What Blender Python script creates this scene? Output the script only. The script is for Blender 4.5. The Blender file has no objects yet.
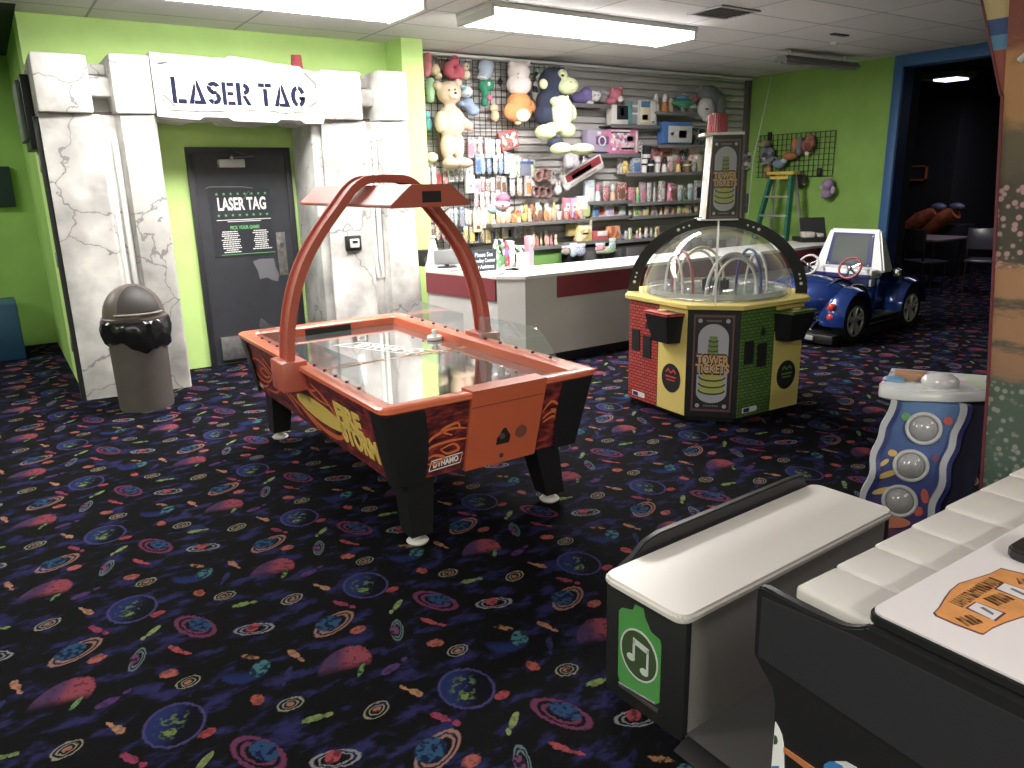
import bpy, bmesh, math, random
from mathutils import Vector, Matrix
PI = math.pi
C = bpy.context.scene.collection
rnd = random.Random(7)

# ---------------------------------------------------------------- camera
YAW, PITCH, ROLL, FOC = 0.58913126, 0.26083513, -0.02218042, 761.308
CAMZ = 1.72
fwd = Vector((math.sin(YAW)*math.cos(PITCH), math.cos(YAW)*math.cos(PITCH), -math.sin(PITCH)))
r0 = Vector((math.cos(YAW), -math.sin(YAW), 0)); u0 = r0.cross(fwd)
rt = math.cos(ROLL)*r0 + math.sin(ROLL)*u0
up = -math.sin(ROLL)*r0 + math.cos(ROLL)*u0
camd = bpy.data.cameras.new('camera'); cam = bpy.data.objects.new('camera', camd); C.objects.link(cam)
camd.sensor_width = 36.0; camd.lens = FOC/1024*36.0; camd.clip_start = 0.02; camd.clip_end = 100
cam.matrix_world = Matrix(((rt.x, up.x, -fwd.x, 0), (rt.y, up.y, -fwd.y, 0), (rt.z, up.z, -fwd.z, CAMZ), (0, 0, 0, 1)))
bpy.context.scene.camera = cam

def at(px, py, x=None, y=None, z=None):
    """world point on a wall / floor plane seen at this spot of the photograph (used to measure the place)"""
    d = rt*((px-512)/FOC) + up*(-(py-384)/FOC) + fwd
    if z is not None: t = (z-CAMZ)/d.z
    elif y is not None: t = y/d.y
    else: t = x/d.x
    return Vector((0, 0, CAMZ)) + d*t

# ---------------------------------------------------------------- colour and materials
def lin(c):
    c = c/255.0
    return c/12.92 if c <= 0.04045 else ((c+0.055)/1.055)**2.4
def col(rgb):
    g = .3*rgb[0]+.59*rgb[1]+.11*rgb[2]   # lens haze put into the colours: a little greyed, blacks lifted
    r, g_, b = [min(255, (v*.84+g*.16)*.94+13) for v in rgb]
    return (lin(r), lin(g_), lin(b), 1.0)
MATS = {}
def nt(m): return m.node_tree
def base(name):
    m = bpy.data.materials.new(name); m.use_nodes = True
    return m, m.node_tree, m.node_tree.nodes['Principled BSDF']
def mat(name, rgb, rough=0.6, metal=0.0, mottle=0.0, scale=12.0, trans=0.0, coat=0.0, bump=0.0, emit=0.0):
    if name in MATS: return MATS[name]
    m, t, b = base(name)
    b.inputs['Base Color'].default_value = col(rgb)
    b.inputs['Roughness'].default_value = rough; b.inputs['Metallic'].default_value = metal
    if trans: b.inputs['Transmission Weight'].default_value = trans; b.inputs['IOR'].default_value = 1.3
    if coat: b.inputs['Coat Weight'].default_value = coat; b.inputs['Coat Roughness'].default_value = 0.08
    if emit:
        b.inputs['Emission Color'].default_value = col(rgb); b.inputs['Emission Strength'].default_value = emit
    if mottle or bump:
        tc = t.nodes.new('ShaderNodeTexCoord'); n = t.nodes.new('ShaderNodeTexNoise')
        n.inputs['Scale'].default_value = scale; n.inputs['Detail'].default_value = 5
        t.links.new(tc.outputs['Object'], n.inputs['Vector'])
        if mottle:
            r = t.nodes.new('ShaderNodeValToRGB')
            r.color_ramp.elements[0].position = 0.3; r.color_ramp.elements[1].position = 0.7
            r.color_ramp.elements[0].color = col([max(0, v*(1-mottle)) for v in rgb])
            r.color_ramp.elements[1].color = col([min(255, v*(1+mottle*0.5)) for v in rgb])
            t.links.new(n.outputs['Fac'], r.inputs['Fac']); t.links.new(r.outputs['Color'], b.inputs['Base Color'])
        if bump:
            bp = t.nodes.new('ShaderNodeBump'); bp.inputs['Strength'].default_value = bump; bp.inputs['Distance'].default_value = 0.01
            t.links.new(n.outputs['Fac'], bp.inputs['Height']); t.links.new(bp.outputs['Normal'], b.inputs['Normal'])
    MATS[name] = m; return m
def printed(name, cols, scale=18.0, rough=0.4, stretch=(1, 1, 1)):
    """printed packaging: patches of several colours"""
    if name in MATS: return MATS[name]
    m, t, b = base(name)
    tc = t.nodes.new('ShaderNodeTexCoord'); mp = t.nodes.new('ShaderNodeMapping'); mp.inputs['Scale'].default_value = stretch
    v = t.nodes.new('ShaderNodeTexVoronoi'); v.inputs['Scale'].default_value = scale
    sep = t.nodes.new('ShaderNodeSeparateColor'); r = t.nodes.new('ShaderNodeValToRGB'); r.color_ramp.interpolation = 'CONSTANT'
    t.links.new(tc.outputs['Object'], mp.inputs['Vector']); t.links.new(mp.outputs['Vector'], v.inputs['Vector'])
    t.links.new(v.outputs['Color'], sep.inputs['Color']); t.links.new(sep.outputs['Red'], r.inputs['Fac'])
    e = r.color_ramp.elements
    while len(e) < len(cols): e.new(0.5)
    for i, c in enumerate(cols): e[i].position = i/len(cols)
    for i, c in enumerate(cols): e[i].color = col(c)
    t.links.new(r.outputs['Color'], b.inputs['Base Color']); b.inputs['Roughness'].default_value = rough
    MATS[name] = m; return m
def clear(name, tint=(245, 248, 250), rough=0.03, alpha=0.15):
    """thin clear plastic"""
    if name in MATS: return MATS[name]
    m, t, b = base(name)
    gl = t.nodes.new('ShaderNodeBsdfGlossy'); gl.inputs['Roughness'].default_value = rough; gl.inputs['Color'].default_value = col(tint)
    tr = t.nodes.new('ShaderNodeBsdfTransparent'); tr.inputs['Color'].default_value = col(tint)
    df = t.nodes.new('ShaderNodeBsdfDiffuse'); df.inputs['Color'].default_value = col(tint)
    lw = t.nodes.new('ShaderNodeLayerWeight'); pw = t.nodes.new('ShaderNodeMath'); pw.operation = 'POWER'; pw.inputs[1].default_value = 3.5; t.links.new(lw.outputs['Facing'], pw.inputs[0])
    fr = t.nodes.new('ShaderNodeMath'); fr.operation = 'MULTIPLY_ADD'; fr.inputs[1].default_value = .55; fr.inputs[2].default_value = .045; t.links.new(pw.outputs[0], fr.inputs[0])
    m1 = t.nodes.new('ShaderNodeMixShader'); m2 = t.nodes.new('ShaderNodeMixShader'); m1.inputs[0].default_value = alpha
    t.links.new(tr.outputs[0], m1.inputs[1]); t.links.new(df.outputs[0], m1.inputs[2])
    t.links.new(fr.outputs[0], m2.inputs[0]); t.links.new(m1.outputs[0], m2.inputs[1]); t.links.new(gl.outputs[0], m2.inputs[2])
    t.links.new(m2.outputs[0], t.nodes['Material Output'].inputs[0])
    MATS[name] = m; return m

# ---------------------------------------------------------------- mesh building
class MB:
    def __init__(s): s.bm = bmesh.new(); s.M = Matrix.Identity(4)
    def _add(s, vs, fs, mi=0, smooth=False):
        b = [s.bm.verts.new(s.M @ Vector(v)) for v in vs]
        out = []
        for f in fs:
            try:
                q = s.bm.faces.new([b[i] for i in f]); q.material_index = mi; q.smooth = smooth; out.append(q)
            except ValueError: pass
        return b
    def box(s, x0, x1, y0, y1, z0, z1, bev=0.0, seg=2, mi=0):
        """box from corner to corner, edges rounded by bev"""
        if x1 < x0: x0, x1 = x1, x0
        if y1 < y0: y0, y1 = y1, y0
        if z1 < z0: z0, z1 = z1, z0
        v = [(x, y, z) for x in (x0, x1) for y in (y0, y1) for z in (z0, z1)]
        f = [(0, 1, 3, 2), (4, 6, 7, 5), (0, 4, 5, 1), (2, 3, 7, 6), (0, 2, 6, 4), (1, 5, 7, 3)]
        if bev <= 0: s._add(v, f, mi); return s
        t = bmesh.new(); b = [t.verts.new(p) for p in v]
        for q in f: t.faces.new([b[i] for i in q])
        bev = min(bev, (x1-x0)*.49, (y1-y0)*.49, (z1-z0)*.49)
        bmesh.ops.bevel(t, geom=list(t.edges), offset=bev, segments=seg, affect='EDGES', profile=0.5)
        s.merge(t, mi, True); return s
    def merge(s, t, mi=0, smooth=False):
        t.verts.index_update(); vs = [v.co.copy() for v in t.verts]; fs = [[v.index for v in f.verts] for f in t.faces]
        s._add(vs, fs, mi, smooth); t.free()
    def prism(s, poly, a0, a1, axis='z', bev=0.0, mi=0, smooth=False):
        """polygon in the plane across axis, from a0 to a1 along it. z:(x,y) y:(x,z) x:(y,z)"""
        def P(p, a): return (p[0], p[1], a) if axis == 'z' else ((p[0], a, p[1]) if axis == 'y' else (a, p[0], p[1]))
        n = len(poly); t = bmesh.new()
        A = [t.verts.new(P(p, a0)) for p in poly]; B = [t.verts.new(P(p, a1)) for p in poly]
        t.faces.new(A[::-1]); t.faces.new(B)
        for i in range(n): t.faces.new((A[i], A[(i+1) % n], B[(i+1) % n], B[i]))
        bmesh.ops.recalc_face_normals(t, faces=list(t.faces))
        if bev: bmesh.ops.bevel(t, geom=list(t.edges), offset=bev, segments=2, affect='EDGES')
        s.merge(t, mi, smooth or bev > 0); return s
    def tube(s, pts, r, seg=10, mi=0, closed=False, cap=True):
        pts = [Vector(p) for p in pts]; n = len(pts)
        rs = r if isinstance(r, (list, tuple)) else [r]*n
        rings = []; prev = None
        for i, p in enumerate(pts):
            if closed: d = pts[(i+1) % n]-pts[i-1]
            else: d = pts[min(i+1, n-1)]-pts[max(i-1, 0)]
            d.normalize()
            if prev is None:
                a = Vector((0, 0, 1)) if abs(d.z) < 0.9 else Vector((1, 0, 0)); u = d.cross(a).normalized()
            else: u = (prev-d*prev.dot(d)).normalized()
            w = d.cross(u); prev = u
            rings.append([p+(u*math.cos(2*PI*k/seg)+w*math.sin(2*PI*k/seg))*rs[i] for k in range(seg)])
        vs = [v for q in rings for v in q]; fs = []
        m = n if closed else n-1
        for i in range(m):
            for k in range(seg):
                a = i*seg+k; b = i*seg+(k+1) % seg; c = ((i+1) % n)*seg+(k+1) % seg; d = ((i+1) % n)*seg+k
                fs.append((a, b, c, d))
        if cap and not closed: fs.append(list(range(seg))[::-1]); fs.append([(n-1)*seg+k for k in range(seg)])
        s._add(vs, fs, mi, True); return s
    def lathe(s, prof, cx=0, cy=0, seg=24, mi=0, a0=0.0, a1=2*PI, cap=True):
        full = abs(a1-a0-2*PI) < 1e-4; n = seg if full else seg+1
        vs = []; fs = []
        for (r, z) in prof:
            for k in range(n):
                a = a0+(a1-a0)*k/seg; vs.append((cx+r*math.cos(a), cy+r*math.sin(a), z))
        for i in range(len(prof)-1):
            for k in range(seg):
                k2 = (k+1) % n; fs.append((i*n+k, i*n+k2, (i+1)*n+k2, (i+1)*n+k))
        if cap and full:
            if prof[0][0] > 1e-5: fs.append([k for k in range(n)][::-1])
            if prof[-1][0] > 1e-5: fs.append([(len(prof)-1)*n+k for k in range(n)])
        s._add(vs, fs, mi, True); return s
    def ball(s, c, r, seg=16, mi=0, rot=None):
        """ellipsoid; r is a number or (rx, ry, rz)"""
        if not isinstance(r, (tuple, list)): r = (r, r, r)
        t = bmesh.new(); bmesh.ops.create_uvsphere(t, u_segments=seg, v_segments=max(6, seg*2//3), radius=1.0)
        M = Matrix.Translation(Vector(c)) @ (rot or Matrix.Identity(4)) @ Matrix.Diagonal((r[0], r[1], r[2], 1))
        bmesh.ops.transform(t, matrix=M, verts=list(t.verts)); s.merge(t, mi, True); return s
    def text(s, body, size, M, depth=0.002, off=0.0, mi=0, width=None, align='CENTER'):
        cu = bpy.data.curves.new('lettering', 'FONT'); cu.body = body; cu.size = size; cu.extrude = depth; cu.offset = off
        cu.align_x = align; cu.align_y = 'CENTER'; cu.resolution_u = 3
        ob = bpy.data.objects.new('lettering', cu); me = bpy.data.meshes.new_from_object(ob)
        xs = [v.co.x for v in me.vertices] or [0, 1]
        k = width/(max(xs)-min(xs)) if width else 1.0
        mid = (max(xs)+min(xs))/2 if width else 0
        vs = [M @ Vector(((v.co.x-mid)*k, v.co.y, v.co.z)) for v in me.vertices]
        s._add(vs, [list(p.vertices) for p in me.polygons], mi)
        bpy.data.objects.remove(ob); bpy.data.curves.remove(cu); bpy.data.meshes.remove(me); return s
    def build(s, name, mats, parent=None, world=True, auto=True):
        if not isinstance(mats, (list, tuple)): mats = [mats]
        bmesh.ops.recalc_face_normals(s.bm, faces=list(s.bm.faces))
        me = bpy.data.meshes.new(name); s.bm.to_mesh(me); s.bm.free()
        for m in mats: me.materials.append(m)
        if auto:
            try: me.set_sharp_from_angle(angle=math.radians(38))
            except Exception: pass
        o = bpy.data.objects.new(name, me); C.objects.link(o)
        if parent is not None:
            o.parent = parent
            if world: me.transform(WM(parent).inverted())
        return o
def WM(o):
    M = o.matrix_basis.copy()
    p = o.parent
    while p is not None: M = p.matrix_basis @ M; p = p.parent
    return M
def tag(o, label, cat, group=None):
    o['label'] = label; o['category'] = cat
    if group: o['group'] = group
    return o
def thing(name, label, cat, loc=(0, 0, 0), rz=0.0, group=None):
    o = bpy.data.objects.new(name, None); o.empty_display_size = 0.1; C.objects.link(o)
    o.location = loc; o.rotation_euler = (0, 0, rz); return tag(o, label, cat, group)
def center(o, p=None):
    """move the origin of a single mesh thing to its own base"""
    me = o.data; xs = [v.co for v in me.vertices]
    mn = Vector((min(v.x for v in xs), min(v.y for v in xs), min(v.z for v in xs))); mx = Vector((max(v.x for v in xs), max(v.y for v in xs), max(v.z for v in xs)))
    c = Vector(((mn.x+mx.x)/2, (mn.y+mx.y)/2, mn.z)); me.transform(Matrix.Translation(-c)); o.location = c; return o
def structure(o): o['kind'] = 'structure'; return o
def copy_tree(o, parent=None):
    c = o.copy(); C.objects.link(c)
    if parent is not None: c.parent = parent
    for k in list(o.children): copy_tree(k, c)
    return c
def frame(o, xd, yd):
    """matrix that puts flat lettering (x right, y up) on a surface"""
    x = Vector(xd).normalized(); y = Vector(yd); y = (y-x*x.dot(y)).normalized(); z = x.cross(y)
    return Matrix(((x.x, y.x, z.x, o[0]), (x.y, y.y, z.y, o[1]), (x.z, y.z, z.z, o[2]), (0, 0, 0, 1)))
def disc(mb, M, rx, ry, th=0.002, seg=28, mi=0, inner=0.0):
    """flat oval (or ring) lying on a surface given by matrix M"""
    old = mb.M; mb.M = old @ M
    if inner:
        n = seg; vs = []; fs = []
        for z in (0, th):
            for k in range(n): vs.append((rx*math.cos(2*PI*k/n), ry*math.sin(2*PI*k/n), z))
            for k in range(n): vs.append((rx*inner*math.cos(2*PI*k/n), ry*inner*math.sin(2*PI*k/n), z))
        for k in range(n):
            k2 = (k+1) % n
            fs += [(2*n+k, 2*n+k2, 3*n+k2, 3*n+k), (k, k2, n+k2, n+k), (k, k2, 2*n+k2, 2*n+k), (n+k, n+k2, 3*n+k2, 3*n+k)]
        mb._add(vs, fs, mi)
    else: mb.prism([(rx*math.cos(2*PI*k/seg), ry*math.sin(2*PI*k/seg)) for k in range(seg)], 0, th, 'z', mi=mi)
    mb.M = old; return mb
def flat(mb, M, poly, th=0.002, mi=0):
    old = mb.M; mb.M = old @ M; mb.prism(poly, 0, th, 'z', mi=mi); mb.M = old; return mb
def rect(mb, M, x0, x1, y0, y1, th=0.002, mi=0): return flat(mb, M, [(x0, y0), (x1, y0), (x1, y1), (x0, y1)], th, mi)
def ribbon(mb, M, pts, w, th=0.0015, mi=0):
    """painted stroke along flat points"""
    pts = [Vector((p[0], p[1], 0)) for p in pts]; L = []; R = []
    ws = w if isinstance(w, (list, tuple)) else [w]*len(pts)
    for i, p in enumerate(pts):
        d = (pts[min(i+1, len(pts)-1)]-pts[max(i-1, 0)]).normalized(); n = Vector((-d.y, d.x, 0))
        L.append(p+n*ws[i]/2); R.append(p-n*ws[i]/2)
    vs = L+R; n = len(pts); vs = [M @ v for v in vs]+[M @ (v+Vector((0, 0, th))) for v in vs]
    fs = []
    for i in range(n-1):
        fs += [(i, i+1, n+i+1, n+i), (2*n+i, 2*n+i+1, 3*n+i+1, 3*n+i), (i, i+1, 2*n+i+1, 2*n+i), (n+i, n+i+1, 3*n+i+1, 3*n+i)]
    mb._add(vs, fs, mi); return mb
def spline(pts, n=8):
    """smooth curve through the points"""
    P = [Vector(p) for p in pts]; out = []
    for i in range(len(P)-1):
        a = P[max(i-1, 0)]; b = P[i]; c = P[i+1]; d = P[min(i+2, len(P)-1)]
        for k in range(n):
            t = k/n; out.append(0.5*((2*b)+(c-a)*t+(2*a-5*b+4*c-d)*t*t+(3*b-a-3*c+d)*t**3))
    out.append(P[-1]); return out
# ================================================================= carpet
def carpet_material():
    m, t, bs = base('space carpet'); N = t.nodes; L = t.links
    tc = N.new('ShaderNodeTexCoord')
    AX = Vector((.886, -.405)); BY = .875
    org = at(75, 687, z=0)
    # lattice coordinates of the repeating motif
    def lat(p):
        x = p.x-org.x; y = p.y-org.y; u = x/AX.x; v = (y-u*AX.y)/BY; return u, v
    # group: ellipse distance
    g = bpy.data.node_groups.new('oval', 'ShaderNodeTree')
    for nm in ('P', 'C', 'A', 'B'): g.interface.new_socket(nm, in_out='INPUT', socket_type='NodeSocketVector')
    g.interface.new_socket('R', in_out='OUTPUT', socket_type='NodeSocketFloat')
    g.interface.new_socket('X', in_out='OUTPUT', socket_type='NodeSocketFloat')
    g.interface.new_socket('Y', in_out='OUTPUT', socket_type='NodeSocketFloat')
    gi = g.nodes.new('NodeGroupInput'); go = g.nodes.new('NodeGroupOutput')
    def vm(op): n = g.nodes.new('ShaderNodeVectorMath'); n.operation = op; return n
    s = vm('SUBTRACT'); w = vm('WRAP'); w.inputs[1].default_value = (.5, .5, .5); w.inputs[2].default_value = (-.5, -.5, -.5)
    a = vm('DOT_PRODUCT'); b = vm('DOT_PRODUCT'); cb = g.nodes.new('ShaderNodeCombineXYZ'); ln = vm('LENGTH')
    gl = g.links.new
    gl(gi.outputs['P'], s.inputs[0]); gl(gi.outputs['C'], s.inputs[1]); gl(s.outputs[0], w.inputs[0])
    gl(w.outputs[0], a.inputs[0]); gl(gi.outputs['A'], a.inputs[1]); gl(w.outputs[0], b.inputs[0]); gl(gi.outputs['B'], b.inputs[1])
    gl(a.outputs['Value'], cb.inputs[0]); gl(b.outputs['Value'], cb.inputs[1]); gl(cb.outputs[0], ln.inputs[0])
    gl(ln.outputs['Value'], go.inputs['R']); gl(a.outputs['Value'], go.inputs['X']); gl(b.outputs['Value'], go.inputs['Y'])
    # position -> lattice
    sp = N.new('ShaderNodeSeparateXYZ'); L.new(tc.outputs['Object'], sp.inputs[0])
    def mth(op, a, b=None, c=None):
        n = N.new('ShaderNodeMath'); n.operation = op
        for i, q in enumerate((a, b, c)):
            if q is None: continue
            if isinstance(q, (int, float)): n.inputs[i].default_value = q
            else: L.new(q, n.inputs[i])
        return n.outputs[0]
    # slight wobble so that drawn shapes look hand made
    nz = N.new('ShaderNodeTexNoise'); nz.inputs['Scale'].default_value = 60; nz.inputs['Detail'].default_value = 2; L.new(tc.outputs['Object'], nz.inputs['Vector'])
    wob = mth('MULTIPLY', mth('SUBTRACT', nz.outputs['Fac'], .5), .02)
    x = mth('ADD', mth('SUBTRACT', sp.outputs[0], org.x), wob); y = mth('ADD', mth('SUBTRACT', sp.outputs[1], org.y), wob)
    u = mth('DIVIDE', x, AX.x); v = mth('DIVIDE', mth('SUBTRACT', y, mth('MULTIPLY', u, AX.y)), BY)
    cx = N.new('ShaderNodeCombineXYZ'); L.new(u, cx.inputs[0]); L.new(v, cx.inputs[1]); P = cx.outputs[0]
    OX = {'A': (0, 620), 'B': (180, 620), 'C': (360, 620)}
    def oval(zn, c, mj, mn, k=1.0):
        ox, oy = OX[zn]
        w_ = [lat(at(ox+q[0]/5.12, oy+q[1]/5.12, z=0)) for q in (c, mj, mn)]
        e1 = ((w_[1][0]-w_[0][0])*k, (w_[1][1]-w_[0][1])*k); e2 = ((w_[2][0]-w_[0][0])*k, (w_[2][1]-w_[0][1])*k)
        det = e1[0]*e2[1]-e2[0]*e1[1]
        n = N.new('ShaderNodeGroup'); n.node_tree = g; L.new(P, n.inputs['P'])
        n.inputs['C'].default_value = (w_[0][0], w_[0][1], 0)
        n.inputs['A'].default_value = (e2[1]/det, -e2[0]/det, 0); n.inputs['B'].default_value = (-e1[1]/det, e1[0]/det, 0)
        return n.outputs['R'], n.outputs['X'], n.outputs['Y']
    def step(x_, edge, soft=.06):   # 1 inside x<edge
        n = N.new('ShaderNodeMapRange'); n.interpolation_type = 'SMOOTHSTEP'
        n.inputs['From Min'].default_value = edge-soft; n.inputs['From Max'].default_value = edge+soft
        n.inputs['To Min'].default_value = 1; n.inputs['To Max'].default_value = 0; L.new(x_, n.inputs['Value']); return n.outputs[0]
    def mix(fac, a_, c_):
        n = N.new('ShaderNodeMix'); n.data_type = 'RGBA'
        L.new(fac, n.inputs['Factor']) if not isinstance(fac, float) else setattr(n.inputs['Factor'], 'default_value', fac)
        for q, i in ((a_, 6), (c_, 7)):
            if isinstance(q, (tuple, list)): n.inputs[i].default_value = [v*.33 for v in col([z-9 for z in q])[:3]]+[1]
            else: L.new(q, n.inputs[i])
        return n.outputs[2]
    # blue nebula clouds on black; they repeat with the motif
    nb = N.new('ShaderNodeTexNoise'); nb.inputs['Scale'].default_value = 5.5; nb.inputs['Detail'].default_value = 3; nb.inputs['Roughness'].default_value = .6
    mp = N.new('ShaderNodeMapping'); mp.inputs['Rotation'].default_value = (0, 0, -.5); mp.inputs['Scale'].default_value = (1.2, 2.0, 1)
    L.new(tc.outputs['Object'], mp.inputs['Vector']); L.new(mp.outputs[0], nb.inputs['Vector'])
    nf = N.new('ShaderNodeTexNoise'); nf.inputs['Scale'].default_value = 180; L.new(tc.outputs['Object'], nf.inputs['Vector'])
    neb = N.new('ShaderNodeMapRange'); neb.interpolation_type = 'SMOOTHSTEP'
    for k_, v_ in (('From Min', .50), ('From Max', .68), ('To Min', 0), ('To Max', .9)): neb.inputs[k_].default_value = v_
    L.new(nb.outputs['Fac'], neb.inputs['Value'])
    nbf = mth('MULTIPLY', neb.outputs[0], mth('MULTIPLY_ADD', nf.outputs['Fac'], 1.2, .4))
    tint = mix(nf.outputs['Fac'], (40, 54, 142), (72, 62, 136))
    c = mix(nbf, (15, 14, 19), tint)
    nn = N.new('ShaderNodeTexNoise'); nn.inputs['Scale'].default_value = 38; nn.inputs['Detail'].default_value = 3; L.new(tc.outputs['Object'], nn.inputs['Vector'])
    NZ = nn.outputs['Fac']
    def solid(c, o, rgb, dark=None):
        r, X, Y = oval(*o); f = step(r, 1.0, .12)
        cc = mix(step(NZ, .47, .05), rgb, dark or [q*.35 for q in rgb]); return mix(f, c, cc)
    def ring(c, o, rgb, edges):
        r, X, Y = oval(*o)
        for (a_, b_) in edges:
            f = mth('MULTIPLY', step(r, b_, .05), mth('SUBTRACT', 1.0, step(r, a_, .05))); c = mix(f, c, rgb)
        return c
    # big dark blue planet with green land
    r, X, Y = oval('C', (545, 348), (690, 355), (548, 250))
    body = mix(step(X, -.05, .5), (14, 14, 34), (44, 62, 140)); body = mix(mth('MULTIPLY', step(r, .6, .2), mth('MULTIPLY', step(X, .3, .1), step(NZ, .45, .03))), body, (120, 150, 92))
    c = mix(step(r, 1.0, .05), c, body)
    c = mix(mth('MULTIPLY', step(r, 1.02, .05), mth('SUBTRACT', 1.0, step(r, .93, .04))), c, (98, 88, 172))
    c = solid(c, ('C', (540, 388), (575, 380), (545, 405)), (150, 180, 90))
    # pink moon with a purple shadow side
    r, X, Y = oval('B', (845, 238), (980, 205), (858, 137))
    f = mth('MULTIPLY', step(r, 1.0, .05), mth('SUBTRACT', 1.0, step(Y, -.05, .25)))
    pk = mix(step(X, -.1, .35), (206, 88, 108), (104, 70, 126)); pk = mix(mth('MULTIPLY', step(NZ, .42, .03), .8), pk, (120, 40, 80)); c = mix(f, c, pk)
    c = solid(c, ('B', (928, 255), (914, 288), (940, 260)), (130, 190, 110))
    # teal globe in a dark blue crescent
    r, X, Y = oval('C', (750, 92), (865, 85), (752, 165)); c = mix(mth('MULTIPLY', step(r, 1.0, .12), mth('SUBTRACT', 1.0, step(Y, .35, .3))), c, (40, 58, 140))
    r, X, Y = oval('C', (818, 92), (862, 88), (820, 132)); c = mix(step(r, 1.0, .1), c, mix(step(NZ, .5, .04), (84, 160, 170), (30, 60, 90)))
    c = solid(c, ('C', (735, 40), (785, 46), (735, 30)), (214, 150, 96))
    # ringed planets
    c = ring(c, ('C', (400, 668), (508, 575), (445, 730)), (206, 150, 136), ((.86, 1.0), (.62, .74)))
    r, X, Y = oval('C', (362, 665), (440, 628), (388, 722)); c = mix(step(r, 1.0, .08), c, mix(step(NZ, .5, .05), (52, 110, 160), (24, 40, 90)))
    c = ring(c, ('B', (400, 685), (535, 750), (345, 755)), (150, 66, 116), ((.80, 1.02), (.5, .66)))
    r, X, Y = oval('B', (430, 668), (508, 680), (430, 722)); c = mix(step(r, 1.0, .08), c, mix(step(NZ, .46, .05), (52, 96, 156), (24, 34, 90)))
    c = ring(c, ('B', (380, 46), (482, 30), (388, 72)), (180, 180, 190), ((.86, 1.02), (.6, .7)))
    c = solid(c, ('B', (372, 38), (405, 25), (380, 54)), (230, 90, 100), (150, 50, 70))
    for o in (('C', (85, 460), (150, 430), (97, 497)), ('C', (500, 155), (553, 138), (510, 182)), ('B', (565, 430), (632, 405), (582, 458))):
        c = ring(c, o, (196, 190, 160), ((.86, 1.0), (.50, .62))); c = solid(c, (o[0], o[1], ((o[1][0]*2+o[2][0])/3, (o[1][1]*2+o[2][1])/3), ((o[1][0]*2+o[3][0])/3, (o[1][1]*2+o[3][1])/3)), (224, 140, 110))
    c = ring(c, ('C', (190, 52), (188, 108), (222, 58)), (130, 160, 170), ((.84, 1.02), (.55, .7)))
    c = solid(c, ('C', (176, 55), (178, 82), (200, 56)), (150, 90, 150))
    # comets and asteroids
    for o, rgb in ((('C', (727, 385), (765, 372), (733, 405)), (230, 84, 98)), (('A', (497, 198), (546, 180), (503, 214)), (236, 120, 110)), (('C', (385, 118), (430, 114), (388, 137)), (238, 120, 104)), (('B', (395, 407), (431, 407), (395, 434)), (236, 110, 96))):
        c = solid(c, o, rgb, [q*.75 for q in rgb])
    for o1, o2, rgb in (
        (('C', (788, 512), (806, 470), (806, 520)), ('C', (760, 570), (763, 588), (774, 570)), (176, 204, 120)),
        (('C', (412, 498), (466, 516), (406, 514)), ('C', (495, 527), (516, 532), (492, 540)), (206, 74, 120)),
        (('C', (285, 370), (321, 382), (278, 386)), ('C', (232, 350), (262, 362), (230, 358)), (240, 170, 120)),
        (('A', (900, 150), (938, 165), (894, 163)), ('A', (955, 168), (981, 173), (953, 176)), (232, 92, 104)),
        (('C', (157, 250), (203, 224), (170, 264)), ('C', (225, 200), (242, 192), (230, 208)), (112, 70, 150)),
        (('B', (582, 172), (612, 190), (568, 184)), ('B', (620, 202), (636, 210), (614, 208)), (236, 160, 122)),
        (('B', (680, 505), (735, 488), (688, 520)), ('B', (760, 484), (786, 478), (762, 494)), (160, 196, 104)),
        (('C', (970, 118), (975, 152), (988, 118)), ('C', (975, 165), (977, 178), (984, 165)), (58, 62, 130))):
        c = solid(c, o1, rgb, [q*.8 for q in rgb]); c = solid(c, o2, rgb, [q*.8 for q in rgb])
    L.new(c, bs.inputs['Base Color']); bs.inputs['Roughness'].default_value = .95; bs.inputs['Specular IOR Level'].default_value = .1
    bp = N.new('ShaderNodeBump'); bp.inputs['Strength'].default_value = .3; bp.inputs['Distance'].default_value = .004
    L.new(nf.outputs['Fac'], bp.inputs['Height']); L.new(bp.outputs[0], bs.inputs['Normal'])
    return m

def ceiling_material():
    m, t, b = base('ceiling tiles'); N = t.nodes; L = t.links
    tc = N.new('ShaderNodeTexCoord'); br = N.new('ShaderNodeTexBrick'); br.offset = 0.0; br.squash = 1.0
    br.inputs['Scale'].default_value = 1.0; br.inputs['Brick Width'].default_value = 1.22; br.inputs['Row Height'].default_value = .61; br.inputs['Mortar Size'].default_value = .012; br.inputs['Mortar Smooth'].default_value = .2
    br.inputs['Color1'].default_value = col((222, 218, 218)); br.inputs['Color2'].default_value = col((212, 209, 210)); br.inputs['Mortar'].default_value = col((160, 156, 158))
    mp = N.new('ShaderNodeMapping'); mp.inputs['Location'].default_value = (.25, -.1, 0); L.new(tc.outputs['Object'], mp.inputs[0]); L.new(mp.outputs[0], br.inputs[0])
    n = N.new('ShaderNodeTexNoise'); n.inputs['Scale'].default_value = 60; L.new(tc.outputs['Object'], n.inputs[0])
    mx = N.new('ShaderNodeMix'); mx.data_type = 'RGBA'; mx.blend_type = 'MULTIPLY'; mx.inputs['Factor'].default_value = .25
    L.new(br.outputs[0], mx.inputs[6]); L.new(n.outputs['Fac'], mx.inputs[7]); L.new(mx.outputs[2], b.inputs['Base Color'])
    b.inputs['Roughness'].default_value = .95
    bp = N.new('ShaderNodeBump'); bp.inputs['Strength'].default_value = .5; bp.inputs['Distance'].default_value = .01; bp.invert = True; L.new(br.outputs['Fac'], bp.inputs['Height']); L.new(bp.outputs[0], b.inputs['Normal'])
    return m

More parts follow.
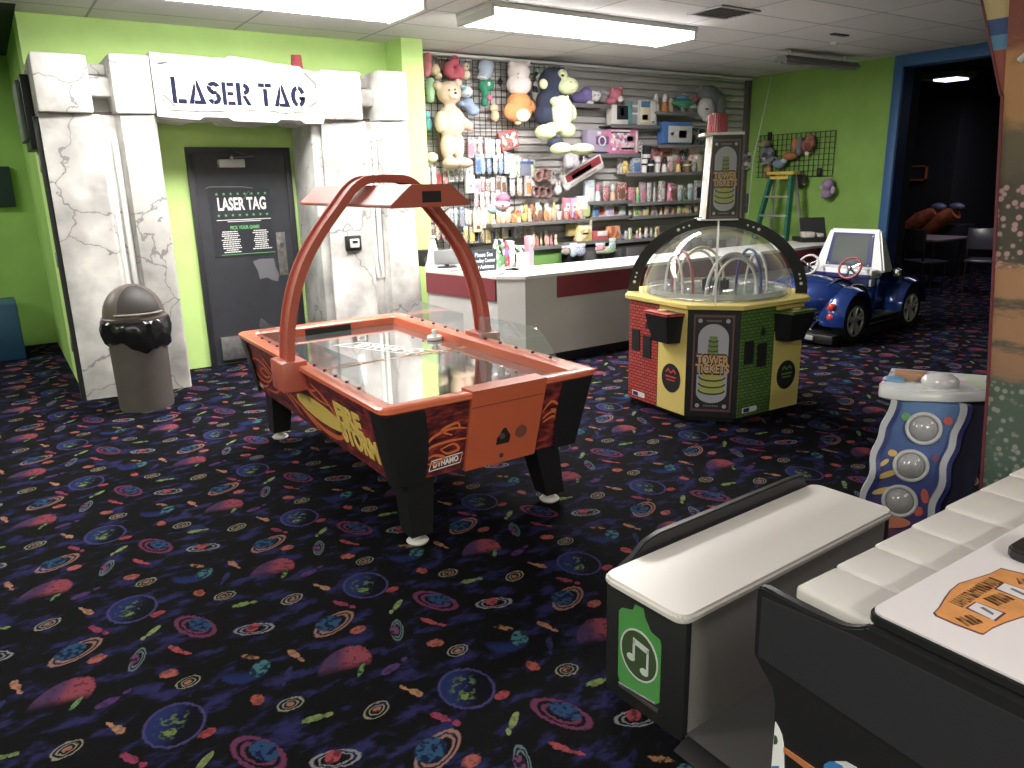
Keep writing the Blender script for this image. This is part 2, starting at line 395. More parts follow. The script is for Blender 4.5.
def stone_material(seed, tone=(214, 211, 206)):
    """scenic painted stone: soft grey clouds and drawn cracks"""
    m, t, b = base('painted stone'); N = t.nodes; L = t.links
    tc = N.new('ShaderNodeTexCoord'); mp = N.new('ShaderNodeMapping'); mp.inputs['Location'].default_value = (seed, seed*.7, 0)
    L.new(tc.outputs['Object'], mp.inputs[0])
    n = N.new('ShaderNodeTexNoise'); n.inputs['Scale'].default_value = 3.0; n.inputs['Detail'].default_value = 4; L.new(mp.outputs[0], n.inputs[0])
    r = N.new('ShaderNodeValToRGB'); r.color_ramp.elements[0].position = .3; r.color_ramp.elements[1].position = .62
    r.color_ramp.elements[0].color = col([q*.66 for q in tone]); r.color_ramp.elements[1].color = col([min(255, q*1.04) for q in tone]); L.new(n.outputs['Fac'], r.inputs[0])
    wn = N.new('ShaderNodeTexNoise'); wn.inputs['Scale'].default_value = 5; wn.inputs['Detail'].default_value = 4; L.new(mp.outputs[0], wn.inputs[0])
    ad = N.new('ShaderNodeVectorMath'); ad.operation = 'MULTIPLY_ADD'; ad.inputs[1].default_value = (.30, .30, .30); L.new(wn.outputs['Color'], ad.inputs[0]); L.new(mp.outputs[0], ad.inputs[2])
    v = N.new('ShaderNodeTexVoronoi'); v.feature = 'DISTANCE_TO_EDGE'; v.inputs['Scale'].default_value = 1.15; L.new(ad.outputs[0], v.inputs['Vector'])
    def rmp(a, b_, lo, hi):
        q = N.new('ShaderNodeMapRange'); q.inputs['From Min'].default_value = a; q.inputs['From Max'].default_value = b_; q.inputs['To Min'].default_value = lo; q.inputs['To Max'].default_value = hi
        L.new(v.outputs['Distance'], q.inputs['Value']); return q.outputs[0]
    def mixc(f, a, rgb):
        q = N.new('ShaderNodeMix'); q.data_type = 'RGBA'; L.new(f, q.inputs['Factor']); L.new(a, q.inputs[6]); q.inputs[7].default_value = col(rgb); return q.outputs[2]
    c = mixc(rmp(.0, .16, .60, 0), r.outputs[0], (168, 164, 160)); c = mixc(rmp(.003, .0085, .85, 0), c, (112, 110, 110))
    L.new(c, b.inputs['Base Color']); b.inputs['Roughness'].default_value = .7
    return m

M_carpet = carpet_material(); M_ceil = ceiling_material()
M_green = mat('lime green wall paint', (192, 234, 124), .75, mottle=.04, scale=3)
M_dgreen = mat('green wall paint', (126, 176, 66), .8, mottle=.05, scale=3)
M_black = mat('black paint', (22, 22, 24), .5)
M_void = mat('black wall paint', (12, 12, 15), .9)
M_white = mat('white laminate', (224, 221, 217), .35)
M_blackpl = mat('black plastic', (20, 20, 22), .4)
M_chrome = mat('chrome', (210, 210, 212), .15, metal=1)
M_steel = mat('brushed steel', (150, 150, 152), .4, metal=.9)
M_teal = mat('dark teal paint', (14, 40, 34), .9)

# ================================================================= room shell
CZ = 3.13
o = MB().box(-6, 17.5, -5, 11, -.12, 0).build('floor', M_carpet); structure(o)
mb = MB(); mb.box(-6, 9.8, -5, 7.5, CZ, CZ+.12); mb.box(.46, 9.8, 7.5, 8.3, CZ, CZ+.12); mb.build('ceiling', M_ceil)['kind'] = 'structure'
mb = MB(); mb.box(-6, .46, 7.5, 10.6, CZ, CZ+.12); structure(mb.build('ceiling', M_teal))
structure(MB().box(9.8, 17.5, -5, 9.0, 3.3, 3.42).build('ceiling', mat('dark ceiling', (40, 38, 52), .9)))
structure(MB().box(.46, 3.72, 7.80, 8.30, 0, CZ).build('wall_back', M_green))
structure(MB().box(3.72, 3.96, 7.43, 8.30, 0, CZ).build('wall_column', M_green))
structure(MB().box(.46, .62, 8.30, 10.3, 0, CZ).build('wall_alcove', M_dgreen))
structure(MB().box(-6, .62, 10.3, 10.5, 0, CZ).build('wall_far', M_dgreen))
# wall behind the viewer and to the left, out of frame
structure(MB().box(-6.2, -6, -5, 10.5, 0, CZ).build('wall_left', M_dgreen))
structure(MB().box(-6, 17.5, -5.2, -5, 0, 3.42).build('wall_front', M_dgreen))
# slat wall
prof = []; z = 0.0
while z < CZ-.01:
    prof += [(8.10, z), (8.10, min(CZ, z+.060)), (8.145, min(CZ, z+.060)), (8.145, min(CZ, z+.09))]; z += .09
prof += [(8.3, CZ), (8.3, 0)]
cl = []
for p in prof:
    if not cl or (Vector(p)-Vector(cl[-1])).length > 1e-4: cl.append(p)
structure(MB().prism(cl, 3.96, 9.8, 'x').build('wall_slats', mat('grey slat board', (196, 193, 192), .6)))
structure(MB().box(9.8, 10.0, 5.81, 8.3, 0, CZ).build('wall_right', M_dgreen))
mb = MB(); mb.box(9.72, 9.8, 8.03, 8.10, 0, CZ); structure(mb.build('trim_1', mat('brown corner trim', (92, 84, 76), .7)))
# blue opening frame
M_blue = mat('blue paint', (38, 92, 158), .55); M_dblue = mat('dark blue paint', (28, 52, 120), .55)
structure(MB().box(9.77, 10.02, 5.69, 5.81, 0, CZ, .006).build('trim_2', M_blue))
structure(MB().box(9.77, 10.02, -4.9, 5.69, 2.99, CZ, .006).build('trim_3', M_blue))
structure(MB().box(9.79, 10.03, 5.682, 5.692, 0, 2.99).build('trim_4', M_dblue))
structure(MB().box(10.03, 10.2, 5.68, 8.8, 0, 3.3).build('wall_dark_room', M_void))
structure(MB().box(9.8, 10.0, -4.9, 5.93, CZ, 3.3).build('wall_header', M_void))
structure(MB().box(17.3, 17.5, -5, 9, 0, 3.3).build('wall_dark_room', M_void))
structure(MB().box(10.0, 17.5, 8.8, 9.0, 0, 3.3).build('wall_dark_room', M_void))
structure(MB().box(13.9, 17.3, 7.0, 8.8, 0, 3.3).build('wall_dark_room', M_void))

# ---- ceiling fixtures
M_tube = mat('lit fluorescent diffuser', (255, 252, 248), .4, emit=26.0); M_tube2 = mat('soft fluorescent diffuser', (255, 252, 248), .4, emit=5.0)
M_fix = mat('white fixture enamel', (226, 226, 226), .4)
def strip_light(x0, x1, y0, y1, lit, label):
    t = thing('ceiling_light', label, 'ceiling light', ((x0+x1)/2, (y0+y1)/2, CZ), group=None)
    mb = MB(); mb.box(x0-.02, x1+.02, y0-.01, y1+.01, CZ-.045, CZ, .004); mb.build('housing', M_fix if lit else mat('grey fixture enamel', (120, 120, 124), .5), t)
    n = 2 if y1-y0 > .3 else 1
    for k in range(n):
        yc = y0+(y1-y0)*(k+.5)/n; hw = (y1-y0)/n*.46
        mb = MB(); mb.prism([(yc-hw, CZ-.045), (yc-hw, CZ-.075), (yc-hw*.7, CZ-.105), (yc+hw*.7, CZ-.105), (yc+hw, CZ-.075), (yc+hw, CZ-.045)], x0, x1, 'x', smooth=False)
        mb.build('diffuser', (M_tube if y0 > 5 and x0 > 0 else M_tube2) if lit else mat('unlit diffuser', (104, 104, 110), .4), t)
    for xx in (x0, x1):
        MB().box(xx-.015, xx+.015, y0, y1, CZ-.11, CZ-.04, .004).build('end_cap', M_fix, t)
    return t
strip_light(.65, 3.09, 5.72, 6.38, True, 'lit double fluorescent light on the ceiling above the stone doorway')
strip_light(3.68, 6.03, 5.66, 6.22, True, 'lit double fluorescent light on the ceiling in front of the prize wall')
def area(x, y, z, sx, sy, pw, rgb=(255, 246, 238)):
    l = bpy.data.lights.new('area_lamp', 'AREA'); l.shape = 'RECTANGLE'; l.size = sx; l.size_y = sy; l.energy = pw; l.color = col(rgb)[:3]
    ob = bpy.data.objects.new('area_lamp', l); C.objects.link(ob); ob.location = (x, y, z); return ob
area(1.87, 6.05, CZ-.12, 2.4, .5, 45); area(4.9, 5.9, CZ-.12, 2.4, .5, 170)
strip_light(-3.2, -.9, 8.6, 9.2, True, 'added fluorescent fill light on the ceiling of the alcove left of the doorway')  # unseen light added with its lamp below to brighten the alcove
area(-2.0, 8.9, CZ-.12, 2.2, .5, 80)
# fixtures behind and beside the viewer (out of frame), the last ones added as fill
strip_light(-2.2, .2, .3, .9, True, 'lit fluorescent light on the ceiling near the near left end of the room')
area(-1.0, .6, CZ-.12, 2.4, .5, 60)
strip_light(2.6, 5.0, -1.2, -.6, True, 'lit fluorescent light on the ceiling over the piano game')
area(3.8, -.9, CZ-.12, 2.4, .5, 24)
strip_light(-1.2, 1.2, -3.8, -3.2, True, 'added fluorescent fill light on the ceiling far behind the viewer')  # added with its lamp as frontal fill for upright faces
area(0, -3.5, CZ-.12, 2.4, .5, 360)
strip_light(-4.6, -2.2, 3.6, 4.2, True, 'added fluorescent fill light on the ceiling at the left side of the room')  # unseen, added with its lamp as fill from the left
area(-3.4, 3.9, CZ-.12, 2.4, .5, 170)
# unlit hanging strip
t = thing('hanging_light', 'unlit grey strip light hanging under the ceiling near the green corner', 'ceiling light', (8.7, 6.1, 2.98))
MB().prism([(6.02, 3.0), (6.07, 3.06), (6.17, 3.06), (6.22, 3.0)], 7.95, 9.4, 'x').build('housing', mat('grey fixture enamel', (120, 120, 124), .5), t)
for yy in (6.08, 6.16): MB().tube([(7.97, yy, 2.99), (9.38, yy, 2.99)], .016).build('tube', mat('unlit tube', (150, 150, 156), .3), t)
for xx in (8.1, 9.2): MB().tube([(xx, 6.12, 3.06), (xx, 6.12, CZ)], .012).build('hanger', M_white, t)
tag(center(MB().tube([(8.1, 5.55, CZ-.03), (8.1, 5.55, CZ)], [.03, .04]).build('sprinkler', M_white)), 'small white sprinkler head on the ceiling beside the unlit strip light', 'sprinkler')
tag(center(MB().box(7.6, 7.85, 5.2, 5.26, CZ-.012, CZ).build('ceiling_slot', M_black)), 'short dark slot in the ceiling above the ticket tower', 'vent')
t = thing('ceiling_vent', 'square dark louvred vent in the ceiling', 'vent', (5.72, 5.1, CZ))
mb = MB(); X0, X1, Y0, Y1 = 5.50, 5.95, 4.88, 5.22
for a in ((X0-.03, X0, Y0-.03, Y1+.03), (X1, X1+.03, Y0-.03, Y1+.03), (X0, X1, Y0-.03, Y0), (X0, X1, Y1, Y1+.03)): mb.box(*a, CZ-.014, CZ)
mb.build('frame', mat('vent frame', (170, 168, 170), .5), t); MB().box(X0, X1, Y0, Y1, CZ-.003, CZ).build('backing', M_black, t)
mb = MB()
for k in range(7): mb.box(X0, X1, Y0+.02+k*.048, Y0+.038+k*.048, CZ-.012, CZ-.003)
mb.build('louvres', mat('vent louvre', (86, 84, 84), .5), t)
# ================================================================= laser tag doorway
M_ink = mat('navy stencil ink', (0, 0, 8), .8); M_ink.node_tree.nodes['Principled BSDF'].inputs['Base Color'].default_value = (.012, .014, .035, 1); M_ink.node_tree.nodes['Principled BSDF'].inputs['Specular IOR Level'].default_value = .1
def pillar(x0, x1, seed, label, reader):
    w = x1-x0; t = thing('stone_pillar', label, 'pillar', ((x0+x1)/2, 7.45, 0))
    st = stone_material(seed); YB = 7.80
    lb = x0+w*.50; rb = x0+w*.68
    # lower slab: flat left part, recessed channel, right part standing proud
    prof = [(x0, YB), (x0, 7.17), (lb-.02, 7.13), (lb, 7.15), (lb+.03, 7.20), (rb-.03, 7.20), (rb, 7.10), (x1-.02, 7.08), (x1, 7.11), (x1, YB)]
    n_ = len(prof); fl = lambda p: (p[0]+(.075 if reader and p[0] > x1-.05 else 0), p[1]); vs_ = [(fl(p)[0], p[1], 0.0) for p in prof]+[(p[0], p[1], 2.30) for p in prof]
    mb = MB(); mb._add(vs_, [list(range(n_)), [n_+k for k in range(n_)]]+[(k, (k+1) % n_, n_+(k+1) % n_, n_+k) for k in range(n_)], 0); mb.build('lower_slab', st, t)
    mb = MB(); mb.box(x0, x0+w*.46, 7.09, YB, 2.305, 2.735, .02); mb.box(x0+w*.64, x1, 7.06, YB, 2.305, 2.755, .02)
    mb.build('cap_block', st, t)
    mb = MB(); mb.box(x0+w*.44, x0+w*.66, 7.32, YB, 2.62, 2.70, .01); mb.box(x0+w*.44, x0+w*.66, 7.20, YB, 2.44, 2.60, .03); mb.box(x0+w*.44, x0+w*.66, 7.40, YB, 2.305, 2.44)
    mb.build('recess_bars', st, t)
    MB().box(x0+w*.46, x0+w*.64, 7.30, 7.41, 2.306, 2.335).build('recess_gap', mat('dark recess brown', (70, 62, 56), .8), t)  # dark bar at the foot of the recess
    for dx in (.535, .615):
        xx = x0+w*dx
        mb = MB(); mb.tube([(xx, 7.185, 2.14), (xx, 7.185, 2.10), (xx, 7.185, .98), (xx+.02, 7.19, .80)], [.012, .024, .024, .016]); mb.build('light_tube', mat('white plastic tube', (236, 236, 232), .35), t)
    # metal corner post with hinges on the outer side
    return t
p1 = pillar(.46, 1.29, 1.3, 'grey cracked stone pillar behind the brown trash bin, left of the black door', False)
p2 = pillar(2.72, 3.58, 7.7, 'grey cracked stone pillar right of the black door, with a card reader', True)
mb = MB(); mb.box(.425, .46, 7.2, 7.28, 0, 2.28)
mb.build('edge_strip', M_black, p1)
for z in (1.86, 1.12, .42): MB().box(.415, .425, 7.205, 7.25, z, z+.12, .003).build('hinge', M_steel, p1)
MB().box(2.63, 2.72, 7.2, 7.78, 0, 2.27, .01).build('side_post', stone_material(3.1, (190, 190, 186)), p2)
MB().box(2.622, 2.70, 7.18, 7.20, 1.34, 1.43, .004).build('latch_plate', M_steel, p2)
t = thing('card_reader', 'black card reader with a white screen fixed to the right stone pillar', 'card reader', (2.94, 7.16, 1.10))
MB().box(2.86, 3.02, 7.12, 7.165, 1.09, 1.235, .01).build('housing', M_black, t)
MB().box(2.895, 2.99, 7.10, 7.125, 1.12, 1.205, .008).build('face', M_white, t)
MB().box(2.915, 2.97, 7.096, 7.101, 1.165, 1.19).build('display', M_black, t)
t = thing('notice', 'white paper notice taped above the card reader', 'notice', (3.0, 7.16, 1.36))
MB().box(2.90, 3.06, 7.145, 7.15, 1.36, 1.66).build('sheet', mat('paper', (236, 235, 232), .7), t)

# sign box over the door
t = thing('sign', 'white stone-look box sign reading LASER TAG above the black door', 'sign', (2.0, 7.45, 2.27))
poly = [(1.295, 2.29), (1.62, 2.27), (1.66, 2.295), (1.86, 2.295), (1.90, 2.268), (2.27, 2.262), (2.31, 2.29), (2.49, 2.288), (2.53, 2.262), (2.70, 2.262), (2.715, 2.30), (2.705, 2.70), (2.55, 2.72), (2.52, 2.74), (2.25, 2.755), (2.22, 2.765), (1.92, 2.79), (1.88, 2.765), (1.45, 2.775), (1.295, 2.78)]
MB().prism(poly, 7.06, 7.70, 'y').build('sign_box', stone_material(12.4, (232, 230, 226)), t)
face = [(1.40, 2.34), (1.36, 2.42), (1.40, 2.70), (1.80, 2.70), (1.84, 2.685), (2.25, 2.68), (2.29, 2.695), (2.50, 2.69), (2.62, 2.60), (2.64, 2.46), (2.56, 2.36), (2.30, 2.345), (2.26, 2.36), (1.88, 2.36), (1.84, 2.345)]
MB().prism(face, 7.045, 7.062, 'y', bev=.004).build('face_panel', mat('white sign face', (246, 245, 242), .45), t)
for (a, b) in (((1.345, 2.70), (1.42, 2.71)), ((1.36, 2.46), (1.44, 2.37)), ((2.56, 2.69), (2.655, 2.60)), ((2.655, 2.60), (2.655, 2.56)), ((2.57, 2.40), (2.655, 2.46))):
    MB().tube([(a[0], 7.043, a[1]), (b[0], 7.043, b[1])], .008).build('trim_line', mat('grey painted line', (128, 124, 122), .6), t)
# stencil letters: L A S E R  T A G drawn as cut shapes
def stencil(mb, ch, x, z, w, h, M):
    s = w*.30
    def R(x0, x1, z0, z1): flat(mb, M, [(x+x0*w, z+z0*h), (x+x1*w, z+z0*h), (x+x1*w, z+z1*h), (x+x0*w, z+z1*h)], .006)
    def Pg(p): flat(mb, M, [(x+a*w, z+b*h) for a, b in p], .006)
    def arc(cx, cz, rx, rz, a0, a1, th):
        n = 10; o_ = []; i_ = []
        for k in range(n+1):
            a = math.radians(a0+(a1-a0)*k/n); o_.append((cx+rx*math.cos(a), cz+rz*math.sin(a))); i_.append((cx+(rx-th*1.0)*math.cos(a), cz+(rz-th*.62)*math.sin(a)))
        for k in range(n): Pg([o_[k], o_[k+1], i_[k+1], i_[k]])
    if ch == 'L': R(0, .3, 0, 1); R(.38, .95, 0, .17)
    elif ch == 'A':
        Pg([(0, 0), (.27, 0), (.46, .62), (.43, 1)][0:4]); Pg([(.50, 1), (.60, 1), (1.02, 0), (.74, 0), (.50, .72)]); Pg([(.32, .16), (.70, .16), (.76, 0), (.34, 0)])
    elif ch == 'S':
        arc(.5, .73, .47, .27, 20, 150, .30); arc(.5, .73, .47, .27, 160, 262, .30); arc(.5, .28, .47, .28, -100, 60, .30); arc(.5, .28, .47, .28, 195, 255, .30); R(.3, .72, .44, .60)
    elif ch == 'E': R(0, .3, 0, 1); R(.38, .92, .83, 1); R(.38, .84, .42, .58); R(.38, .95, 0, .17)
    elif ch == 'R': R(0, .3, 0, 1); arc(.45, .73, .47, .27, -80, 80, .30); Pg([(.42, .44), (.62, .44), (1.0, 0), (.70, 0), (.42, .36)])
    elif ch == 'T': R(0, .44, .83, 1); R(.50, .96, .83, 1); R(.33, .63, 0, .76)
    elif ch == 'G': arc(.52, .5, .5, .5, 100, 258, .30); arc(.52, .5, .5, .5, 20, 84, .30); arc(.52, .5, .5, .5, -76, -10, .30); R(.58, 1.0, .34, .50)
Ms = frame((0, 7.045, 0), (1, 0, 0), (0, 0, 1))
x = 1.425
for ch, w, h in (('L', .125, .205), ('A', .150, .182), ('S', .125, .182), ('E', .118, .182), ('R', .135, .182), (' ', .055, 0), ('T', .128, .188), ('A', .152, .182), ('G', .142, .182)):
    if ch != ' ':
        mb = MB(); stencil(mb, ch, x, 2.395, w*.92, h, Ms); mb.build('letter', M_ink, t)
    x += w+ .0
t = thing('beacon', 'small red ribbed beacon on top of the LASER TAG sign', 'beacon', (2.62, 7.4, 2.745))
MB().lathe([(.066, 2.722), (.066, 2.74), (.062, 2.745)], 2.62, 7.4).build('base', mat('grey plastic', (150, 150, 150), .5), t)
mb = MB()
pr = [(.062, 2.745)]
for k in range(6): pr += [(.060-.002*k, 2.75+.022*k), (.055-.002*k, 2.761+.022*k)]
mb.lathe(pr+[(.046, 2.885), (.0, 2.89)], 2.62, 7.4, seg=20).build('lens', mat('red beacon plastic', (172, 58, 66), .35), t)
# green recessed wall over the door under the sign box is the wall itself

# ---- door
M_door = mat('black door paint', (46, 48, 56), .45, mottle=.12, scale=6)
t = bpy.data.objects.new('door_1', None); C.objects.link(t); t.location = (2.11, 7.8, 0); structure(t)
mb = MB(); mb.box(1.62, 1.675, 7.765, 7.80, 0, 2.03, .004); mb.box(2.545, 2.60, 7.765, 7.80, 0, 2.03, .004); mb.box(1.62, 2.60, 7.765, 7.80, 2.03, 2.085, .004)
mb.build('door_frame', mat('black door frame paint', (34, 34, 40), .45), t)
leaf = MB().box(1.675, 2.545, 7.78, 7.80, .012, 2.03).build('door_leaf', M_door, t)
mb = MB(); mb.box(1.73, 2.03, 7.74, 7.78, .05, .28, .002); mb.build('kick_plate', mat('scuffed steel', (132, 132, 134), .45, metal=.6, mottle=.15, scale=20), t)
mb = MB(); mb.box(1.90, 2.14, 7.72, 7.78, 1.90, 1.975, .006); mb.build('door_closer', mat('silver closer', (196, 196, 198), .35, metal=.3), t)
mb = MB(); mb.tube([(2.02, 7.71, 1.985), (2.22, 7.66, 2.0), (2.06, 7.70, 2.035)], .009); mb.tube([(2.0, 7.71, 1.975), (2.02, 7.71, 2.0)], .02); mb.build('closer_arm', M_steel, t)
mb = MB(); mb.box(2.385, 2.475, 7.772, 7.78, .84, 1.27, .002); mb.tube([(2.43, 7.772, 1.16), (2.43, 7.74, 1.16)], .014); mb.build('push_plate', mat('worn steel plate', (122, 118, 114), .5, metal=.5, mottle=.2, scale=25), t)
# bare patch of torn-off tape on the door
Md = frame((0, 7.779, 0), (1, 0, 0), (0, 0, 1))
mb = MB(); flat(mb, Md, [(2.13, 1.0), (2.20, 1.02), (2.34, 1.015), (2.35, .93), (2.38, .85), (2.36, .78), (2.30, .80), (2.26, .83), (2.18, .82), (2.17, .90)], .0012)
mb.build('tape_residue', mat('tape residue', (104, 104, 110), .6), t)
# poster
t = thing('poster', 'black LASER TAG poster with green stars and two lists, taped to the black door', 'poster', (2.07, 7.77, 1.04))
MB().box(1.78, 2.36, 7.775, 7.779, 1.06, 1.70).build('sheet', mat('black poster paper', (42, 44, 52), .3), t)
Mp = frame((0, 7.7748, 0), (1, 0, 0), (0, 0, 1)); W = mat('white print', (238, 238, 236), .6); G = mat('green print', (88, 186, 96), .6)
mb = MB(); mb.text('LASER TAG', .13, Mp @ Matrix.Translation((2.085, 1.555, 0)) @ Matrix.Diagonal((1, 1.25, 1, 1)), .0006, .004, width=.46); mb.build('title', W, t)
for zz in (1.655, 1.455):
    for k in range(8):
        mb = MB(); cx = 1.855+k*.066; flat(mb, Mp, [(cx+.016*(1 if j % 2 == 0 else .42)*math.sin(2*PI*j/10), zz+.016*(1 if j % 2 == 0 else .42)*math.cos(2*PI*j/10)) for j in range(10)], .0008); mb.build('star', G, t)
mb = MB(); mb.text('PICK YOUR GAME!', .045, Mp @ Matrix.Translation((2.09, 1.335, 0)), .0006, .0015, width=.28); rect(mb, Mp, 1.84, 2.36, 1.078, 1.083, .0008); mb.build('subtitle', G, t)
mb = MB(); rect(mb, Mp, 1.83, 2.35, 1.408, 1.414, .0008); rect(mb, Mp, 1.93, 2.25, 1.392, 1.398, .0008)
for cx, n in ((1.945, 11), (2.235, 10)):
    for k in range(n):
        w = .055+.05*rnd.random(); zz = 1.30-k*.0195; xx = cx+rnd.uniform(-.006, .006)
        # list entries: rows of little letters too small to read
        q = xx-w
        while q < xx+w:
            l_ = rnd.uniform(.012, .03); rect(mb, Mp, q, min(q+l_, xx+w), zz-.005, zz+.004, .0008); q += l_+.004
mb.build('list_text', W, t)
mb = MB(); ribbon(mb, Mp, [(1.76, 1.71), (1.80, 1.725), (2.1, 1.72), (2.2, 1.705)], .008, .0012); ribbon(mb, Mp, [(2.10, 1.60), (2.16, 1.68), (2.17, 1.64)], .006, .0012); mb.build('clear_tape', mat('clear tape', (120, 122, 128), .15), t)

# ================================================================= trash bin
M_bin = mat('taupe bin plastic', (92, 84, 78), .55, mottle=.06, scale=5); M_binlid = mat('brown bin lid plastic', (84, 74, 68), .4)
BX, BY = .85, 6.66
t = thing('trash_bin', 'round brown-grey trash bin with a domed flap lid, in front of the left stone pillar', 'trash bin', (BX, BY, 0))
pr = [(.0, .0), (.200, .0), (.204, .02), (.214, .60), (.232, .66), (.232, .71), (.0, .71)]
MB().lathe(pr, BX, BY, 36).build('barrel', M_bin, t)
lid = MB(); pl = [(.228, .72), (.238, .725), (.240, .745), (.228, .755)]
for k in range(1, 10): a = k/9*PI/2; pl.append((.224*math.cos(a)+.001, .755+.245*math.sin(a)))
lid.lathe(pl, BX, BY, 36, cap=False); L_ = lid.build('lid', M_binlid, t)
# swing flap: a shallow shell facing the viewer
ca = math.atan2(-BY+0.35, -BX+.25)
mb = MB(); n1, n2 = 14, 8; vs = []; fs = []
for i in range(n2+1):
    e = math.radians(10+i*58/n2); half = math.radians(42)*math.sqrt(max(0.02, 1-(max(0, i-3)/(n2-3+.6))**2))
    for j in range(n1+1):
        a = ca+.18+half*(2*j/n1-1); r = .236*math.cos(e); vs.append((BX+r*math.cos(a), BY+r*math.sin(a), .757+.256*math.sin(e)))
for i in range(n2):
    for j in range(n1): q = i*(n1+1)+j; fs.append((q, q+1, q+n1+2, q+n1+1))
mb._add(vs, fs, 0, True); mb.build('swing_flap', mat('dark brown flap', (34, 28, 26), .55), L_)
mb = MB(); pts = []
for j in range(15): a = ca+.15+math.radians(46)*(2*j/14-1); pts.append((BX+.240*math.cos(a), BY+.240*math.sin(a), .785))
mb.tube(pts, .009).build('flap_lip', mat('worn flap edge', (128, 116, 104), .5), L_)
# black bag folded over the rim
n1 = 72; rows = [(.232, .735), (.250, .715), (.258, .66), (.254, .60), (.243, .545), (.224, .525)]
vs = []; fs = []
for i, (r, z) in enumerate(rows):
    for j in range(n1):
        a = 2*PI*j/n1; wv = .005*math.sin(a*9+i*1.3)+.004*math.sin(a*17-i)+.005*math.sin(a*5+i*2.2)
        drop = (.035*math.sin(a*2+.7)+.02*math.sin(a*5)) * (i/5)
        vs.append((BX+(r+wv*(1 if i else .2))*math.cos(a), BY+(r+wv*(1 if i else .2))*math.sin(a), z+drop+.006*math.sin(a*13+i)*(i > 0)))
for i in range(len(rows)-1):
    for j in range(n1): j2 = (j+1) % n1; fs.append((i*n1+j, i*n1+j2, (i+1)*n1+j2, (i+1)*n1+j))
mb = MB(); mb._add(vs, fs, 0, True); o = mb.build('bag', mat('black bin liner', (16, 16, 18), .18), t)
tag(o, 'black bin liner folded over the rim of the trash bin', 'bin bag') if False else None
o['label'] = 'shiny black liner folded over the rim'

# ================================================================= alcove, left edge
t = thing('wall_box', 'flat black wall-mounted screen on the green wall left of the left stone pillar', 'screen', (.40, 7.66, 2.05))
MB().box(.395, .46, 7.50, 8.15, 2.05, 2.62, .01).build('casing', M_black, t)
MB().box(.36, .395, 7.55, 8.10, 2.12, 2.58, .01).build('back_cover', mat('grey green plastic', (92, 108, 96), .6), t)
MB().box(.44, .46, 7.60, 7.70, 2.62, 2.66, .004).build('bracket', M_white, t)
tag(center(MB().box(-3, .30, 10.24, 10.3, 1.56, 1.99, .01).build('shadow_band', M_teal)), 'dark strip standing in for a shadow across the far green wall at the left edge', 'painted shadow')  # dark strip put on the wall in place of a band of shade
t = thing('game_base', 'blue cabinet with a pale printed front at the left edge of the photo', 'cabinet', (-.3, 9.6, 0))
MB().box(-1.0, .12, 9.45, 10.05, .0, .60, .02).build('cabinet', mat('deep blue laminate', (20, 66, 112), .4), t)
MB().box(-.95, -.12, 9.435, 9.452, .10, .50, .004).build('front_print', printed('pale blue print', [(220, 214, 190), (200, 196, 170), (60, 90, 140), (30, 40, 60)], 9), t)
mb = MB(); mb.tube(spline([(-.45, 9.8, .60), (-.28, 9.8, .9), (-.22, 9.8, 1.2), (-.30, 9.8, 1.5)], 6), [.05]+[.06]*17+[.04]); mb.build('dark_post', M_black, t)

# ================================================================= service counter
t = thing('service_counter', 'long white service counter with a dark red band and black toe kick', 'counter', (6.0, 6.0, 0))
M_red = mat('dark red laminate', (138, 44, 54), .45); M_wf = mat('white counter front', (206, 203, 200), .5, mottle=.02, scale=2)
XE = 9.15
def seg_poly(off, off2):   # plan outline strip between two offsets behind the front line
    F = lambda d: [(XE, 5.74+d), (4.005+d*.35, 5.74+d), (3.82+d*.8, 5.925+d*.5), (3.61+d, 6.90), (3.68+d, 7.04)]
    return F(off)+F(off2)[::-1]
def strip_prism(mb, off, off2, z0, z1, i0=0, i1=4):
    F = lambda d: [(XE, 5.74+d), (4.005+d*.35, 5.74+d), (3.82+d*.8, 5.925+d*.5), (3.61+d, 6.90), (3.68+d, 7.04)]
    a = F(off); b = F(off2)
    for i in range(i0, i1): mb.prism([a[i], a[i+1], b[i+1], b[i]], z0, z1, 'z')
mb = MB(); strip_prism(mb, 0, .03, .10, .845); mb.build('front_panel', M_wf, t)
mb = MB(); strip_prism(mb, .06, .10, 0, .10); mb.build('toe_kick', M_black, t)
mb = MB(); strip_prism(mb, -.02, .64, .845, .874); mb.build('worktop', mat('white worktop', (232, 229, 226), .3), t)
mb = MB(); mb.box(4.37, XE, 5.722, 5.742, .64, .84); o = mb.build('band', M_red, t)
mb = MB(); a = (3.815, 5.935); b = (3.61, 6.90); c_ = (3.68, 7.04)
for p, q in ((a, b), (b, c_)): mb.prism([p, q, (q[0]-.018, q[1]-.004), (p[0]-.018, p[1]-.004)], .64, .84, 'z')
mb.build('band', M_red, t)
MB().box(5.42, 5.424, 5.736, 5.742, .1, .64).build('panel_joint', mat('grey joint line', (120, 116, 114), .7), t)  # thin grey joint in the front panel
mb = MB()
for pts in ([(5.36, .1), (5.40, .17), (5.45, .15), (5.50, .23), (5.56, .26), (5.60, .18), (5.68, .20), (5.74, .11), (5.76, .1)],):
    mb.prism(pts, 5.735, 5.741, 'y')
mb.build('worn_patch', mat('bare chipboard', (176, 138, 96), .8), t)
mb = MB(); mb.box(XE-.03, XE, 5.74, 6.38, 0.0, .845); mb.build('end_panel', M_wf, t)
